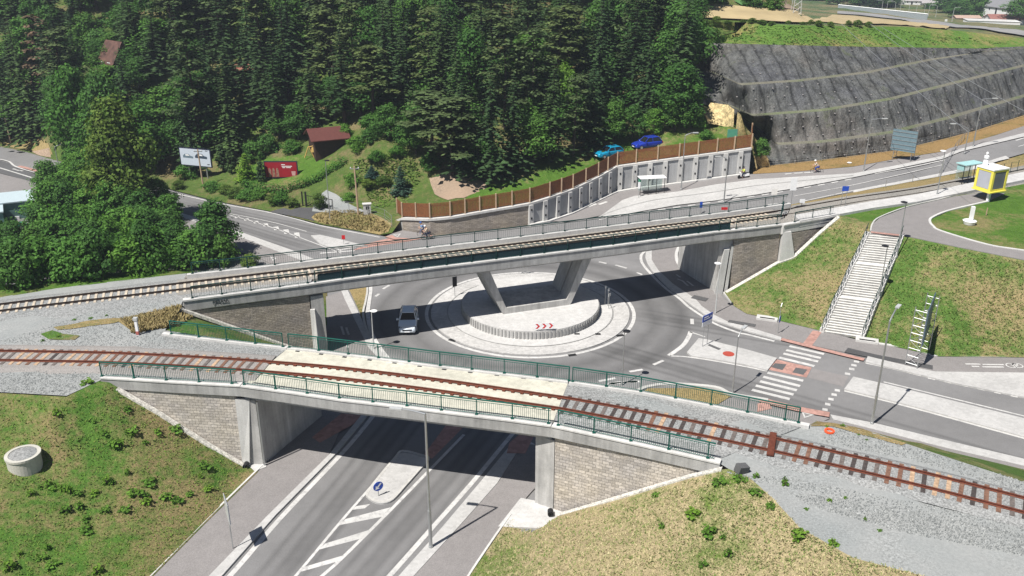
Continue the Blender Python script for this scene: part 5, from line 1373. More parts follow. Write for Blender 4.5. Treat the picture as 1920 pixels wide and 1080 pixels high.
small_sign((1313, 402), .9, .35, .8, 'blue and white plate beside a dark post behind the far railing', M['signblue'], .1, GS)
small_sign((1197, 372), 1.4, .35, .9, 'white bus stop plate at the red paving left of the bus shelter', M['signwhite'], .1, GS)
small_sign((1503, 386), .3, .6, .5, 'low cream plate on the gravel next to the station track', M['signwhite'], .1, GS)
s_ = small_sign((1580, 389), 1.9, .75, .55, 'blue station name plate on two posts at the platform', M['signblue'], .1, GS, 2)
small_sign((645, 460), .8, .4, .5, 'small dark red sign on the left traffic island', M['signred'], .1, GS)
small_sign((903, 401), .1, .1, .1, 'x', M['steel']) if False else None

# lattice sign gantries
def lattice(t, a, c, h, nb, m):
    a, c = Vector(a), Vector(c)
    b = MB(); b.tube([a, a + Vector((0, 0, h))], .04, 5); b.tube([c, c + Vector((0, 0, h))], .04, 5); b.build('truss_leg', m, t)
    b = MB()
    for k in range(nb + 1): z = h * (k + .4) / (nb + .8); b.tube([a + Vector((0, 0, z)), c + Vector((0, 0, z))], .03, 4)
    for k in range(nb): z0 = h * (k + .4) / (nb + .8); z1 = h * (k + 1.4) / (nb + .8); b.tube([(a if k % 2 else c) + Vector((0, 0, z0)), (c if k % 2 else a) + Vector((0, 0, z1))], .02, 4)
    b.build('truss_rungs', m, t)
g0 = P(1697, 684, .13); t = thing('sign_gantry', g0, 'big road sign on two lattice frames seen edge-on at the foot of the grass bank', 'sign gantry', 'large lattice sign gantries')
u1 = P(1719, 691, .13) - g0; v1 = P(1741, 661, .13) - P(1719, 691, .13)
lattice(t, (0, 0, 0), u1, 5.6, 7, M['steel']); lattice(t, v1, u1 + v1, 5.6, 7, M['steel'])
b = MB(); c0 = u1 + u1.normalized() * .08; d_ = Vector((.505, .863, 0)); L = v1.length; ct = c0 + d_ * (L * .5)
b.box((ct.x, ct.y, 4.0), (L + .5, .08, 3.5), atan2(d_.y, d_.x)); b.build('sign_panel', mat_plain('slate_sign_back', (.07, .11, .15), .5, .2), t)
b = MB(); q = ct - u1.normalized() * .06
for k in range(6): b.box((q.x, q.y, 2.6 + k * .56), (L + .4, .05, .07), atan2(d_.y, d_.x))
b.build('panel_backing', M['steel'], t)
g1, g2 = PT(1673, 299), PT(1706, 304); t = thing('sign_gantry', g1, 'pale blue back of a big road sign on lattice legs before the netted slope', 'sign gantry', 'large lattice sign gantries')
w_ = g2 - g1; w_.z = 0; hg = height_at(g1, 1684, 240) - g1.z; n_ = Vector((w_.y, -w_.x, 0)).normalized()
lattice(t, (0, 0, 0), n_ * -.9 + Vector((.2, 0, 0)), hg, 6, M['steel']); lattice(t, w_, w_ + n_ * -.9 + Vector((.2, 0, 0)), hg, 6, M['steel'])
b = MB(); ct = w_ * .5 + n_ * .1; b.box((ct.x, ct.y, hg * .64), (w_.length + .9, .08, hg * .66), atan2(w_.y, w_.x)); b.build('sign_panel', mat_plain('sign_back', (.16, .235, .27), .5, .2), t)
b = MB(); ct = w_ * .5 + n_ * .17
for k in range(5): b.box((ct.x, ct.y, hg * (.38 + k * .13)), (w_.length + .85, .04, .06), atan2(w_.y, w_.x))
b.build('panel_backing', M['steel'], t)

# bus shelters
def shelter(p, rz, L, label, roof, side_m):
    t = thing('bus_shelter', p, label, 'bus shelter', 'bus shelters', rz)
    for x in (-L / 2, -L / 6, L / 6, L / 2): MB().box((x, .0, 1.15), (.07, .07, 2.3)).build('post', M['black'], t)
    b = MB(); b.box((0, .45, 2.36), (L + .3, 1.5, .08)); b.build('roof', roof, t)
    MB().box((-L / 2, .5, 1.9), (.03, 1.1, .6)).build('side_panel', side_m, t)
    gl = NM('shelter_glass', .1, .5); gl.b.inputs['Transmission Weight'].default_value = .85; gl.b.inputs['IOR'].default_value = 1.05
    MB().box((0, 1.05, 1.25), (L, .02, 1.8)).build('back_glass', gl.col((.75, .85, .83, 1)), t)
    MB().box((0, .8, .45), (L * .7, .35, .05)).build('bench', M['steel'], t)
shelter(PT(1222, 365) + Vector((0, -.2, .05)), .16, 3.4, 'bus shelter with a pale roof and green side panel before the retaining wall', M['signwhite'], mat_plain('green_panel', (.02, .25, .14), .4))
shelter(P(1818, 343, 6.9), .42, 2.7, 'bus shelter with a pale turquoise roof beside the yellow cube', mat_plain('pale_turquoise', (.34, .56, .56), .4), mat_plain('turquoise_side', (.30, .5, .5), .4))

# yellow cube on a post
yel = mat_plain('yellow_frame', (.78, .68, .10), .45, vary=.06); gp = mat_plain('grey_panel', (.40, .41, .46), .4, vary=.08, scale=1); gp2 = mat_plain('dark_grey_panel', (.13, .14, .17), .35, vary=.2, scale=1)
p = P(1849, 378, 7.03); t = thing('advertising_cube', p + Vector((.55, 1.0, 0)), 'yellow framed cube with grey panels and white roof on a white post', 'advertising cube', rz=radians(24))
MB().box((-.75, -.75, .65), (.28, .28, 1.3)).build('post', M['signwhite'], t)
Wc, Dc, Hc, z0c = 2.35, 2.2, 2.45, 1.2
MB().box((0, 0, z0c + Hc / 2), (Wc - .3, Dc - .3, Hc - .3)).build('core', M['steel_l'], t)
for sx in (-1, 1):
    for sy in (-1, 1): MB().box((sx * (Wc / 2 - .14), sy * (Dc / 2 - .14), z0c + Hc / 2), (.3, .3, Hc)).build('frame_post', yel, t)
for z in (z0c + .12, z0c + Hc - .12):
    for sy in (-1, 1): MB().box((0, sy * (Dc / 2 - .13), z), (Wc - .58, .26, .26)).build('frame_bar', yel, t)
    for sx in (-1, 1): MB().box((sx * (Wc / 2 - .13), 0, z), (.26, Dc - .58, .26)).build('frame_bar', yel, t)
for sy, mm in ((-1, gp2), (1, gp)): MB().box((0, sy * (Dc / 2 - .08), z0c + Hc / 2), (Wc - .62, .1, Hc - .56)).build('face_panel', mm, t)
for sx, mm in ((-1, gp), (1, gp2)): MB().box((sx * (Wc / 2 - .08), 0, z0c + Hc / 2), (.1, Dc - .62, Hc - .56)).build('face_panel', mm, t)
MB().box((0, 0, z0c + Hc + .06), (Wc + .12, Dc + .12, .14)).build('roof', M['signwhite'], t)
MB().box((0, 0, z0c - .05), (Wc + .25, Dc + .25, .12)).build('base_plate', yel, t)
b = MB(); b.lathe([(.3, 0), (.26, .6), (.14, .65), (.14, .8), (.26, .85), (.26, 1.1), (.08, 1.2), (.08, 1.35), (.15, 1.4), (.08, 1.55)], (-.5, .7, z0c + Hc + .13), 14); b.build('roof_finial', M['signwhite'], t)

# small things
def simple(name, p, label, cat, parts, group=None, rz=0.0):
    t = thing(name, p, label, cat, group, rz)
    for nm, b, m in parts: b.build(nm, m, t)
    return t
simple('concrete_well', PT(43, 876) + Vector((0, .3, -.35)), 'round concrete well ring filled with gravel on the left grass slope', 'well',
       [('ring', MB().lathe([(1.02, 0), (1.02, 1.05), (1.08, 1.05), (1.08, 1.2), (.86, 1.2), (.88, 1.0), (.0, 1.0)], (0, 0, 0), 32), mat_concrete('well_concrete', .50, (1, .97, .86), .15)), ('gravel_fill', MB().lathe([(.87, 1.0), (.87, 1.16), (.5, 1.22), (0.01, 1.24)], (0, 0, 0), 24), M['ballast'])])
simple('marker_post', PT(259, 628), 'short pale marker post with a red base on the gravel between the tracks', 'post',
       [('post', MB().box((0, 0, .65), (.2, .2, 1.3)), M['signwhite']), ('post_head', MB().box((0, 0, 1.38), (.32, .3, .22)), M['steel_l']), ('red_band', MB().box((0, 0, .2), (.22, .22, .3)), mat_plain('faded_red', (.4, .12, .1), .6))])
simple('ring', PT(1555, 810) + Vector((0, 0, .08)), 'bright orange plastic ring lying on the gravel beside the near track', 'plastic ring',
       [('ring_body', MB().sweep([Vector((.26 * cos(2 * pi * k / 20), .26 * sin(2 * pi * k / 20), 0)) for k in range(20)], [(.06, -.05), (-.06, -.05), (-.06, .05), (.06, .05)], closed=True), mat_plain('orange_plastic', (.8, .10, .03), .4))])
simple('monument', P(1817, 420, 7.03), 'white post on a round white base in the upper lawn', 'monument',
       [('base', MB().lathe([(.55, 0), (.68, .38), (.6, .42), (.0, .4)], (0, 0, 0), 24), M['signwhite']), ('column', MB().box((.1, 0, 1.15), (.32, .32, 1.5)), M['signwhite'])])
simple('marker_post', P(1849, 403, 7.03), 'tiny pale stake in the upper lawn right of the white post', 'post', [('stake', MB().box((0, 0, .4), (.09, .09, .8)), M['woodpost'])])
simple('block', PT(1406, 893) + Vector((-.4, .4, .1)), 'dark grey stone block in the weeds beside the right end of the near bridge', 'stone', [('stone', MB().box((0, 0, .15), (.7, .5, .5), .4, tilt=(.1, .2)), M['patch'])])
b = MB(); b.lathe([(.52, 0), (.52, .01)], (0, 0, 0), 24)
for (x, y), l in (((1366, 663.5), 'round red manhole cover on the pale splitter island'),):
    o = b.build('manhole_cover', mat_plain('red_cover', (.36, .06, .04), .6)); o.location = P(x, y, .142); tag(o, l, 'manhole cover')
for (x, y, w_, h_, rz, l) in ((1312, 559, .9, 1.6, 1.0, 'dark paving grate on the cycle path by the right abutment of the far bridge'), (1391, 606, .6, 2.6, 1.15, 'long dark channel grate on the cycle path above the splitter island'), (1339, 650.5, .35, 1.3, .7, 'thin dark plate lying on the splitter island beside the direction sign')):
    b = MB(); b.box((0, 0, 0), (w_, h_, .02), rz); o = b.build('ground_grate', M['patch']); o.location = P(x, y, .15); tag(o, l, 'grate', 'dark grates in the paving')
for (x, y, l) in ((1082, 626, 'small dark drain left of its neighbour on the roundabout apron'), (1121, 626, 'small dark drain right of its neighbour on the roundabout apron')):
    o = MB().box((0, 0, 0), (.5, .3, .02)).build('drain_cover', M['dark']); o.location = P(x, y, .14); tag(o, l, 'drain', 'drains on the roundabout apron')
for (x, y, l) in ((1440, 600.5, 'stone drain inlet in the kerb below the left grass bank'), (1628, 642, 'stone drain inlet in the kerb right of the staircase foot')):
    simple('drain_inlet', P(x, y, .16) + Vector((0, .35, -.1)), l, 'drain inlet', [('surround', MB().box((0, 0, .1), (2.0, .9, .3), -.35), M['concrete_w']), ('opening', MB().box((-.05, -.2, .262), (1.4, .22, .02), -.35), M['dark'])], 'stone drain inlets at the path kerb')
for (x, y, l) in ((848, 638, 'dark drain at the lower left of the roundabout edge line'), (1073, 665.5, 'dark drain at the bottom of the roundabout edge line'), (1163, 629, 'dark drain at the lower right of the roundabout edge line')):
    o = MB().box((0, 0, 0), (.75, .4, .02), .3 if x > 1000 else -.6).build('drain_cover', M['dark']); o.location = P(x, y, .02); tag(o, l, 'drain', 'drains along the roundabout edge line')
# concrete meter box and gate
simple('meter_box', PT(689, 402), 'small concrete cabinet with a dark hatch beside the utility pole', 'meter box', [('body', MB().box((0, 0, .7), (.95, .55, 1.4)), M['conc_floor']), ('cap', MB().box((0, 0, 1.45), (1.15, .7, .1)), M['concrete_w']), ('hatch', MB().box((0, -.28, .95), (.35, .03, .4)), M['dark'])], rz=.2)
p0 = PT(568, 386); t = thing('garden_gate', p0, 'dark metal sliding gate frame in front of the gravel drive', 'gate')
e = PT(623, 393) - p0; e.z = 0; a = atan2(e.y, e.x); e.normalize()
MB().box((0, 0, 1.0), (.16, .16, 2.0)).build('post', M['black'], t)
for s0, s1 in ((.6, 5.0),):
    b = MB(); c = e * (s0 + s1) / 2
    for z in (.25, 1.55): b.box((c.x, c.y, z), (s1 - s0, .06, .07), a)
    for s in (s0, s1): b.box((e.x * s, e.y * s, .9), (.07, .07, 1.4), a)
    for k in range(14): s = s0 + (s1 - s0) * (k + .5) / 14; b.box((e.x * s, e.y * s, .9), (.02, .02, 1.25), a)
    b.build('gate_leaf', M['black'], t)
MB().box((.6 * e.x, .6 * e.y, 1.0), (.2, .2, 2.1)).build('post', M['black'], t)

# wire fence by the driveway
def wire_fence(pts, h, label, m=None, post=2.5, group='wire fences on the hillside'):
    g = [PT(*q) for q in pts]; path = []
    for a, c in zip(g, g[1:]):
        n = max(1, int((c - a).length / post))
        for k in range(n): q = a.lerp(c, k / n); path.append(Vector((q.x, q.y, gz(q.x, q.y))))
    path.append(g[-1]); t = thing('wire_fence', path[0], label, 'fence', group)
    for q in path: o = MB().tube([(0, 0, 0), (0, 0, h)], .035, 5).build('post', m or M['steel'], t); o.location = q - path[0]
    b = MB()
    for z in (.15, .5, .85, h - .05): b.tube([q + Vector((0, 0, z)) for q in path], .012, 3)
    part(b, 'wires', m or M['steel'], t); return t
wire_fence([(625, 395), (655, 399), (690, 404), (722, 414), (735, 425)], 1.5, 'thin wire fence behind the dry verge right of the gate')
wire_fence([(1440, 312), (1540, 302), (1680, 284), (1813, 252), (1920, 219)], 1.1, 'low wire fence along the foot of the netted slope', post=3.2)
wire_fence([(1660, 352), (1760, 332), (1800, 322)], 1.0, 'low railing along the roadside pavement left of the turquoise shelter', M['steel'], 3)
t = wire_fence([(1866, 330), (1920, 318), (1990, 304)], 1.4, 'railing with tall posts at the right end of the platform', M['dgreen'], 1.4)

# power line wires crossing the netted slope
def wire(a, c, sag, label):
    pts = [a.lerp(c, k / 16) + Vector((0, 0, -4 * sag * (k / 16) * (1 - k / 16))) for k in range(17)]
    b = MB(); b.tube(pts, .025, 3, cap=False); o = b.build('power_cable', M['steel']); tag(o, label, 'cable', 'power cables over the netted slope')
wire(P(1578, 45, 22), P(1815, 247, 16), .3, 'leftmost of the three cables hanging across the netted slope')
wire(P(1632, 45, 22), P(1870, 205, 17), .3, 'middle one of the three cables hanging across the netted slope')
wire(P(1652, 50, 22), P(1980, 240, 17), .3, 'rightmost of the three cables hanging across the netted slope')
# pylon on the crest
pp = PT(1490, 44); t = thing('pylon', pp, 'pale lattice pylon standing at the edge of the golden field', 'pylon'); b = MB(); h = 9
for sx, sy in ((-1, -1), (1, -1), (1, 1), (-1, 1)): b.tube([(sx * .8, sy * .8, 0), (sx * .4, sy * .4, h)], .06, 4)
for k in range(9):
    z0, z1 = k, k + 1; r0, r1 = .8 - .4 * z0 / h, .8 - .4 * z1 / h
    for (ax, ay), (bx, by) in (((-1, -1), (1, -1)), ((1, -1), (1, 1)), ((1, 1), (-1, 1)), ((-1, 1), (-1, -1))): b.tube([(ax * r0, ay * r0, z0), (bx * r1, by * r1, z1)], .03, 3)
b.build('lattice', M['steel_l'], t)

# ============================================================ CARS
def car(name, p, rz, paint, label, L=4.3, Wd=1.78, Hh=1.48, cat='car', estate=True):
    t = thing(name, p, label, cat, None, rz)      # front towards -y
    m = NM(name + '_paint', .25, .5, .25); m.b.inputs['Coat Weight'].default_value = .6; pm_ = m.col(paint)
    # body by cross-sections along y: (y, half width, z low, z shoulder)
    secs = [(-L / 2, .60, .38, .62), (-L / 2 + .12, .76, .26, .74), (-L / 2 + .55, .87, .22, .86), (-L / 2 + 1.25, .89, .22, .97), (-.3, .89, .22, 1.0), (.9, .89, .22, 1.02), (L / 2 - .6, .88, .24, 1.03), (L / 2 - .12, .82, .3, 1.0), (L / 2, .72, .42, .85)]
    b = MB(); n = 10; rows = []
    for y, hw, zl, zh in secs:
        pr_ = [(-hw * .93, zl), (-hw, zl + .12), (-hw, (zl + zh) / 2), (-hw * .96, zh - .08), (-hw * .82, zh), (hw * .82, zh), (hw * .96, zh - .08), (hw, (zl + zh) / 2), (hw, zl + .12), (hw * .93, zl)]
        rows.append([(x, y, z) for x, z in pr_])
    vs = [q for r in rows for q in r]; fs = [[i * n + k, (i + 1) * n + k, (i + 1) * n + (k + 1) % n, i * n + (k + 1) % n] for i in range(len(rows) - 1) for k in range(n)]
    fs += [list(range(n)), [(len(rows) - 1) * n + k for k in range(n)][::-1]]
    b.add(vs, fs); o = b.build('body', pm_, t, True); 
    me = o.data; md = o.modifiers.new('b', 'BEVEL'); md.width = .04; md.segments = 2; md.limit_method = 'ANGLE'
    # cabin: glass tub with painted roof and pillars
    yb = L / 2 - (.18 if estate else .55)
    base = [(-.76, -.75), (.76, -.75), (.80, yb), (-.80, yb)]; y1, y2 = -.05, yb - .55
    top = [(-.58, y1), (.58, y1), (.60, y2), (-.60, y2)]
    zb, zt_ = .97, Hh - .03
    b = MB(); b.add([(x, y, zb) for x, y in base] + [(x, y, zt_) for x, y in top], [(0, 1, 5, 4), (1, 2, 6, 5), (2, 3, 7, 6), (3, 0, 4, 7)]); b.build('windows', M['glassdark'], t)
    b = MB(); r_ = [(-.62, y1 - .05), (.62, y1 - .05), (.65, y2 + .12), (-.65, y2 + .12)]
    b.add([(x, y, zt_ - .02) for x, y in r_] + [(x * .88, y * .94, zt_ + .06) for x, y in r_], [(0, 1, 5, 4), (1, 2, 6, 5), (2, 3, 7, 6), (3, 0, 4, 7), (4, 5, 6, 7)]); o = b.build('roof', pm_, t, False)
    md = o.modifiers.new('b', 'BEVEL'); md.width = .05; md.segments = 3
    b = MB()
    for sx in (-1, 1):
        b.tube([(sx * .77, -.77, zb), (sx * .6, y1 - .02, zt_)], .045, 5); b.tube([(sx * .81, yb, zb), (sx * .62, y2 + .08, zt_)], .06, 5); b.tube([(sx * .8, .55, zb), (sx * .62, .55, zt_)], .04, 5)
    b.build('pillars', pm_, t)
    for sx in (-1, 1):
        MB().box((sx * .98, -.62, 1.02), (.22, .16, .15), tilt=None).build('wing_mirror', pm_, t)
        b = MB(); b.add([(sx * .48, -L / 2 + .12, .60), (sx * .78, -L / 2 + .22, .62), (sx * .80, -L / 2 + .5, .80), (sx * .52, -L / 2 + .26, .75)], [(0, 1, 2, 3) if sx > 0 else (3, 2, 1, 0)]); o = b.build('headlight', M['glassdark'], t); o.location = (0, -.05, .03)
        MB().box((sx * .7, L / 2 - .05, .85), (.22, .1, .16)).build('tail_light', M['signred'], t)
        for y in (-L / 2 + .85, L / 2 - .8):
            w_ = thing('x', (0, 0, 0), None, None); bpy.data.objects.remove(w_)
            b = MB(); b.lathe([(.22, 0), (.31, .02), (.32, .10), (.31, .2), (.22, .22)], (0, 0, 0), 18); wh = b.build('wheel', M['black'], t); wh.rotation_euler = (0, pi / 2, 0); wh.location = (sx * .80 - .11, y, .32)
            b = MB(); b.lathe([(.05, 0), (.2, 0), (.2, .01)], (0, 0, 0), 12); rm = b.build('rim', M['steel_l'], wh); rm.location = (0, 0, .222 if sx > 0 else -.012)
    MB().box((0, -L / 2 - .0, .60), (.9, .06, .1)).build('grille', M['black'], t)
    MB().box((0, -L / 2 - .005, .42), (.5, .03, .11)).build('number_plate', M['signwhite'], t)
    return t
car('car', P(766, 611) , radians(3), (.74, .80, .86, 1), 'silver blue estate car driving around the left side of the roundabout', 4.5)
c_ = P(1141, 294, 5.2); gy = PT(1141, 294); car('car', gy, radians(-62), (.01, .30, .50, 1), 'turquoise parked car on the grass behind the brown fence', 4.2)
gy = PT(1212, 277); car('car', gy, radians(-66), (.02, .05, .42, 1), 'dark blue parked car on the grass behind the brown fence', 4.4, Hh=1.6)

# ============================================================ PEOPLE ON TWO WHEELS
def skin_person(t, J, E_, R, m, name='body'):
    me = bpy.data.meshes.new(name); me.from_pydata(J, E_, []); o = link(name, me, m, t)
    md = o.modifiers.new('s', 'SKIN'); sv_ = me.skin_vertices[0].data if me.skin_vertices else None
    if sv_ is None: return o
    for k, r in enumerate(R): sv_[k].radius = (r, r)
    sv_[0].use_root = True
    m2 = o.modifiers.new('ss', 'SUBSURF'); m2.levels = 1; m2.render_levels = 2
    return o
def skin_mesh(name, J, E_, R, m, t):
    me = bpy.data.meshes.new(name); me.from_pydata(J, E_, []); o = link(name, me, m, t)
    bpy.context.view_layer.objects.active = o
    o.modifiers.new('s', 'SKIN')
    for k, r in enumerate(R): me.skin_vertices[0].data[k].radius = (r, r)
    me.skin_vertices[0].data[0].use_root = True
    m2 = o.modifiers.new('ss', 'SUBSURF'); m2.levels = 1; m2.render_levels = 2
    return o
skin_m = mat_plain('skin', (.52, .30, .2), .6, vary=.05)
def rider(p, rz, shirt, trousers, helmet, label, motor=False):
    """cyclist facing -y, hips at .95"""
    t = thing('person', p, label, 'person', None, rz); hz = .86 if motor else .98
    lean = -.32 if not motor else -.12
    J = [(0, .1, hz), (0, .08 + lean * .45, hz + .26), (0, .08 + lean * .9, hz + .5), (0, .04 + lean, hz + .6), (0, lean * 1.15, hz + .76),
         (.18, .08 + lean * .85, hz + .48), (.24, lean - .08, hz + .22), (.22, lean - .36, hz + .10), (-.18, .08 + lean * .85, hz + .48), (-.24, lean - .08, hz + .22), (-.22, lean - .36, hz + .10),
         (.11, .1, hz - .04), (.13, -.30, hz - .14), (.13, -.16, hz - .56), (.13, -.30, hz - .62), (-.11, .1, hz - .04), (-.13, -.20, hz - .34), (-.13, -.02, hz - .74), (-.13, -.16, hz - .8)]
    E_ = [(0, 1), (1, 2), (2, 3), (3, 4), (2, 5), (5, 6), (6, 7), (2, 8), (8, 9), (9, 10), (0, 11), (11, 12), (12, 13), (13, 14), (0, 15), (15, 16), (16, 17), (17, 18)]
    R = [.15, .135, .15, .06, .10, .065, .045, .035, .065, .045, .035, .10, .075, .045, .04, .10, .075, .045, .04]
    skin_mesh('body', J, E_, R, skin_m, t)
    sh = [0, 1, 2, 5, 6, 8, 9]; mp = {k: i for i, k in enumerate(sh)}
    skin_mesh('shirt', [J[k] for k in sh], [(mp[a], mp[c]) for a, c in E_ if a in mp and c in mp], [R[k] + .022 for k in sh], shirt, t)
    tr = [0, 11, 12, 13, 15, 16, 17]; mp = {k: i for i, k in enumerate(tr)}
    skin_mesh('trousers', [J[k] for k in tr], [(mp[a], mp[c]) for a, c in E_ if a in mp and c in mp], [R[k] + .018 for k in tr], trousers, t)
    hx = J[4]; b = MB(); b.lathe([(.135, -.02), (.14, .05), (.11, .12), (.05, .155), (.005, .16)], (hx[0], hx[1], hx[2] + .02), 14); b.build('helmet', helmet, t)
    return t
def bicycle(p, rz, col, label):
    t = thing('bicycle', p, label, 'bicycle', 'bicycles', rz)
    for y in (-.52, .52):
        b = MB(); b.sweep([Vector((.33 * cos(2 * pi * k / 24), .33 * sin(2 * pi * k / 24), 0)) for k in range(24)], [(.02, -.015), (-.02, -.015), (-.02, .015), (.02, .015)], closed=True)
        for k in range(8): b.tube([(0, 0, 0), (.32 * cos(k * pi / 4), .32 * sin(k * pi / 4), 0)], .004, 3)
        o = b.build('wheel', M['black'], t); o.rotation_euler = (0, pi / 2, 0); o.location = (0, y, .34)
    b = MB(); S_, H_, Bt, Rw = (0, .22, .85), (0, -.40, .88), (0, .05, .3), (0, .52, .34)
    for a, c in ((S_, H_), (S_, Bt), (Bt, H_), (S_, Rw), (Bt, Rw), (H_, (0, -.52, .34))): b.tube([a, c], .02, 6)
    b.build('frame', col, t); MB().tube([(-.26, -.46, 1.02), (0, -.40, .98), (.26, -.46, 1.02)], .015, 5).build('handlebar', M['black'], t); MB().box((0, .24, .92), (.13, .26, .06)).build('saddle', M['black'], t)
    return t
blue_s, hv, wh_s, jean = mat_plain('blue_shirt', (.18, .30, .50), .8), mat_plain('hi_vis_vest', (.55, .70, .08), .7), mat_plain('cream_shirt', (.62, .5, .38), .8), mat_plain('dark_trousers', (.03, .04, .08), .8)
q = PT(803, 449); z_ = Vector((0, 0, 0))
rider(q, radians(-72), wh_s, jean, M['signwhite'], 'person in a pale shirt riding a bicycle on the crossing behind the far bridge')
bicycle(q, radians(-72), M['black'], 'dark bicycle ridden over the crossing behind the far bridge')
q = PT(797, 447) + Vector((-.2, .9, 0))
rider(q, radians(-78), blue_s, jean, mat_plain('blue_helmet', (.05, .12, .35), .4), 'person in a blue shirt riding beside the other cyclist behind the far bridge')
bicycle(q, radians(-78), M['signblue'], 'blue bicycle of the farther cyclist behind the far bridge')
q = PT(1531, 325)
rider(q, radians(-100), wh_s, mat_plain('blue_trousers', (.05, .08, .3), .8), M['signwhite'], 'person in an orange cream shirt cycling below the netted slope')
bicycle(q, radians(-100), M['black'], 'bicycle on the path below the netted slope')
q = PT(1394, 335); rider(q, radians(-80), hv, jean, M['black'], 'person in a yellow safety vest riding a white scooter', True)
t = thing('scooter', q, 'white motor scooter at the end of the retaining wall', 'scooter', None, radians(-80))
for y in (-.62, .6):
    b = MB(); b.lathe([(.14, -.05), (.27, -.05), (.28, 0), (.27, .05), (.14, .05)], (0, 0, 0), 16); o = b.build('wheel', M['black'], t); o.rotation_euler = (0, pi / 2, 0); o.location = (0, y, .28)
b = MB(); b.add([(-.16, .75, .45), (.16, .75, .45), (.16, .1, .35), (-.16, .1, .35), (-.13, .7, .8), (.13, .7, .8), (.14, -.02, .74), (-.14, -.02, .74)], [(0, 3, 2, 1), (4, 5, 6, 7), (0, 1, 5, 4), (1, 2, 6, 5), (2, 3, 7, 6), (3, 0, 4, 7)]); b.build('body_panel', M['signwhite'], t)
MB().box((0, -.25, .3), (.3, .55, .1)).build('footboard', M['black'], t); MB().box((0, -.52, .65), (.36, .1, .6), tilt=(.25, 0)).build('leg_shield', M['signwhite'], t)
MB().tube([(-.3, -.42, 1.0), (0, -.48, .98), (.3, -.42, 1.0)], .02, 5).build('handlebar', M['black'], t); MB().box((0, .35, .84), (.26, .6, .08)).build('seat', M['black'], t)

# ============================================================ BILLBOARDS
def billboard(px_l, px_r, top_px, z0, label, face_fn, frame_m, L=None):
    a, c = PT(*px_l), PT(*px_r); zb = a.z + z0
    d = (c - a); d.z = 0; Wd = L or d.length; mid = (a + c) / 2
    t = thing('billboard', Vector((mid.x, mid.y, a.z)), label, 'billboard', None, atan2(d.y, d.x)); H_ = Wd * .48
    MB().box((0, .06, z0 + H_ / 2), (Wd + .3, .14, H_ + .3)).build('frame', frame_m, t)
    face_fn(t, Wd, H_, z0)
    for s_ in (-.3, .3): MB().box((Wd * s_, .25, (z0 + H_ * .6) / 2), (.16, .16, z0 + H_ * .6)).build('support_post', M['steel'], t)
    return t
def poly(b, pts, y=-.03): b.add([(x, y, z) for x, z in pts], [list(range(len(pts)))])
def white_face(t, W_, H_, z0):
    MB().box((0, -.02, z0 + H_ / 2), (W_, .03, H_)).build('poster', mat_plain('pale_grey_poster', (.50, .55, .62), .5, vary=.05), t)
    for cx, s_ in ((-.24, .9), (.2, 1.05)):
        b = MB(); x0, z1 = W_ * cx, z0 + H_ * (.5 + (.04 if cx > 0 else 0)); k = W_ * .19 * s_
        poly(b, [(x0 - k, z1 - .16 * k), (x0 + k, z1 - .2 * k), (x0 + k, z1 + .12 * k), (x0 + .5 * k, z1 + .22 * k), (x0 + .2 * k, z1 + .5 * k), (x0 - .6 * k, z1 + .5 * k), (x0 - k, z1 + .15 * k)], -.045)
        b.build('printed_car', mat_plain('poster_ink', (.04, .06, .09) if cx > 0 else (.13, .18, .22), .5), t)
        b = MB()
        for q in (-.55, .55): b.lathe([(.17 * k, 0), (.17 * k, .01)], (0, 0, 0), 10); 
        b = MB(); poly(b, [(x0 - .45 * k, z1 + .2 * k), (x0 + .35 * k, z1 + .2 * k), (x0 + .1 * k, z1 + .42 * k), (x0 - .5 * k, z1 + .42 * k)], -.055); b.build('printed_window', M['signwhite'], t)
    b = MB(); poly(b, [(W_ * .38, z0 + H_ * .1), (W_ * .46, z0 + H_ * .1), (W_ * .46, z0 + H_ * .15), (W_ * .38, z0 + H_ * .15)], -.045); poly(b, [(W_ * .36, z0 + H_ * .93), (W_ * .44, z0 + H_ * .93), (W_ * .44, z0 + H_ * .97), (W_ * .36, z0 + H_ * .97)], -.045); b.build('small_print', M['black'], t)
def red_face(t, W_, H_, z0):
    b = MB(); b.box((0, -.02, z0 + H_ / 2), (W_, .03, H_)); b.build('poster', mat_plain('red_poster', (.30, .012, .022), .5, vary=.15, scale=1.2), t)
    b = MB()
    for x in (-.36, -.24, -.12): b.lathe([(.0, 0)], (0, 0, 0), 3) if False else poly(b, [(W_ * (x - .045), z0 + .05), (W_ * (x + .05), z0 + .05), (W_ * (x + .04), z0 + H_ * .5), (W_ * (x + .012), z0 + H_ * .62), (W_ * (x - .02), z0 + H_ * .62), (W_ * (x - .035), z0 + H_ * .5)], -.045)
    b.build('printed_figures', mat_plain('poster_skin', (.30, .17, .12), .6, vary=.5, scale=4), t)
    b = MB(); poly(b, [(W_ * .34, z0 + H_ * .1), (W_ * .44, z0 + H_ * .1), (W_ * .46, z0 + H_ * .4), (W_ * .32, z0 + H_ * .4)], -.045); b.build('printed_cup', mat_plain('poster_cup', (.55, .32, .3), .6), t)
    b = MB()
    for k, (x0, x1, z) in enumerate(((.02, .14, .82), (.03, .36, .71), (.05, .14, .62), (.17, .32, .62))): poly(b, [(W_ * x0, z0 + H_ * z), (W_ * x1, z0 + H_ * z), (W_ * x1, z0 + H_ * (z + .05)), (W_ * x0, z0 + H_ * (z + .05))], -.045)
    b.build('lettering', M['signwhite'], t)
a = PT(366, 341); billboard((342, 337), (402, 333), None, 2.4, 'white billboard showing two printed cars before the dark trees', white_face, mat_plain('dark_blue_frame', (.012, .015, .035), .5), 5.1)
billboard((500, 337), (557, 329), None, .4, 'red billboard with printed figures and white lettering in the garden', red_face, mat_plain('purple_frame', (.03, .025, .05), .5), 4.5)

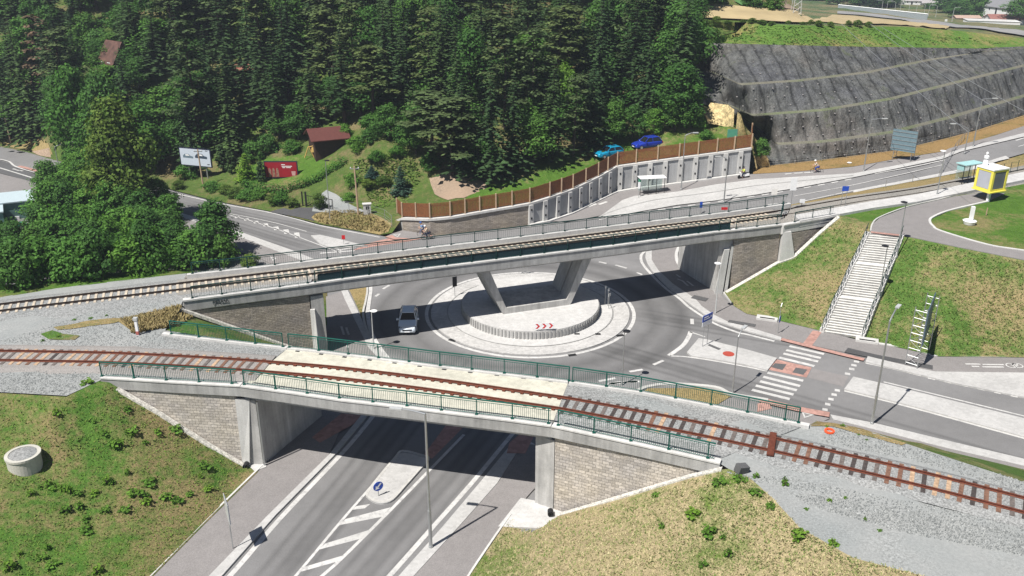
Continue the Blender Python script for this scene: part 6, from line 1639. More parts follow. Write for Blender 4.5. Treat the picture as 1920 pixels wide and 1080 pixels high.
# ============================================================ HUTS AND HOUSES
def hut(p, rz, Wd, D, H_, roof_h, wall_m, roof_m, label, over=.4, name='garden_hut', cat='hut', flat=False, group=None, window=True, slope_down=.0):
    """roof ridge along x"""
    t = thing(name, p, label, cat, group, rz)
    b = MB()
    if flat: b.box((0, 0, H_ / 2 - slope_down / 2), (Wd, D, H_ + slope_down)); b.build('walls', wall_m, t); MB().box((0, 0, H_ + .12), (Wd + over, D + over, .16), tilt=(.05, .02)).build('roof', roof_m, t)
    else:
        b.add([(-Wd / 2, -D / 2, -slope_down), (Wd / 2, -D / 2, -slope_down), (Wd / 2, D / 2, -slope_down), (-Wd / 2, D / 2, -slope_down), (-Wd / 2, -D / 2, H_), (Wd / 2, -D / 2, H_), (Wd / 2, D / 2, H_), (-Wd / 2, D / 2, H_), (-Wd / 2, 0, H_ + roof_h), (Wd / 2, 0, H_ + roof_h)],
              [(0, 1, 5, 4), (2, 3, 7, 6), (1, 2, 6, 9, 5), (3, 0, 4, 8, 7), (0, 3, 2, 1)]); b.build('walls', wall_m, t)
        b = MB(); k = over; s_ = roof_h / (D / 2)
        for sg in (-1, 1):
            y0, z0 = sg * (D / 2 + k), H_ - k * s_; 
            b.add([(-Wd / 2 - k, y0, z0 + .03), (Wd / 2 + k, y0, z0 + .03), (Wd / 2 + k, 0, H_ + roof_h + .03), (-Wd / 2 - k, 0, H_ + roof_h + .03), (-Wd / 2 - k, y0, z0 + .15), (Wd / 2 + k, y0, z0 + .15), (Wd / 2 + k, 0, H_ + roof_h + .15), (-Wd / 2 - k, 0, H_ + roof_h + .15)],
                  [(0, 1, 5, 4), (1, 2, 6, 5), (2, 3, 7, 6), (3, 0, 4, 7), (4, 5, 6, 7), (0, 3, 2, 1)])
        b.build('roof', roof_m, t)
    if window:
        for x in (-Wd * .25, Wd * .25):
            w_ = MB().box((x, -D / 2 - .03, H_ * .6), (.9, .06, .8)).build('window', M['signwhite'], t); MB().box((x, -D / 2 - .065, H_ * .6), (.74, .02, .64)).build('pane', M['glassdark'], w_)
        MB().box((0, -D / 2 - .03, H_ * .42), (.85, .06, H_ * .8)).build('door', M['dark'], t)
    return t
brown, red_roof = mat_plain('dark_brown_boards', (.045, .022, .016), .8, vary=.3), mat_plain('red_brown_roof', (.10, .03, .024), .7, vary=.2)
q = PT(618, 288); hut(q + Vector((-.5, 1.5, .3)), radians(24), 4.6, 4.2, 2.1, 1.0, brown, red_roof, 'small dark garden hut with a red brown roof on the slope', .6, slope_down=1.2, window=False)
for k in range(5): MB()
t = thing('timber_frame', PT(592, 296), 'yellow timber swing frame beside the red-roofed garden hut', 'swing frame')
ylw = mat_plain('yellow_timber', (.52, .34, .10), .7)
for a, c in (((-1.6, 0, 0), (-.9, 0, 1.7)), ((-.2, 0, 0), (-.9, 0, 1.7)), ((1.0, .3, 0), (.2, .3, 1.9)), ((2.0, -.5, 0), (.2, .3, 1.9)), ((-.9, 0, 1.6), (.2, .3, 1.8))): MB().tube([a, c], .08, 5).build('beam', ylw, t)
MB().add([(-.6, -.1, .8), (.0, -.1, .9), (-.1, 0, 1.7), (-.5, 0, 1.5)], [(0, 1, 2, 3)]).build('seat_panel', ylw, t)
q = PT(218, 138); hut(q + Vector((0, 1, 1.2)), radians(-38), 4.2, 4.0, .6, 3.2, mat_plain('red_gable', (.13, .06, .04), .8), mat_plain('worn_red_roof', (.10, .05, .038), .8, vary=.5, scale=1), 'steep red-roofed cabin half hidden in the forest', .4, slope_down=3)
q = PT(457, 166); hut(q + Vector((0, 1, 2.2)), radians(10), 2.8, 3.0, 1.0, .8, brown, mat_plain('salmon_roof', (.25, .10, .07), .7), 'salmon roof peeping out of the forest above the white billboard', .4, slope_down=4, window=False)
teal = mat_plain('teal_grey_wall', (.10, .19, .18), .7, vary=.3, scale=.8); pale = mat_plain('pale_blue_roof', (.42, .50, .53), .5, vary=.05)
q = P(26, 408, 0); hut(Vector((q.x - .3, q.y + 1.2, 0)), radians(28), 4.6, 4.2, 2.3, 0, teal, pale, 'grey green shed with a pale blue flat roof at the left edge', .35, flat=True, window=False)
q = P(-6, 425, 0); hut(Vector((q.x - 1.2, q.y + .5, 0)), radians(28), 3.6, 3.2, 2.0, 0, teal, pale, 'smaller pale-roofed shed cut by the left edge of the picture', .3, flat=True, window=False)
rnd = random.Random(4)
for k, (x, y, l) in enumerate(((33, 410, 'white bucket beside the shed'), (52, 407, 'pale plank pile right of the shed'), (30, 424, 'turquoise plastic sheet in the garden below the shed'))):
    mm = [M['signwhite'], M['woodpost'], mat_plain('turquoise_sheet', (.03, .38, .28), .5)][k]
    b = MB(); b.box((0, 0, .15), [(.5, .5, .5), (1.4, .5, .3), (2.4, 1.0, .12)][k], .4, tilt=(.05, .1)); b.box((.3, .4, .2), [(.3, .3, .4), (1.0, .3, .2), (1.2, .6, .2)][k], .9)
    o = b.build('garden_clutter', mm); o.location = P(x, y, 0); tag(o, l + ' at the left edge', 'garden clutter', 'clutter in the left garden')
# billboards' greenhouse frame and green screens
simple('screen_panel', PT(1372, 261), 'small green mesh screen on the grass near the end of the brown fence', 'screen', [('mesh_panel', MB().box((0, 0, .8), (1.4, .05, 1.3)), mat_plain('green_mesh', (.08, .28, .2), .6)), ('frame_post', MB().box((.75, 0, .9), (.08, .08, 1.8)), M['steel'])])
# far houses
wht, gry = mat_plain('white_render', (.72, .72, .72), .7, vary=.06), mat_plain('grey_roof', (.20, .20, .21), .7, vary=.15)
pinkr, tan_ = mat_plain('pink_red_roof', (.27, .12, .10), .8, vary=.2), mat_plain('tan_wall', (.42, .30, .24), .8, vary=.2)
def farP(px_, py_, Y): d = ray(px_, py_); t_ = Y / d.y; return Vector((d.x * t_, Y, CAMH + d.z * t_))
q = farP(1884, 37, 400) + Vector((0, 0, 2.4)); t = hut(q, radians(-74), 15, 11, 3.0, 3.2, wht, gry, 'large white gabled house with a grey roof near the top right corner', .5, 'house', 'house', slope_down=3)
MB().box((-3, 1.2, 6.2), (1.2, 1.2, 1.8)).build('chimney', wht, t)
q = farP(1858, 47, 372); hut(q, radians(-6), 20, 5, 1.7, .0, wht, M['concrete_w'], 'long low white wall building below the white gabled house', .3, 'building', 'building', flat=True, window=False, slope_down=2)
q = farP(1893, 42, 385); hut(q, radians(-6), 18, 8, 1.6, 1.5, wht, pinkr, 'long low building with a pink red roof before the white house', .4, 'building', 'building', window=False, slope_down=2)
q = farP(1810, 41, 395); hut(q, radians(-4), 10, 6, 1.8, .8, tan_, tan_, 'low brownish building left of the white wall building', .3, 'building', 'building', window=False, slope_down=2)
q = farP(1800, 22, 480); hut(q, radians(0), 11, 6, 2.0, .0, mat_plain('blue_wall', (.16, .24, .34), .6), mat_plain('pale_blue_metal', (.38, .46, .56), .5), 'flat pale blue industrial shed among the far trees', .5, 'building', 'building', flat=True, window=False, slope_down=2)
q = farP(1803, 10, 560); hut(q, radians(0), 12, 8, 5, 1.5, gry, pale, 'grey house with a pale roof above the blue shed', .3, 'house', 'house', window=False, slope_down=3)
for x, y, w_, l in ((1680, 6, 11, 'small white house at the top edge, leftmost of the distant white houses'), (1708, 4, 16, 'wide white house at the top edge beside the leftmost one'), (1737, 8, 18, 'white house with a flat annex at the top edge, below its neighbours'), (1760, 1, 14, 'cream house at the top edge, rightmost of the distant white houses')):
    hut(farP(x, y + 2, 520) + Vector((0, 0, -.5)), radians(rnd.uniform(-15, 15)), w_ * .55, 5, 2.0, 1.5, wht, mat_plain('far_roof', (.35, .33, .33), .7), l, .4, 'house', 'house', group='distant houses on the wooded slope', slope_down=4)
# noise barrier along the far road
a, c = farP(1571, 18, 430), farP(1738, 37, 365); t = thing('noise_barrier', a, 'long pale noise barrier beside the far road', 'noise barrier')
d = c - a; b = MB(); n = 24
for k in range(n): p_ = a.lerp(c, (k + .5) / n); b.box((p_.x, p_.y, p_.z + .2), (d.xy.length / n * .985, .25, 3.6), atan2(d.y, d.x))
part(b, 'barrier_wall', mat_plain('pale_barrier', (.32, .36, .38), .6), t)
b = MB(); b.tube([a + Vector((0, 0, 2.1)), c + Vector((0, 0, 2.1))], .22, 4); part(b, 'top_rail', M['signwhite'], t)
for k, (x, y0, y1, Y) in enumerate([(1556, 4, 17, 500), (1582, 7, 19, 480), (1593, 6, 20, 480), (1612, 9, 22, 465), (1621, 7, 23, 465), (1638, 11, 26, 450), (1652, 8, 27, 440), (1661, 12, 28, 440), (1676, 12, 30, 430), (1686, 9, 31, 430), (1702, 12, 33, 420), (1716, 10, 34, 415), (1731, 12, 36, 410), (1739, 10, 37, 405), (1753, 12, 39, 400), (1784, 22, 45, 370)]):
    q = farP(x, y1, Y); top = farP(x + 1, y0, Y); 
    if k == 0: L0 = lamp(q, None, (-1.8, 0, .4), 'distant lamp post standing along the far road behind the golden field', .09, 'arm', 'lamp posts along the far road', mat=M['steel_l'], hh=max(6.0, top.z - q.z)); continue
    o = copy_tree(L0); o['label'] = ['distant lamp post above the left end of the noise barrier', 'distant lamp post above the middle of the noise barrier', 'distant lamp post above the right end of the noise barrier', 'distant lamp post standing alone right of the noise barrier'][0 if k < 5 else 1 if k < 10 else 2 if k < 15 else 3]; o.location = q; o.rotation_euler = (0, 0, pi if k % 2 else 0)
wht_post = simple('marker_post', farP(1772.5, 46, 360), 'short white post at the bend of the far road', 'post', [('post', MB().box((0, 0, .8), (.7, .7, 2.2)), M['signwhite'])])

# ============================================================ TREES AND PLANTS
M['leaf_spruce'] = mat_leaf('spruce_needles', (.028, .058, .026, 1), (.058, .105, .036, 1), .15)
M['leaf_pine'] = mat_leaf('pine_needles', (.05, .08, .035, 1), (.10, .14, .05, 1), .2)
M['leaf_dark'] = mat_leaf('dark_leaves', (.045, .115, .028, 1), (.085, .19, .04, 1), .32)
M['leaf_mid'] = mat_leaf('green_leaves', (.06, .155, .03, 1), (.11, .24, .045, 1), .35)
M['leaf_olive'] = mat_leaf('olive_leaves', (.055, .115, .022, 1), (.115, .17, .036, 1), .3)
M['leaf_bright'] = mat_leaf('bright_leaves', (.09, .20, .03, 1), (.16, .28, .045, 1), .4)
M['leaf_dead'] = mat_leaf('dead_brown_twigs', (.10, .065, .04, 1), (.16, .11, .075, 1), .1)
M['leaf_blue'] = mat_leaf('blue_spruce_needles', (.02, .055, .045, 1), (.05, .10, .085, 1), .1)
M['bark'] = mat_plain('bark', (.07, .05, .04), .9, vary=.3)
M['bark_pale'] = mat_plain('pale_birch_bark', (.38, .36, .33), .8, vary=.3)

def leafquad(b, c, nrm, s, rnd, mi=0):
    nrm = nrm.normalized(); a = nrm.cross(Vector((rnd.uniform(-1, 1), rnd.uniform(-1, 1), rnd.uniform(-1, 1)))).normalized(); d = nrm.cross(a)
    s1, s2 = s * rnd.uniform(.7, 1.3), s * rnd.uniform(.5, 1.0)
    b.add([c - a * s1, c + d * s2 * .9, c + a * s1, c - d * s2], [[0, 1, 2, 3]], mi)
def crown_broad(seed, H, R, nb, nl, s, base=.15, squash=1.0):
    """leaf clumps over overlapping lumps, hollow between"""
    rnd = random.Random(seed); b = MB(); lumps = []; nb = int(nb * 1.6); nl = int(nl * .68)
    for k in range(nb):
        t = (k + .5) / nb; z = H * (base + (1 - base) * (.12 + .80 * t)); env = R * (sin(pi * min(1, .22 + .78 * t) ** .85) ** .7 if t < .97 else .3)
        a = k * 2.4 + rnd.uniform(-.4, .4); rr = env * rnd.uniform(.25, .78)
        lumps.append((Vector((rr * cos(a), rr * sin(a), z)), R * rnd.uniform(.18, .42)))
    for c, r in lumps:
        for _ in range(nl):
            d = Vector((rnd.gauss(0, 1), rnd.gauss(0, 1), rnd.gauss(.25, .9))).normalized()
            q = (rnd.uniform(.6, 1.1) if rnd.random() < .8 else rnd.uniform(1.1, 1.5)) * r; p = c + Vector((d.x * q, d.y * q, d.z * q * squash * .9))
            nrm = d + Vector((rnd.uniform(-.6, .6), rnd.uniform(-.6, .6), rnd.uniform(-.2, .8)))
            leafquad(b, p, nrm, s, rnd)
    return b, lumps
def mk_broad(seed, H=10., R=3.2, nb=16, nl=230, s=.19, leaf='leaf_mid', base=.15, trunk=True):
    b, lumps = crown_broad(seed, H, R, nb, nl, s, base); rnd = random.Random(seed + 50)
    tb = MB(); tb.tube([(0, 0, -.5), (.05, 0, H * .3), (0, .05, H * .75)], .22 if H > 6 else .08, 7, r2=.05)
    for c, r in lumps[::2]: z0 = c.z * .55; tb.tube([(0, 0, z0), (c.x * .5, c.y * .5, (z0 + c.z) / 2 + .2), tuple(c)], .07 if H > 6 else .03, 4, r2=.02)
    return b, tb, leaf, 'bark'
def mk_spruce(seed, H=18., R=2.9, leaf='leaf_spruce', bare=.06, dens=1.0, droop=.35):
    rnd = random.Random(seed); b = MB(); z = H * bare
    while z < H * .985:
        t = z / H; L = R * (1 - t) ** .78 * rnd.uniform(.82, 1.12) + .12; n = max(4, int(9 * dens * (1 - t * .5)))
        a0 = rnd.uniform(0, 6.3)
        for k in range(n):
            if rnd.random() < .08: continue
            a = a0 + 2 * pi * k / n + rnd.uniform(-.25, .25); Lk = L * rnd.uniform(.65, 1.15); u = Vector((cos(a), sin(a), 0)); sdv = Vector((-sin(a), cos(a), 0))
            m_ = 4; w0 = .22 + Lk * .20; pts = []
            for j in range(m_ + 1):
                q = j / m_; pts.append(u * Lk * q + Vector((0, 0, z - droop * Lk * q ** 1.3 + .12 * Lk * q * q)))
            for j in range(m_):
                p, p2 = pts[j], pts[j + 1]; w1 = w0 * (1 - j / m_) ** .6 * rnd.uniform(.7, 1.2)
                dr = Vector((0, 0, -w1 * .35))
                b.add([p, p2, p + (p2 - p) * .3 + sdv * w1 + dr], [[0, 1, 2]]); b.add([p, p + (p2 - p) * .3 - sdv * w1 + dr, p2], [[0, 1, 2]])
        z += max(.25, .028 * H * rnd.uniform(.7, 1.2)) / dens ** .3
    b.add([(.12, 0, H * .96), (-.06, .1, H * .96), (-.06, -.1, H * .96), (0, 0, H)], [(0, 1, 3), (1, 2, 3), (2, 0, 3)])
    tb = MB(); tb.tube([(0, 0, -.8), (0, 0, H * .5), (0, 0, H * .95)], .2, 7, r2=.03)
    return b, tb, leaf, 'bark'
def mk_pine(seed, H=15., R=3.2, leaf='leaf_pine', base=.3):
    rnd = random.Random(seed); b = MB(); tb = MB(); tb.tube([(0, 0, -.8), (.15, .1, H * .5), (0, 0, H * .93)], .2, 7, r2=.05)
    for k in range(26):
        t = (k + .5) / 26; z = H * (base + (1 - base) * t); a = k * 2.4; L = R * (1 - .72 * t) * rnd.uniform(.6, 1.1); tip = Vector((cos(a) * L, sin(a) * L, z + .1 * L))
        tb.tube([(0, 0, z - .2), tip], .06, 4, r2=.02)
        for q in (.55, .8, 1.0):
            c = Vector((0, 0, z)).lerp(tip, q)
            for _ in range(26):
                d = Vector((rnd.gauss(0, .5), rnd.gauss(0, .5), rnd.gauss(.05, .18))); leafquad(b, c + d * (R * .22 + .25), Vector((d.x * .5, d.y * .5, 1)), .24, rnd)
    return b, tb, leaf, 'bark'
PROTO = {}
def proto(kind, name, mk, H, R):
    b, tb, leaf, bark = mk; 
    def me(bb, nm, m):
        mesh = bpy.data.meshes.new(nm); mesh.from_pydata(bb.v, [], bb.f); mesh.materials.append(M[m]); mesh.update(); return mesh
    PROTO[kind] = (name, me(b, 'crown', leaf), me(tb, 'trunk', bark), H, R)
proto('spruce1', 'spruce_tree', mk_spruce(1), 18, 2.9); proto('spruce2', 'spruce_tree', mk_spruce(2, 18, 3.4, dens=.9, droop=.45), 18, 3.4); proto('spruce3', 'spruce_tree', mk_spruce(3, 18, 2.5, bare=.2), 18, 2.5)
proto('pinea', 'pine_tree', mk_pine(4), 15, 3.2); proto('pineb', 'pine_tree', mk_pine(5, 16, 2.8, base=.42), 16, 2.8)
proto('pined', 'dead_pine', mk_pine(6, 15, 2.4, 'leaf_dead', .2), 15, 2.4)
proto('broad1', 'broadleaf_tree', mk_broad(11), 10, 3.2); proto('broad2', 'broadleaf_tree', mk_broad(12, leaf='leaf_dark', R=3.4), 10, 3.4)
proto('broad3', 'broadleaf_tree', mk_broad(13, leaf='leaf_dark', nb=18, nl=230), 10, 3.2); proto('bright', 'broadleaf_tree', mk_broad(14, leaf='leaf_bright'), 10, 3.2)
proto('olive', 'broadleaf_tree', mk_broad(15, 15, 4.6, 34, 380, .22, 'leaf_olive', .08), 15, 4.6)
proto('cone', 'broadleaf_tree', mk_broad(16, 8, 2.4, 24, 260, .15, 'leaf_dark', .04), 8, 2.4)
proto('shrub1', 'shrub', mk_broad(17, 3, 1.9, 10, 230, .13, 'leaf_mid', .0), 3, 1.9); proto('shrub2', 'shrub', mk_broad(18, 3, 1.9, 10, 230, .13, 'leaf_dark', .0), 3, 1.9)
proto('shrub3', 'shrub', mk_broad(19, 3, 1.9, 9, 230, .12, 'leaf_olive', .0), 3, 1.9)
proto('thuja', 'columnar_conifer', mk_broad(20, 4, .75, 12, 120, .12, 'leaf_spruce', .0), 4, .75)
proto('ycon', 'garden_conifer', mk_spruce(21, 4, 1.5, 'leaf_bright', .02, 1.6, .1), 4, 1.5)
proto('bcon', 'blue_spruce', mk_spruce(22, 4, 1.45, 'leaf_blue', .02, 1.7, .15), 4, 1.45)
proto('weed', 'weed', mk_broad(23, .5, .42, 7, 9, .10, 'leaf_bright', .0), .5, .42)
NTREE = [0]
def plant(kind, p, H, R, label, cat='tree', group=None, rz=None):
    nm, cr, tr, H0, R0 = PROTO[kind]; rnd = random.Random(NTREE[0]); label = label[:1].lower() + label[1:]; NTREE[0] += 1
    t = bpy.data.objects.new(nm, None); COL.objects.link(t); t.location = p; t.rotation_euler = (rnd.uniform(-.03, .03), rnd.uniform(-.03, .03), rnd.uniform(0, 6.28) if rz is None else rz)
    t.scale = (R / R0, R / R0, H / H0); tag(t, label, cat, group)
    for n_, me in (('crown', cr), ('trunk', tr)): o = bpy.data.objects.new(n_, me); COL.objects.link(o); o.parent = t
    return t
def plant_px(kind, base, toppx, R, label, cat='tree', group=None, zoff=0.0):
    p = PT(*base); p.z += zoff; H = max(.3, height_at(p, base[0], toppx) - p.z); return plant(kind, p, H, R, label, cat, group)

# named trees
plant_px('olive', (246, 428), 185, 5.0, 'big olive green tree towering over the bushes beside the left road')
plant_px('broad1', (158, 322), 118, 4.4, 'tall mid green tree above the left road, left of the big olive tree')
plant_px('broad3', (122, 262), 140, 3.6, 'round dark green tree at the edge of the left road')
plant_px('broad1', (185, 330), 205, 3.6, 'bright green tree hanging over the left road next to the big olive tree')
plant_px('broad2', (215, 330), 130, 4.0, 'dark broadleaf tree behind the top of the big olive tree')
plant_px('cone', (408, 478), 374, 3.0, 'dark cone shaped tree standing alone at the road edge behind the far track')
plant_px('spruce2', (62, 268), 15, 4.2, 'large dark spruce at the left edge above the roadside grass')
plant_px('spruce1', (20, 262), 30, 3.6, 'dark spruce cut by the left edge of the picture')
plant_px('pined', (96, 215), 30, 3.6, 'half dead brown pine left of the steep red cabin')
plant_px('pinea', (378, 296), 40, 4.2, 'tall olive pine behind the white billboard')
plant_px('spruce3', (524, 258), 55, 3.2, 'grey green spruce with a brown lower trunk left of the red roofed hut')
plant_px('thuja', (418, 322), 268, .95, 'left of the two dark columnar conifers beside the white billboard')
plant_px('thuja', (435, 325), 273, .85, 'right of the two dark columnar conifers beside the white billboard')
plant_px('ycon', (463, 338), 286, 1.9, 'yellow green garden conifer left of the red billboard')
plant_px('thuja', (491, 342), 300, .85, 'small dark conifer right beside the red billboard')
plant_px('bcon', (753, 362), 311, 1.6, 'small blue green spruce alone on the meadow slope')
plant_px('pinea', (850, 330), 182, 4.6, 'spreading green pine at the top of the bare soil patch', zoff=0)
plant_px('pineb', (808, 300), 172, 4.4, 'wide low-branched pine at the right edge of the meadow slope')
plant_px('spruce2', (925, 335), 110, 3.9, 'large dark spruce in front of the forest above the wall', zoff=0)
plant_px('bright', (1062, 250), 120, 2.6, 'bright light green tree in the middle of the dark forest')
plant_px('bright', (1152, 245), 200, 1.7, 'small bright bush-like tree above the parked blue cars')
plant_px('shrub2', (1427, 292), 262, 1.6, 'dark green bush between the ochre rock and the netted slope', 'bush')
plant_px('shrub3', (600, 392), 362, 1.3, 'small olive bush behind the sliding gate', 'bush')
for x, y, k, H, R, l in ((868, 322, 'spruce2', 12, 3.4, 'dark spruce between the spreading pine and the big front spruce'), (905, 330, 'broad2', 6, 3.0, 'leafy dark tree at the foot of the big front spruce'), (960, 318, 'spruce1', 13, 3.3, 'dark spruce right of the big front spruce above the grass strip'), (1000, 310, 'broad3', 7, 3.4, 'dense leafy tree above the grass strip, right of the bare soil'), (1035, 302, 'spruce1', 14, 3.4, 'tall dark spruce above the grass strip left of the turquoise car'), (1075, 292, 'pinea', 11, 3.2, 'olive pine above the grass strip close to the turquoise car'), (1110, 280, 'spruce2', 12, 3.4, 'dark spruce directly behind the turquoise car'), (1150, 268, 'broad3', 6, 2.8, 'dense leafy tree between the two blue cars'), (780, 288, 'broad2', 5, 2.6, 'leafy dark tree at the upper right corner of the meadow slope'), (760, 268, 'shrub2', 3, 2.2, 'dark bush at the forest edge above the meadow slope'), (730, 262, 'broad3', 5, 2.6, 'dense young tree at the forest edge above the meadow slope'), (700, 252, 'shrub1', 3, 2.3, 'green bush at the forest edge right of the red roofed hut'), (560, 262, 'broad3', 5.5, 2.8, 'dense young tree at the forest edge left of the red roofed hut'), (505, 285, 'shrub2', 2.6, 2.2, 'dark bush at the forest edge above the red billboard'), (475, 300, 'shrub2', 2.6, 2.2, 'dark bush between the columnar conifers and the red billboard'), (810, 318, 'shrub2', 2.2, 2.0, 'dark bush at the upper left edge of the bare soil patch')):
    plant(k, PT(x, y), H, R, l, 'bush' if k.startswith('shrub') else 'tree')
for x, y, k, H, R, l in ((190, 132, 'broad3', 5, 2.8, 'dense young tree left of the steep red cabin'), (250, 140, 'broad2', 4.5, 2.8, 'leafy dark tree right of the steep red cabin'), (222, 160, 'shrub2', 3, 2.6, 'dark bush in front of the steep red cabin'), (178, 158, 'broad2', 5, 3.0, 'leafy dark tree below left of the steep red cabin'), (262, 172, 'broad3', 5.5, 3.0, 'dense young tree below right of the steep red cabin'), (205, 185, 'broad1', 5.5, 3.2, 'mid green tree two rows below the steep red cabin'), (245, 112, 'spruce2', 12, 3.6, 'broad dark spruce right behind the steep red cabin'), (170, 112, 'broad3', 8, 3.6, 'dense tree left behind the steep red cabin'), (150, 85, 'spruce1', 14, 3.8, 'dark spruce uphill left of the steep red cabin'), (75, 62, 'broad3', 8, 4, 'dense tree high up near the top left corner'), (100, 85, 'broad2', 7, 3.8, 'leafy tree high up right of the top left corner')):
    plant(k, PT(x, y), H, R, l, 'bush' if k.startswith('shrub') else 'tree')
for x, y, k, H, R, l in ((1313, 72, 'shrub2', 2.2, 1.8, 'dark bush at the left end of the meadow above the netted slope'), (1322, 58, 'shrub3', 1.8, 1.7, 'olive bush at the upper left corner of the meadow'), (1338, 70, 'shrub3', 1.4, 1.5, 'low olive bush in the left part of the meadow'), (1306, 50, 'broad3', 5, 2.6, 'dense young tree between the forest and the golden field')):
    plant(k, PT(x, y), H, R, l, 'bush' if k.startswith('shrub') else 'tree')
# hedge along the garden
hp = [PT(*q) for q in [(458, 352), (500, 360), (540, 360), (580, 345), (615, 326), (650, 305)]]
hpth = [Vector((q.x, q.y, gz(q.x, q.y))) for q in resample(hp, .45)]
b = MB(); rnd = random.Random(8)
for q in hpth:
    for _ in range(60):
        d = Vector((rnd.uniform(-.55, .55), rnd.uniform(-.55, .55), rnd.uniform(0, 1.35))); leafquad(b, q + d, Vector((d.x, d.y, d.z * .8)), .13, rnd)
t = thing('hedge', hpth[0], 'clipped green hedge along the lower edge of the garden lawn', 'hedge'); part(b, 'foliage', M['leaf_mid'], t)
b = MB()
for q in hpth[::3]: b.tube([q, q + Vector((0, 0, 1))], .04, 4)
part(b, 'stems', M['bark'], t)

# belts of bushes
rnd = random.Random(21)
def belt(rows, group, where, kinds, hgt, R, jit=10, cat='bush'):
    n = 0
    for y, x0, x1, step, top in rows:
        x = x0
        while x <= x1:
            bx, by = x + rnd.uniform(-jit, jit), (y(x) if callable(y) else y) + rnd.uniform(-4, 4)
            p = PT(bx, by); k = rnd.choice(kinds); H = rnd.uniform(*hgt); 
            plant(k, p, H, R * rnd.uniform(.8, 1.2), '%s %s' % ({'shrub1': 'mid green bush', 'shrub2': 'dark green bush', 'shrub3': 'olive green bush', 'broad1': 'mid green young tree', 'broad2': 'dark young tree', 'broad3': 'dense dark young tree', 'bright': 'bright green young tree'}[k], where(bx, by)), 'bush' if k.startswith('shrub') else 'tree', group)
            x += step
def wl(x, y):
    a = 'at the left edge' if x < 90 else 'below the big olive tree' if x < 250 else 'left of the cone shaped tree' if x < 360 else 'beside the far bridge end'
    return ('in the front of the bush belt ' if y > 500 else 'in the back of the bush belt ' if y < 455 else 'in the middle of the bush belt ') + a
belt([(lambda x: 536 - x * .11, 8, 320, 26, 0), (lambda x: 520 - x * .10, 0, 340, 30, 0), (lambda x: 497, 345, 440, 26, 0)], 'bush belt behind the far track', wl, ['shrub1', 'shrub2', 'shrub2', 'shrub1'], (3.2, 4.6), 2.3)
belt([(lambda x: 500 - x * .06, 10, 345, 34, 0), (lambda x: 472 - x * .02, 70, 320, 34, 0)], 'bush belt behind the far track', wl, ['broad1', 'broad2', 'broad3', 'shrub1'], (4.5, 6.0), 2.5)
belt([(lambda x: 448, 110, 330, 34, 0), (lambda x: 418, 120, 300, 36, 0)], 'bush belt behind the far track', wl, ['broad1', 'broad2', 'broad1'], (5.5, 7.5), 2.7)
belt([(385, 105, 210, 34, 0), (360, 120, 200, 32, 0), (340, 135, 190, 30, 0)], 'bush belt behind the far track', wl, ['broad1', 'broad1', 'broad3'], (4.5, 6.5), 2.4)
plant_px('shrub3', (470, 500), 478, 1.5, 'low olive bush behind the far railing at the end of the bush belt', 'bush')
wm_ = lambda x, y: 'in the row along the road below the hedge' if y > 350 else 'on the meadow slope below the forest'
belt([(lambda x: 352 + (x - 330) * .17, 335, 350, 20, 0), (lambda x: 357 + (x - 395) * .2, 400, 560, 22, 0)], 'low bushes along the road below the hedge', lambda x, y: 'in the row along the road, ' + ('below the white billboard' if x < 450 else 'below the red billboard' if x < 530 else 'left of the sliding gate'), ['shrub3', 'shrub1', 'shrub3'], (1.0, 1.7), 1.5, 5)
for x, y, k, H, R, l in ((698, 332, 'bcon', 1.6, 1.1, 'small bluish bush on the meadow slope right of the hut'), (690, 352, 'shrub3', 1.2, 1.3, 'low olive bush on the meadow slope above the wooden pole'), (720, 345, 'shrub3', 1.1, 1.4, 'flat olive bush left of the small blue spruce'), (705, 300, 'shrub1', 1.3, 1.4, 'green bush high on the meadow slope'), (745, 290, 'shrub1', 1.2, 1.5, 'green bush just below the forest edge of the meadow'), (660, 345, 'shrub1', 1.5, 1.4, 'green bush above the gravel drive'), (655, 375, 'shrub1', 1.0, 1.2, 'low bush at the right edge of the gravel drive'), (548, 285, 'shrub1', 1.8, 1.7, 'round green bush left of the swing frame'), (668, 282, 'shrub1', 2.0, 1.6, 'green bush right behind the red roofed hut'), (690, 268, 'shrub2', 1.8, 1.6, 'dark bush right of the red roofed hut'), (648, 258, 'shrub1', 2.0, 1.5, 'green bush above the roof of the red roofed hut'), (350, 335, 'shrub1', 2.2, 2.0, 'dark green bush left of the white billboard legs'), (1185, 262, 'broad2', 5, 2.2, 'leafy young tree behind the dark blue car'), (1225, 255, 'broad1', 4, 2.2, 'leafy young tree right of the dark blue car'), (1265, 248, 'broad2', 5.5, 2.4, 'leafy young tree at the upper edge of the grass strip'), (1300, 238, 'shrub2', 3.0, 2.3, 'dark bush at the right end of the forest edge'), (1240, 215, 'broad1', 6, 2.5, 'green tree behind the young trees right of the dark blue car'), (1285, 205, 'broad2', 6, 2.5, 'green tree left of the ochre rock'), (1325, 262, 'shrub1', 1.4, 1.4, 'small bush on the grass strip before the ochre rock')):
    plant(k, PT(x, y), H, R, l, 'bush' if H < 3 else 'tree')

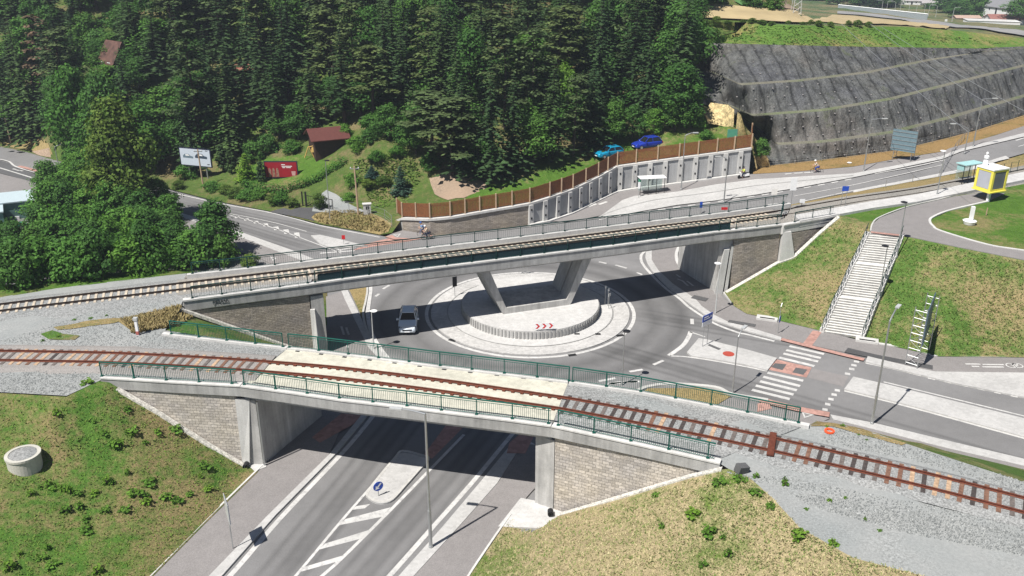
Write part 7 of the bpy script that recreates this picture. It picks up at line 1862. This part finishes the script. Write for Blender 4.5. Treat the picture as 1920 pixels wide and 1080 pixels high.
# the forest
CLEAR = [(300, 480), (300, 340), (330, 318), (440, 300), (480, 285), (560, 255), (640, 245), (760, 250), (790, 290), (830, 322), (900, 330), (990, 306), (1090, 280), (1140, 262), (1240, 245), (1300, 228), (1330, 200), (1440, 180), (1460, 340), (1000, 420), (740, 445), (330, 470)]
LEFTC = [(-400, 400), (-400, 235), (0, 252), (60, 256), (110, 290), (200, 340), (300, 340), (300, 480), (-400, 480)]
rnd = random.Random(77); cnt = {}
def lm(x): return ('at the left edge' if x < 90 else 'behind the steep red cabin' if x < 290 else 'above the white billboard' if x < 470 else 'above the red roofed hut' if x < 690 else 'above the meadow slope' if x < 840 else 'above the bare soil patch' if x < 1000 else 'above the turquoise car' if x < 1170 else 'next to the netted slope')
def wood(x, y, Y):
    d = 'in the front row of the forest' if y > 235 else 'in the middle rows of the forest' if y > 165 else 'high on the forested hillside'
    return d + ' ' + lm(x)
y = 129.0
nf_ = 0
while y < 184:
    step = 6.2 if y < 160 else 6.6; x = -125 + rnd.uniform(0, step)
    while x < 34:
        qx, qy = x + rnd.uniform(-1.6, 1.6), y + rnd.uniform(-2, 2); x += step
        z = gz(qx, qy); bp = proj(Vector((qx, qy, z)))
        if bp[0] < -60 or bp[0] > 1318: continue
        if inside(bp, CLEAR) or inside(bp, LEFTC): continue
        if bp[0] > 1290 and bp[1] < 150: continue
        if inside(bp, [(165, 105), (275, 105), (285, 195), (165, 195)]): continue
        leftish = bp[0] < 330
        if leftish: k = rnd.choices(['spruce1', 'spruce2', 'broad1', 'broad3', 'broad2', 'pinea'], [.15, .15, .3, .2, .15, .08])[0]
        elif bp[0] > 1140: k = rnd.choices(['spruce1', 'broad2', 'broad3', 'pinea', 'spruce3'], [.25, .28, .2, .15, .15])[0]
        else: k = rnd.choices(['spruce1', 'spruce2', 'spruce3', 'pinea', 'pineb', 'broad3', 'pined'], [.26, .22, .16, .14, .08, .12, .02])[0]
        H = rnd.uniform(13, 19) if k[:2] in ('sp', 'pi') else rnd.uniform(8.5, 13)
        if bp[1] > 235: H *= .85
        if 80 < bp[0] < 330 and bp[1] < 190 and bp[1] > 60: H *= .6
        R = (rnd.uniform(3.3, 4.6) if k[:2] in ('sp', 'pi') else rnd.uniform(3.8, 5.2))
        words = {'spruce1': 'dark spruce', 'spruce2': 'broad dark spruce', 'spruce3': 'slim dark spruce', 'pinea': 'olive pine', 'pineb': 'high-crowned pine', 'pined': 'brown dead pine', 'broad1': 'mid green broadleaf tree', 'broad2': 'dark broadleaf tree', 'broad3': 'dense dark broadleaf tree'}[k]
        plant(k, Vector((qx, qy, z - .2)), H, R, words + ' ' + wood(bp[0], bp[1], qy), 'tree', 'trees of the hillside forest'); nf_ += 1
    y += 5.0 if y < 160 else 6.4
und = 0; y = 129.0
while y < 172:
    x = -112 + rnd.uniform(0, 6)
    while x < 30:
        qx, qy = x + rnd.uniform(-2, 2), y + rnd.uniform(-2, 2); x += 7.5
        z = gz(qx, qy); bp = proj(Vector((qx, qy, z)))
        if bp[0] < -40 or bp[0] > 1300 or inside(bp, CLEAR) or inside(bp, LEFTC): continue
        k = rnd.choice(['broad3', 'broad2', 'shrub2', 'broad2'])
        plant(k, Vector((qx, qy, z - .2)), rnd.uniform(4, 6.5), rnd.uniform(3.0, 4.2), {'broad3': 'dense young tree', 'broad2': 'young leafy tree', 'shrub2': 'dark undergrowth bush'}[k] + ' between the trunks ' + wood(bp[0], bp[1], qy), 'tree' if k != 'shrub2' else 'bush', 'undergrowth of the hillside forest'); und += 1
    y += 8.5
print('forest trees', nf_, und)
# far trees near the top right
for k in range(120):
    px_ = 1470 + (k * 67) % 500 + rnd.uniform(-8, 8); top_ = 14 + max(0, px_ - 1571) * .105 if px_ < 1740 else 36
    if px_ < 1560: top_ = 4 + (px_ - 1470) * .04
    py_ = top_ - rnd.uniform(0, 26) ** 1.0
    if abs(px_ - 1884) < 42 and py_ > 12: continue
    if 1668 < px_ < 1775 and py_ > 9: continue
    if k % 9 == 0: py_ -= 6
    q = PT(px_, max(-25, py_)); plant(['broad2', 'broad3', 'broad1', 'spruce2'][k % 4], q - Vector((0, 0, 1)), rnd.uniform(8, 13) * max(.6, min(1.3, q.y / 420)), rnd.uniform(5.5, 8.5) * max(.6, min(1.3, q.y / 420)), 'distant %s tree %s' % (['dark', 'dense dark', 'mid green', 'dark pointed'][k % 4] + (' large' if k % 3 == 0 else ' small' if k % 3 == 1 else ''), 'near the pylon and noise barrier' if px_ < 1620 else 'among the distant white houses' if px_ < 1790 else 'around the white gabled house'), 'tree', 'distant trees on the wooded slope')
for x, y, Y, H, R, l in ((1912, 34, 380, 9, 8, 'round bright green tree right of the white gabled house'), (1830, 34, 430, 8, 8, 'dark trees clump left of the white gabled house'), (1790, 36, 450, 8, 8, 'dark tree behind the brownish building'), (1745, 33, 470, 8, 8, 'green tree behind the end of the noise barrier')): plant('broad1' if Y < 400 else 'broad3', farP(x, y, Y) - Vector((0, 0, 1)), H, R, l, 'tree')
for x, y, R in ((1408, 13, 2.5), (1447, 19, 2.2), (1340, 9, 3)): plant('shrub2', PT(x, y), 3, R, 'small bush in the golden field %s' % ('left of the green field' if x < 1380 else 'beside the green field' if x < 1430 else 'right of the green field'), 'bush', 'bushes in the golden field')
for k in range(16): x = 1300 + k * 22; plant('shrub3', PT(x + rnd.uniform(-8, 8), 42 + k * .6 + rnd.uniform(-2, 2)), rnd.uniform(.5, 1.1), rnd.uniform(.6, 1.2), 'brown green bush on the meadow crest %s' % ('left of the pylon' if x < 1480 else 'right of the pylon'), 'bush', 'bushes along the meadow crest')
# wooded slope far away
b = MB(); rnd = random.Random(9)
for k in range(5200):
    X = rnd.uniform(120, 620); Y = rnd.uniform(640, 900); base = farP(1700, 6, 640).z; z = base - 6 + (Y - 640) * .16 + rnd.uniform(0, 9)
    leafquad(b, Vector((X, Y, z)), Vector((rnd.uniform(-.4, .4), -1, rnd.uniform(.3, 1.2))), rnd.uniform(2.0, 4.0), rnd)
o = b.build('far_forest', mat_leaf('far_forest_leaves', (.03, .07, .045, 1), (.05, .10, .06, 1), .1)); struct(o, 'stuff')  # blue of the distance haze is mixed into these leaf colours
b = MB(); zb = farP(1700, 6, 640).z; b.quad((60, 636, zb - 12), (760, 636, zb - 12), (760, 960, zb + 42), (60, 960, zb + 42)); struct(b.build('wooded_hill', M['hill']))

# weeds and tufts
def scatter(n, region, f):
    k = 0; tries = 0; xs = [q[0] for q in region]; ys = [q[1] for q in region]
    while k < n and tries < n * 8:
        tries += 1; x, y = rnd.uniform(min(xs), max(xs)), rnd.uniform(min(ys), max(ys))
        if not inside((x, y), region): continue
        if f(x, y): k += 1
wk = []
def weed(x, y, s=1.0, where='', g='weeds', kind='weed'):
    p = PT(x, y); plant(kind, p - Vector((0, 0, .06)), .36 * s * rnd.uniform(.5, 1.3), .36 * s * rnd.uniform(.5, 1.5), where, 'weed', g)
for x, y in ((105, 777), (178, 792), (195, 815), (212, 832), (222, 838), (248, 812), (272, 832), (296, 812), (60, 928), (75, 915), (92, 914), (105, 916), (120, 920), (132, 925), (148, 928), (178, 925), (202, 905), (212, 908), (240, 890), (250, 927), (273, 932), (275, 945), (312, 935), (330, 940), (355, 928), (375, 895), (382, 878), (390, 918), (125, 958), (150, 955), (162, 975), (160, 995), (198, 958), (235, 958), (90, 1030), (80, 1045), (38, 1040), (20, 1065), (185, 1072), (330, 807), (240, 770), (165, 718), (280, 905), (98, 1060)):
    weed(x, y, 1.25, 'clump of broad green weeds on the left grass slope, %s' % ('above the well ring' if y < 845 else ('right of the well ring' if x < 225 else 'in the middle of the slope' if x < 300 else 'near the stone edging') if y < 950 else 'in its lower part'), 'weeds on the left grass slope')
for x, y in ((1305, 748 + 140), (1352, 905), (1385, 900), (1470, 910), (1445, 950), (1418, 925), (1355, 1010), (1330, 1000), (1500, 1005), (1560, 1020), (1365, 1045), (1490, 1015), (1320, 1060), (1230, 930), (1300, 965), (1418, 895), (1240, 990)):
    weed(x, y, 1.3, 'green weed clump on the dry grass slope at the bottom right, %s' % ('near the gravel edge' if x > 1400 else 'near the wing wall' if y < 950 else 'in its lower part'), 'weeds on the dry slope')
for x, y in ((1512, 955), (1621, 975), (1650, 995), (1555, 940), (1585, 935), (1625, 825), (1610, 815), (1530, 790), (1550, 800), (1580, 800), (1600, 795), (95, 625), (110, 632), (80, 640), (120, 615), (3, 690), (140, 600), (170, 597), (200, 592)):
    weed(x, y, .55, 'small weed growing in the gravel %s' % ('between the two tracks' if x < 400 else 'right of the near bridge'), 'weeds in the gravel')
def tufts(name, regions, n, s, m, seed=1, hgt=.28):
    r_ = random.Random(seed); b = MB(); T = BVH(); k = 0
    for reg, share in regions:
        xs = [q[0] for q in reg]; ys = [q[1] for q in reg]; c = 0; tr = 0
        while c < n * share and tr < n * share * 6:
            tr += 1; x, y = r_.uniform(min(xs), max(xs)), r_.uniform(min(ys), max(ys))
            if not inside((x, y), reg): continue
            d = ray(x, y).normalized(); h = T.ray_cast(Vector((0, 0, CAMH)), d)
            if h[0] is None or h[0].z < .2 and False: continue
            c += 1; p = h[0]
            for j in range(3):
                a = r_.uniform(0, 6.28); l = s * r_.uniform(.6, 1.4); w_ = s * .28; u = Vector((cos(a), sin(a), 0)); v = Vector((-sin(a), cos(a), 0))
                q = p + Vector((r_.uniform(-.1, .1), r_.uniform(-.1, .1), -.03))
                b.add([q - v * w_, q + v * w_, q + u * l * .7 + Vector((0, 0, hgt * r_.uniform(.4, 1.2)))], [[0, 1, 2]])
    o = b.build(name, m); struct(o, 'stuff'); return o
def stones(name, regions, n, s, m, seed):
    r_ = random.Random(seed); b = MB(); T = BVH()
    for reg, share in regions:
        xs = [q[0] for q in reg]; ys = [q[1] for q in reg]; c = 0; tr = 0
        while c < n * share and tr < n * share * 5:
            tr += 1; x, y = r_.uniform(min(xs), max(xs)), r_.uniform(min(ys), max(ys))
            if not inside((x, y), reg): continue
            h = T.ray_cast(Vector((0, 0, CAMH)), ray(x, y).normalized())
            if h[0] is None: continue
            c += 1; p = h[0]; q = s * r_.uniform(.5, 1.5); z = .04 if share < 0 else 0.02
            v = [p + Vector((cos(a + r_.uniform(-.4, .4)) * q, sin(a) * q * r_.uniform(.6, 1), z - .03)) for a in (0, 2.1, 4.2)] + [p + Vector((r_.uniform(-.3, .3) * q, r_.uniform(-.3, .3) * q, z + q * r_.uniform(.5, .9)))]
            b.add(v, [[0, 1, 3], [1, 2, 3], [2, 0, 3]])
    return struct(b.build(name, m), 'stuff')
def tuft_mat(name, cols):
    m = NM(name, .9, .1); geo = m.n('ShaderNodeNewGeometry'); pn = m.noise(.5, 4, .6)
    v = m.math('ADD', m.math('MULTIPLY', geo.outputs['Random Per Island'], .30), m.math('MULTIPLY', m.math('ADD', pn, m.noise(.13, 5, .62, dist=.4)), .36))
    k = len(cols); return m.col(m.rmp(v, [(.2 + .62 * i / (k - 1), c) for i, c in enumerate(cols)]))
SL = [(-90, 745), (130, 748), (200, 722), (470, 880), (285, 1080), (235, 1140), (-90, 1140)]
tufts('grass_tufts', [(SL, 1)], 7000, .15, tuft_mat('slope_tufts', [(.06, .135, .018, 1), (.10, .19, .028, 1), (.16, .20, .05, 1), (.29, .24, .11, 1)]), 1, .10)
BR = [(1040, 972), (1150, 945), (1350, 885), (1400, 895), (1450, 935), (1500, 990), (1600, 1046), (1735, 1080), (1840, 1150), (838, 1150), (888, 1080), (958, 972)]
tufts('grass_tufts', [(BR, 1)], 11000, .17, tuft_mat('dry_tufts', [(.07, .14, .025, 1), (.13, .18, .05, 1), (.40, .34, .19, 1), (.58, .51, .33, 1)]), 2, .13)
RB = [(1365, 548), (1460, 495), (1484, 488), (1568, 412), (1628, 425), (1630, 440), (1548, 615), (1380, 570)]
RB2 = [(1690, 445), (1920, 492), (1920, 664), (1755, 664), (1616, 632)]
tufts('grass_tufts', [(RB, .35), (RB2, .65)], 8000, .18, tuft_mat('bank_tufts', [(.06, .13, .02, 1), (.10, .175, .032, 1), (.17, .20, .06, 1), (.42, .35, .19, 1)]), 3, .12)
VG = [(588, 405), (612, 397), (660, 395), (700, 404), (730, 422), (724, 436), (660, 430), (600, 417)]
tufts('grass_tufts', [(VG, .4), ([(230, 600), (350, 570), (372, 590), (330, 612), (250, 625)], .6)], 3000, .3, tuft_mat('verge_tufts', [(.10, .10, .03, 1), (.25, .2, .09, 1), (.38, .3, .16, 1)]), 4, .3)
MD = [(1310, 45), (1700, 55), (1900, 82), (1600, 86), (1310, 80)]
tufts('grass_tufts', [(MD, .5), ([(660, 300), (770, 280), (790, 330), (760, 385), (700, 390)], .5)], 3200, .45, tuft_mat('meadow_tufts', [(.06, .13, .018, 1), (.11, .20, .03, 1), (.18, .22, .06, 1)]), 5, .12)

sm_ = NM('loose_stones', .85, .2); sg = sm_.n('ShaderNodeNewGeometry'); sm_.col(sm_.rmp(sg.outputs['Random Per Island'], [(0, (.17, .18, .18, 1)), (.5, (.27, .28, .275, 1)), (1, (.40, .41, .40, 1))]))
stones('loose_stones', [([(0, 735), (0, 700), (190, 690), (185, 712), (125, 741)], .14), ([(0, 640), (90, 612), (300, 540), (345, 575), (300, 618), (530, 650), (480, 672), (300, 650), (60, 648)], .36),
    ([(1480, 925), (1600, 935), (1930, 1005), (1930, 1045), (1700, 1000), (1520, 950)], .24), ([(1360, 885), (1500, 900), (1930, 985), (1930, 1010), (1600, 935), (1420, 905)], .12), ([(1560, 800), (1650, 820), (1925, 905), (1925, 925), (1700, 860), (1540, 830)], .10)], 15000, .062, sm_.m, 31)
# the air: far things fade slightly to pale blue
b = MB(); b.box((60, 420, -6), (1300, 1120, 96)); hz = b.build('haze', None) if False else None
me = bpy.data.meshes.new('haze'); bb = MB(); bb.box((80, 420, 4.5), (1700, 1400, 101)); me.from_pydata(bb.v, [], bb.f); me.update(); hz = link('haze', me); struct(hz, 'stuff')
hm = bpy.data.materials.new('air'); hm.use_nodes = True; hn = hm.node_tree; hn.nodes.remove(hn.nodes['Principled BSDF']); pv_ = hn.nodes.new('ShaderNodeVolumePrincipled')
pv_.inputs['Color'].default_value = (.80, .88, 1, 1); pv_.inputs['Density'].default_value = .00038; pv_.inputs['Anisotropy'].default_value = .3; hn.links.new(pv_.outputs[0], hn.nodes['Material Output'].inputs['Volume']); me.materials.append(hm)
# every label points at one thing: tell the remaining look-alikes apart by their place next to each other
bpy.context.view_layer.update()
by = {}
for o in COL.objects:
    if o.parent is None and o.get('label'): by.setdefault(o['label'], []).append(o)
for lab, os_ in by.items():
    if len(os_) < 2: continue
    os_.sort(key=lambda o: proj(o.matrix_world.translation)[0]); n = len(os_)
    W2 = ['left', 'right']; W3 = ['leftmost', 'middle', 'rightmost']; W4 = ['leftmost', 'inner left', 'inner right', 'rightmost']
    lab0 = lab
    while len(lab0.split()) > 13: lab0 = ' '.join(w_ for w_ in lab0.split() if w_ not in ('the',)) if 'the' in lab0.split() else ' '.join(lab0.split()[:13])
    if 4 < n <= 16:
        while len(lab0.split()) > 11: lab0 = ' '.join(w_ for w_ in lab0.split() if w_ != 'the') if 'the' in lab0.split() else ' '.join(lab0.split()[:11])
        rows = (n + 3) // 4; os_.sort(key=lambda o: -proj(o.matrix_world.translation)[1]); RW = {2: ['lower', 'upper'], 3: ['lowest', 'middle', 'highest'], 4: ['lowest', 'lower middle', 'upper middle', 'highest']}[rows]
        for r in range(rows):
            sub_ = sorted(os_[r * n // rows:(r + 1) * n // rows], key=lambda o: proj(o.matrix_world.translation)[0]); ww = {1: ['only'], 2: W2, 3: W3, 4: W4}[len(sub_)]
            for o, w_ in zip(sub_, ww): o['label'] = lab0 + ', ' + w_ + ' of the ' + RW[r] + ' ones'
        continue
    for k, o in enumerate(os_):
        w_ = W2[k] if n == 2 else W3[k] if n == 3 else W4[k] if n == 4 else None
        if w_ is None: continue
        o['label'] = lab0 + ', the ' + w_ + (' one' if n > 2 else ' one')
for o in COL.objects:
    l = o.get('label')
    if l and len(l.split()) > 16:
        ws = l.split()
        while len(ws) > 16 and 'the' in ws: ws.remove('the')
        o['label'] = ' '.join(ws[:16])
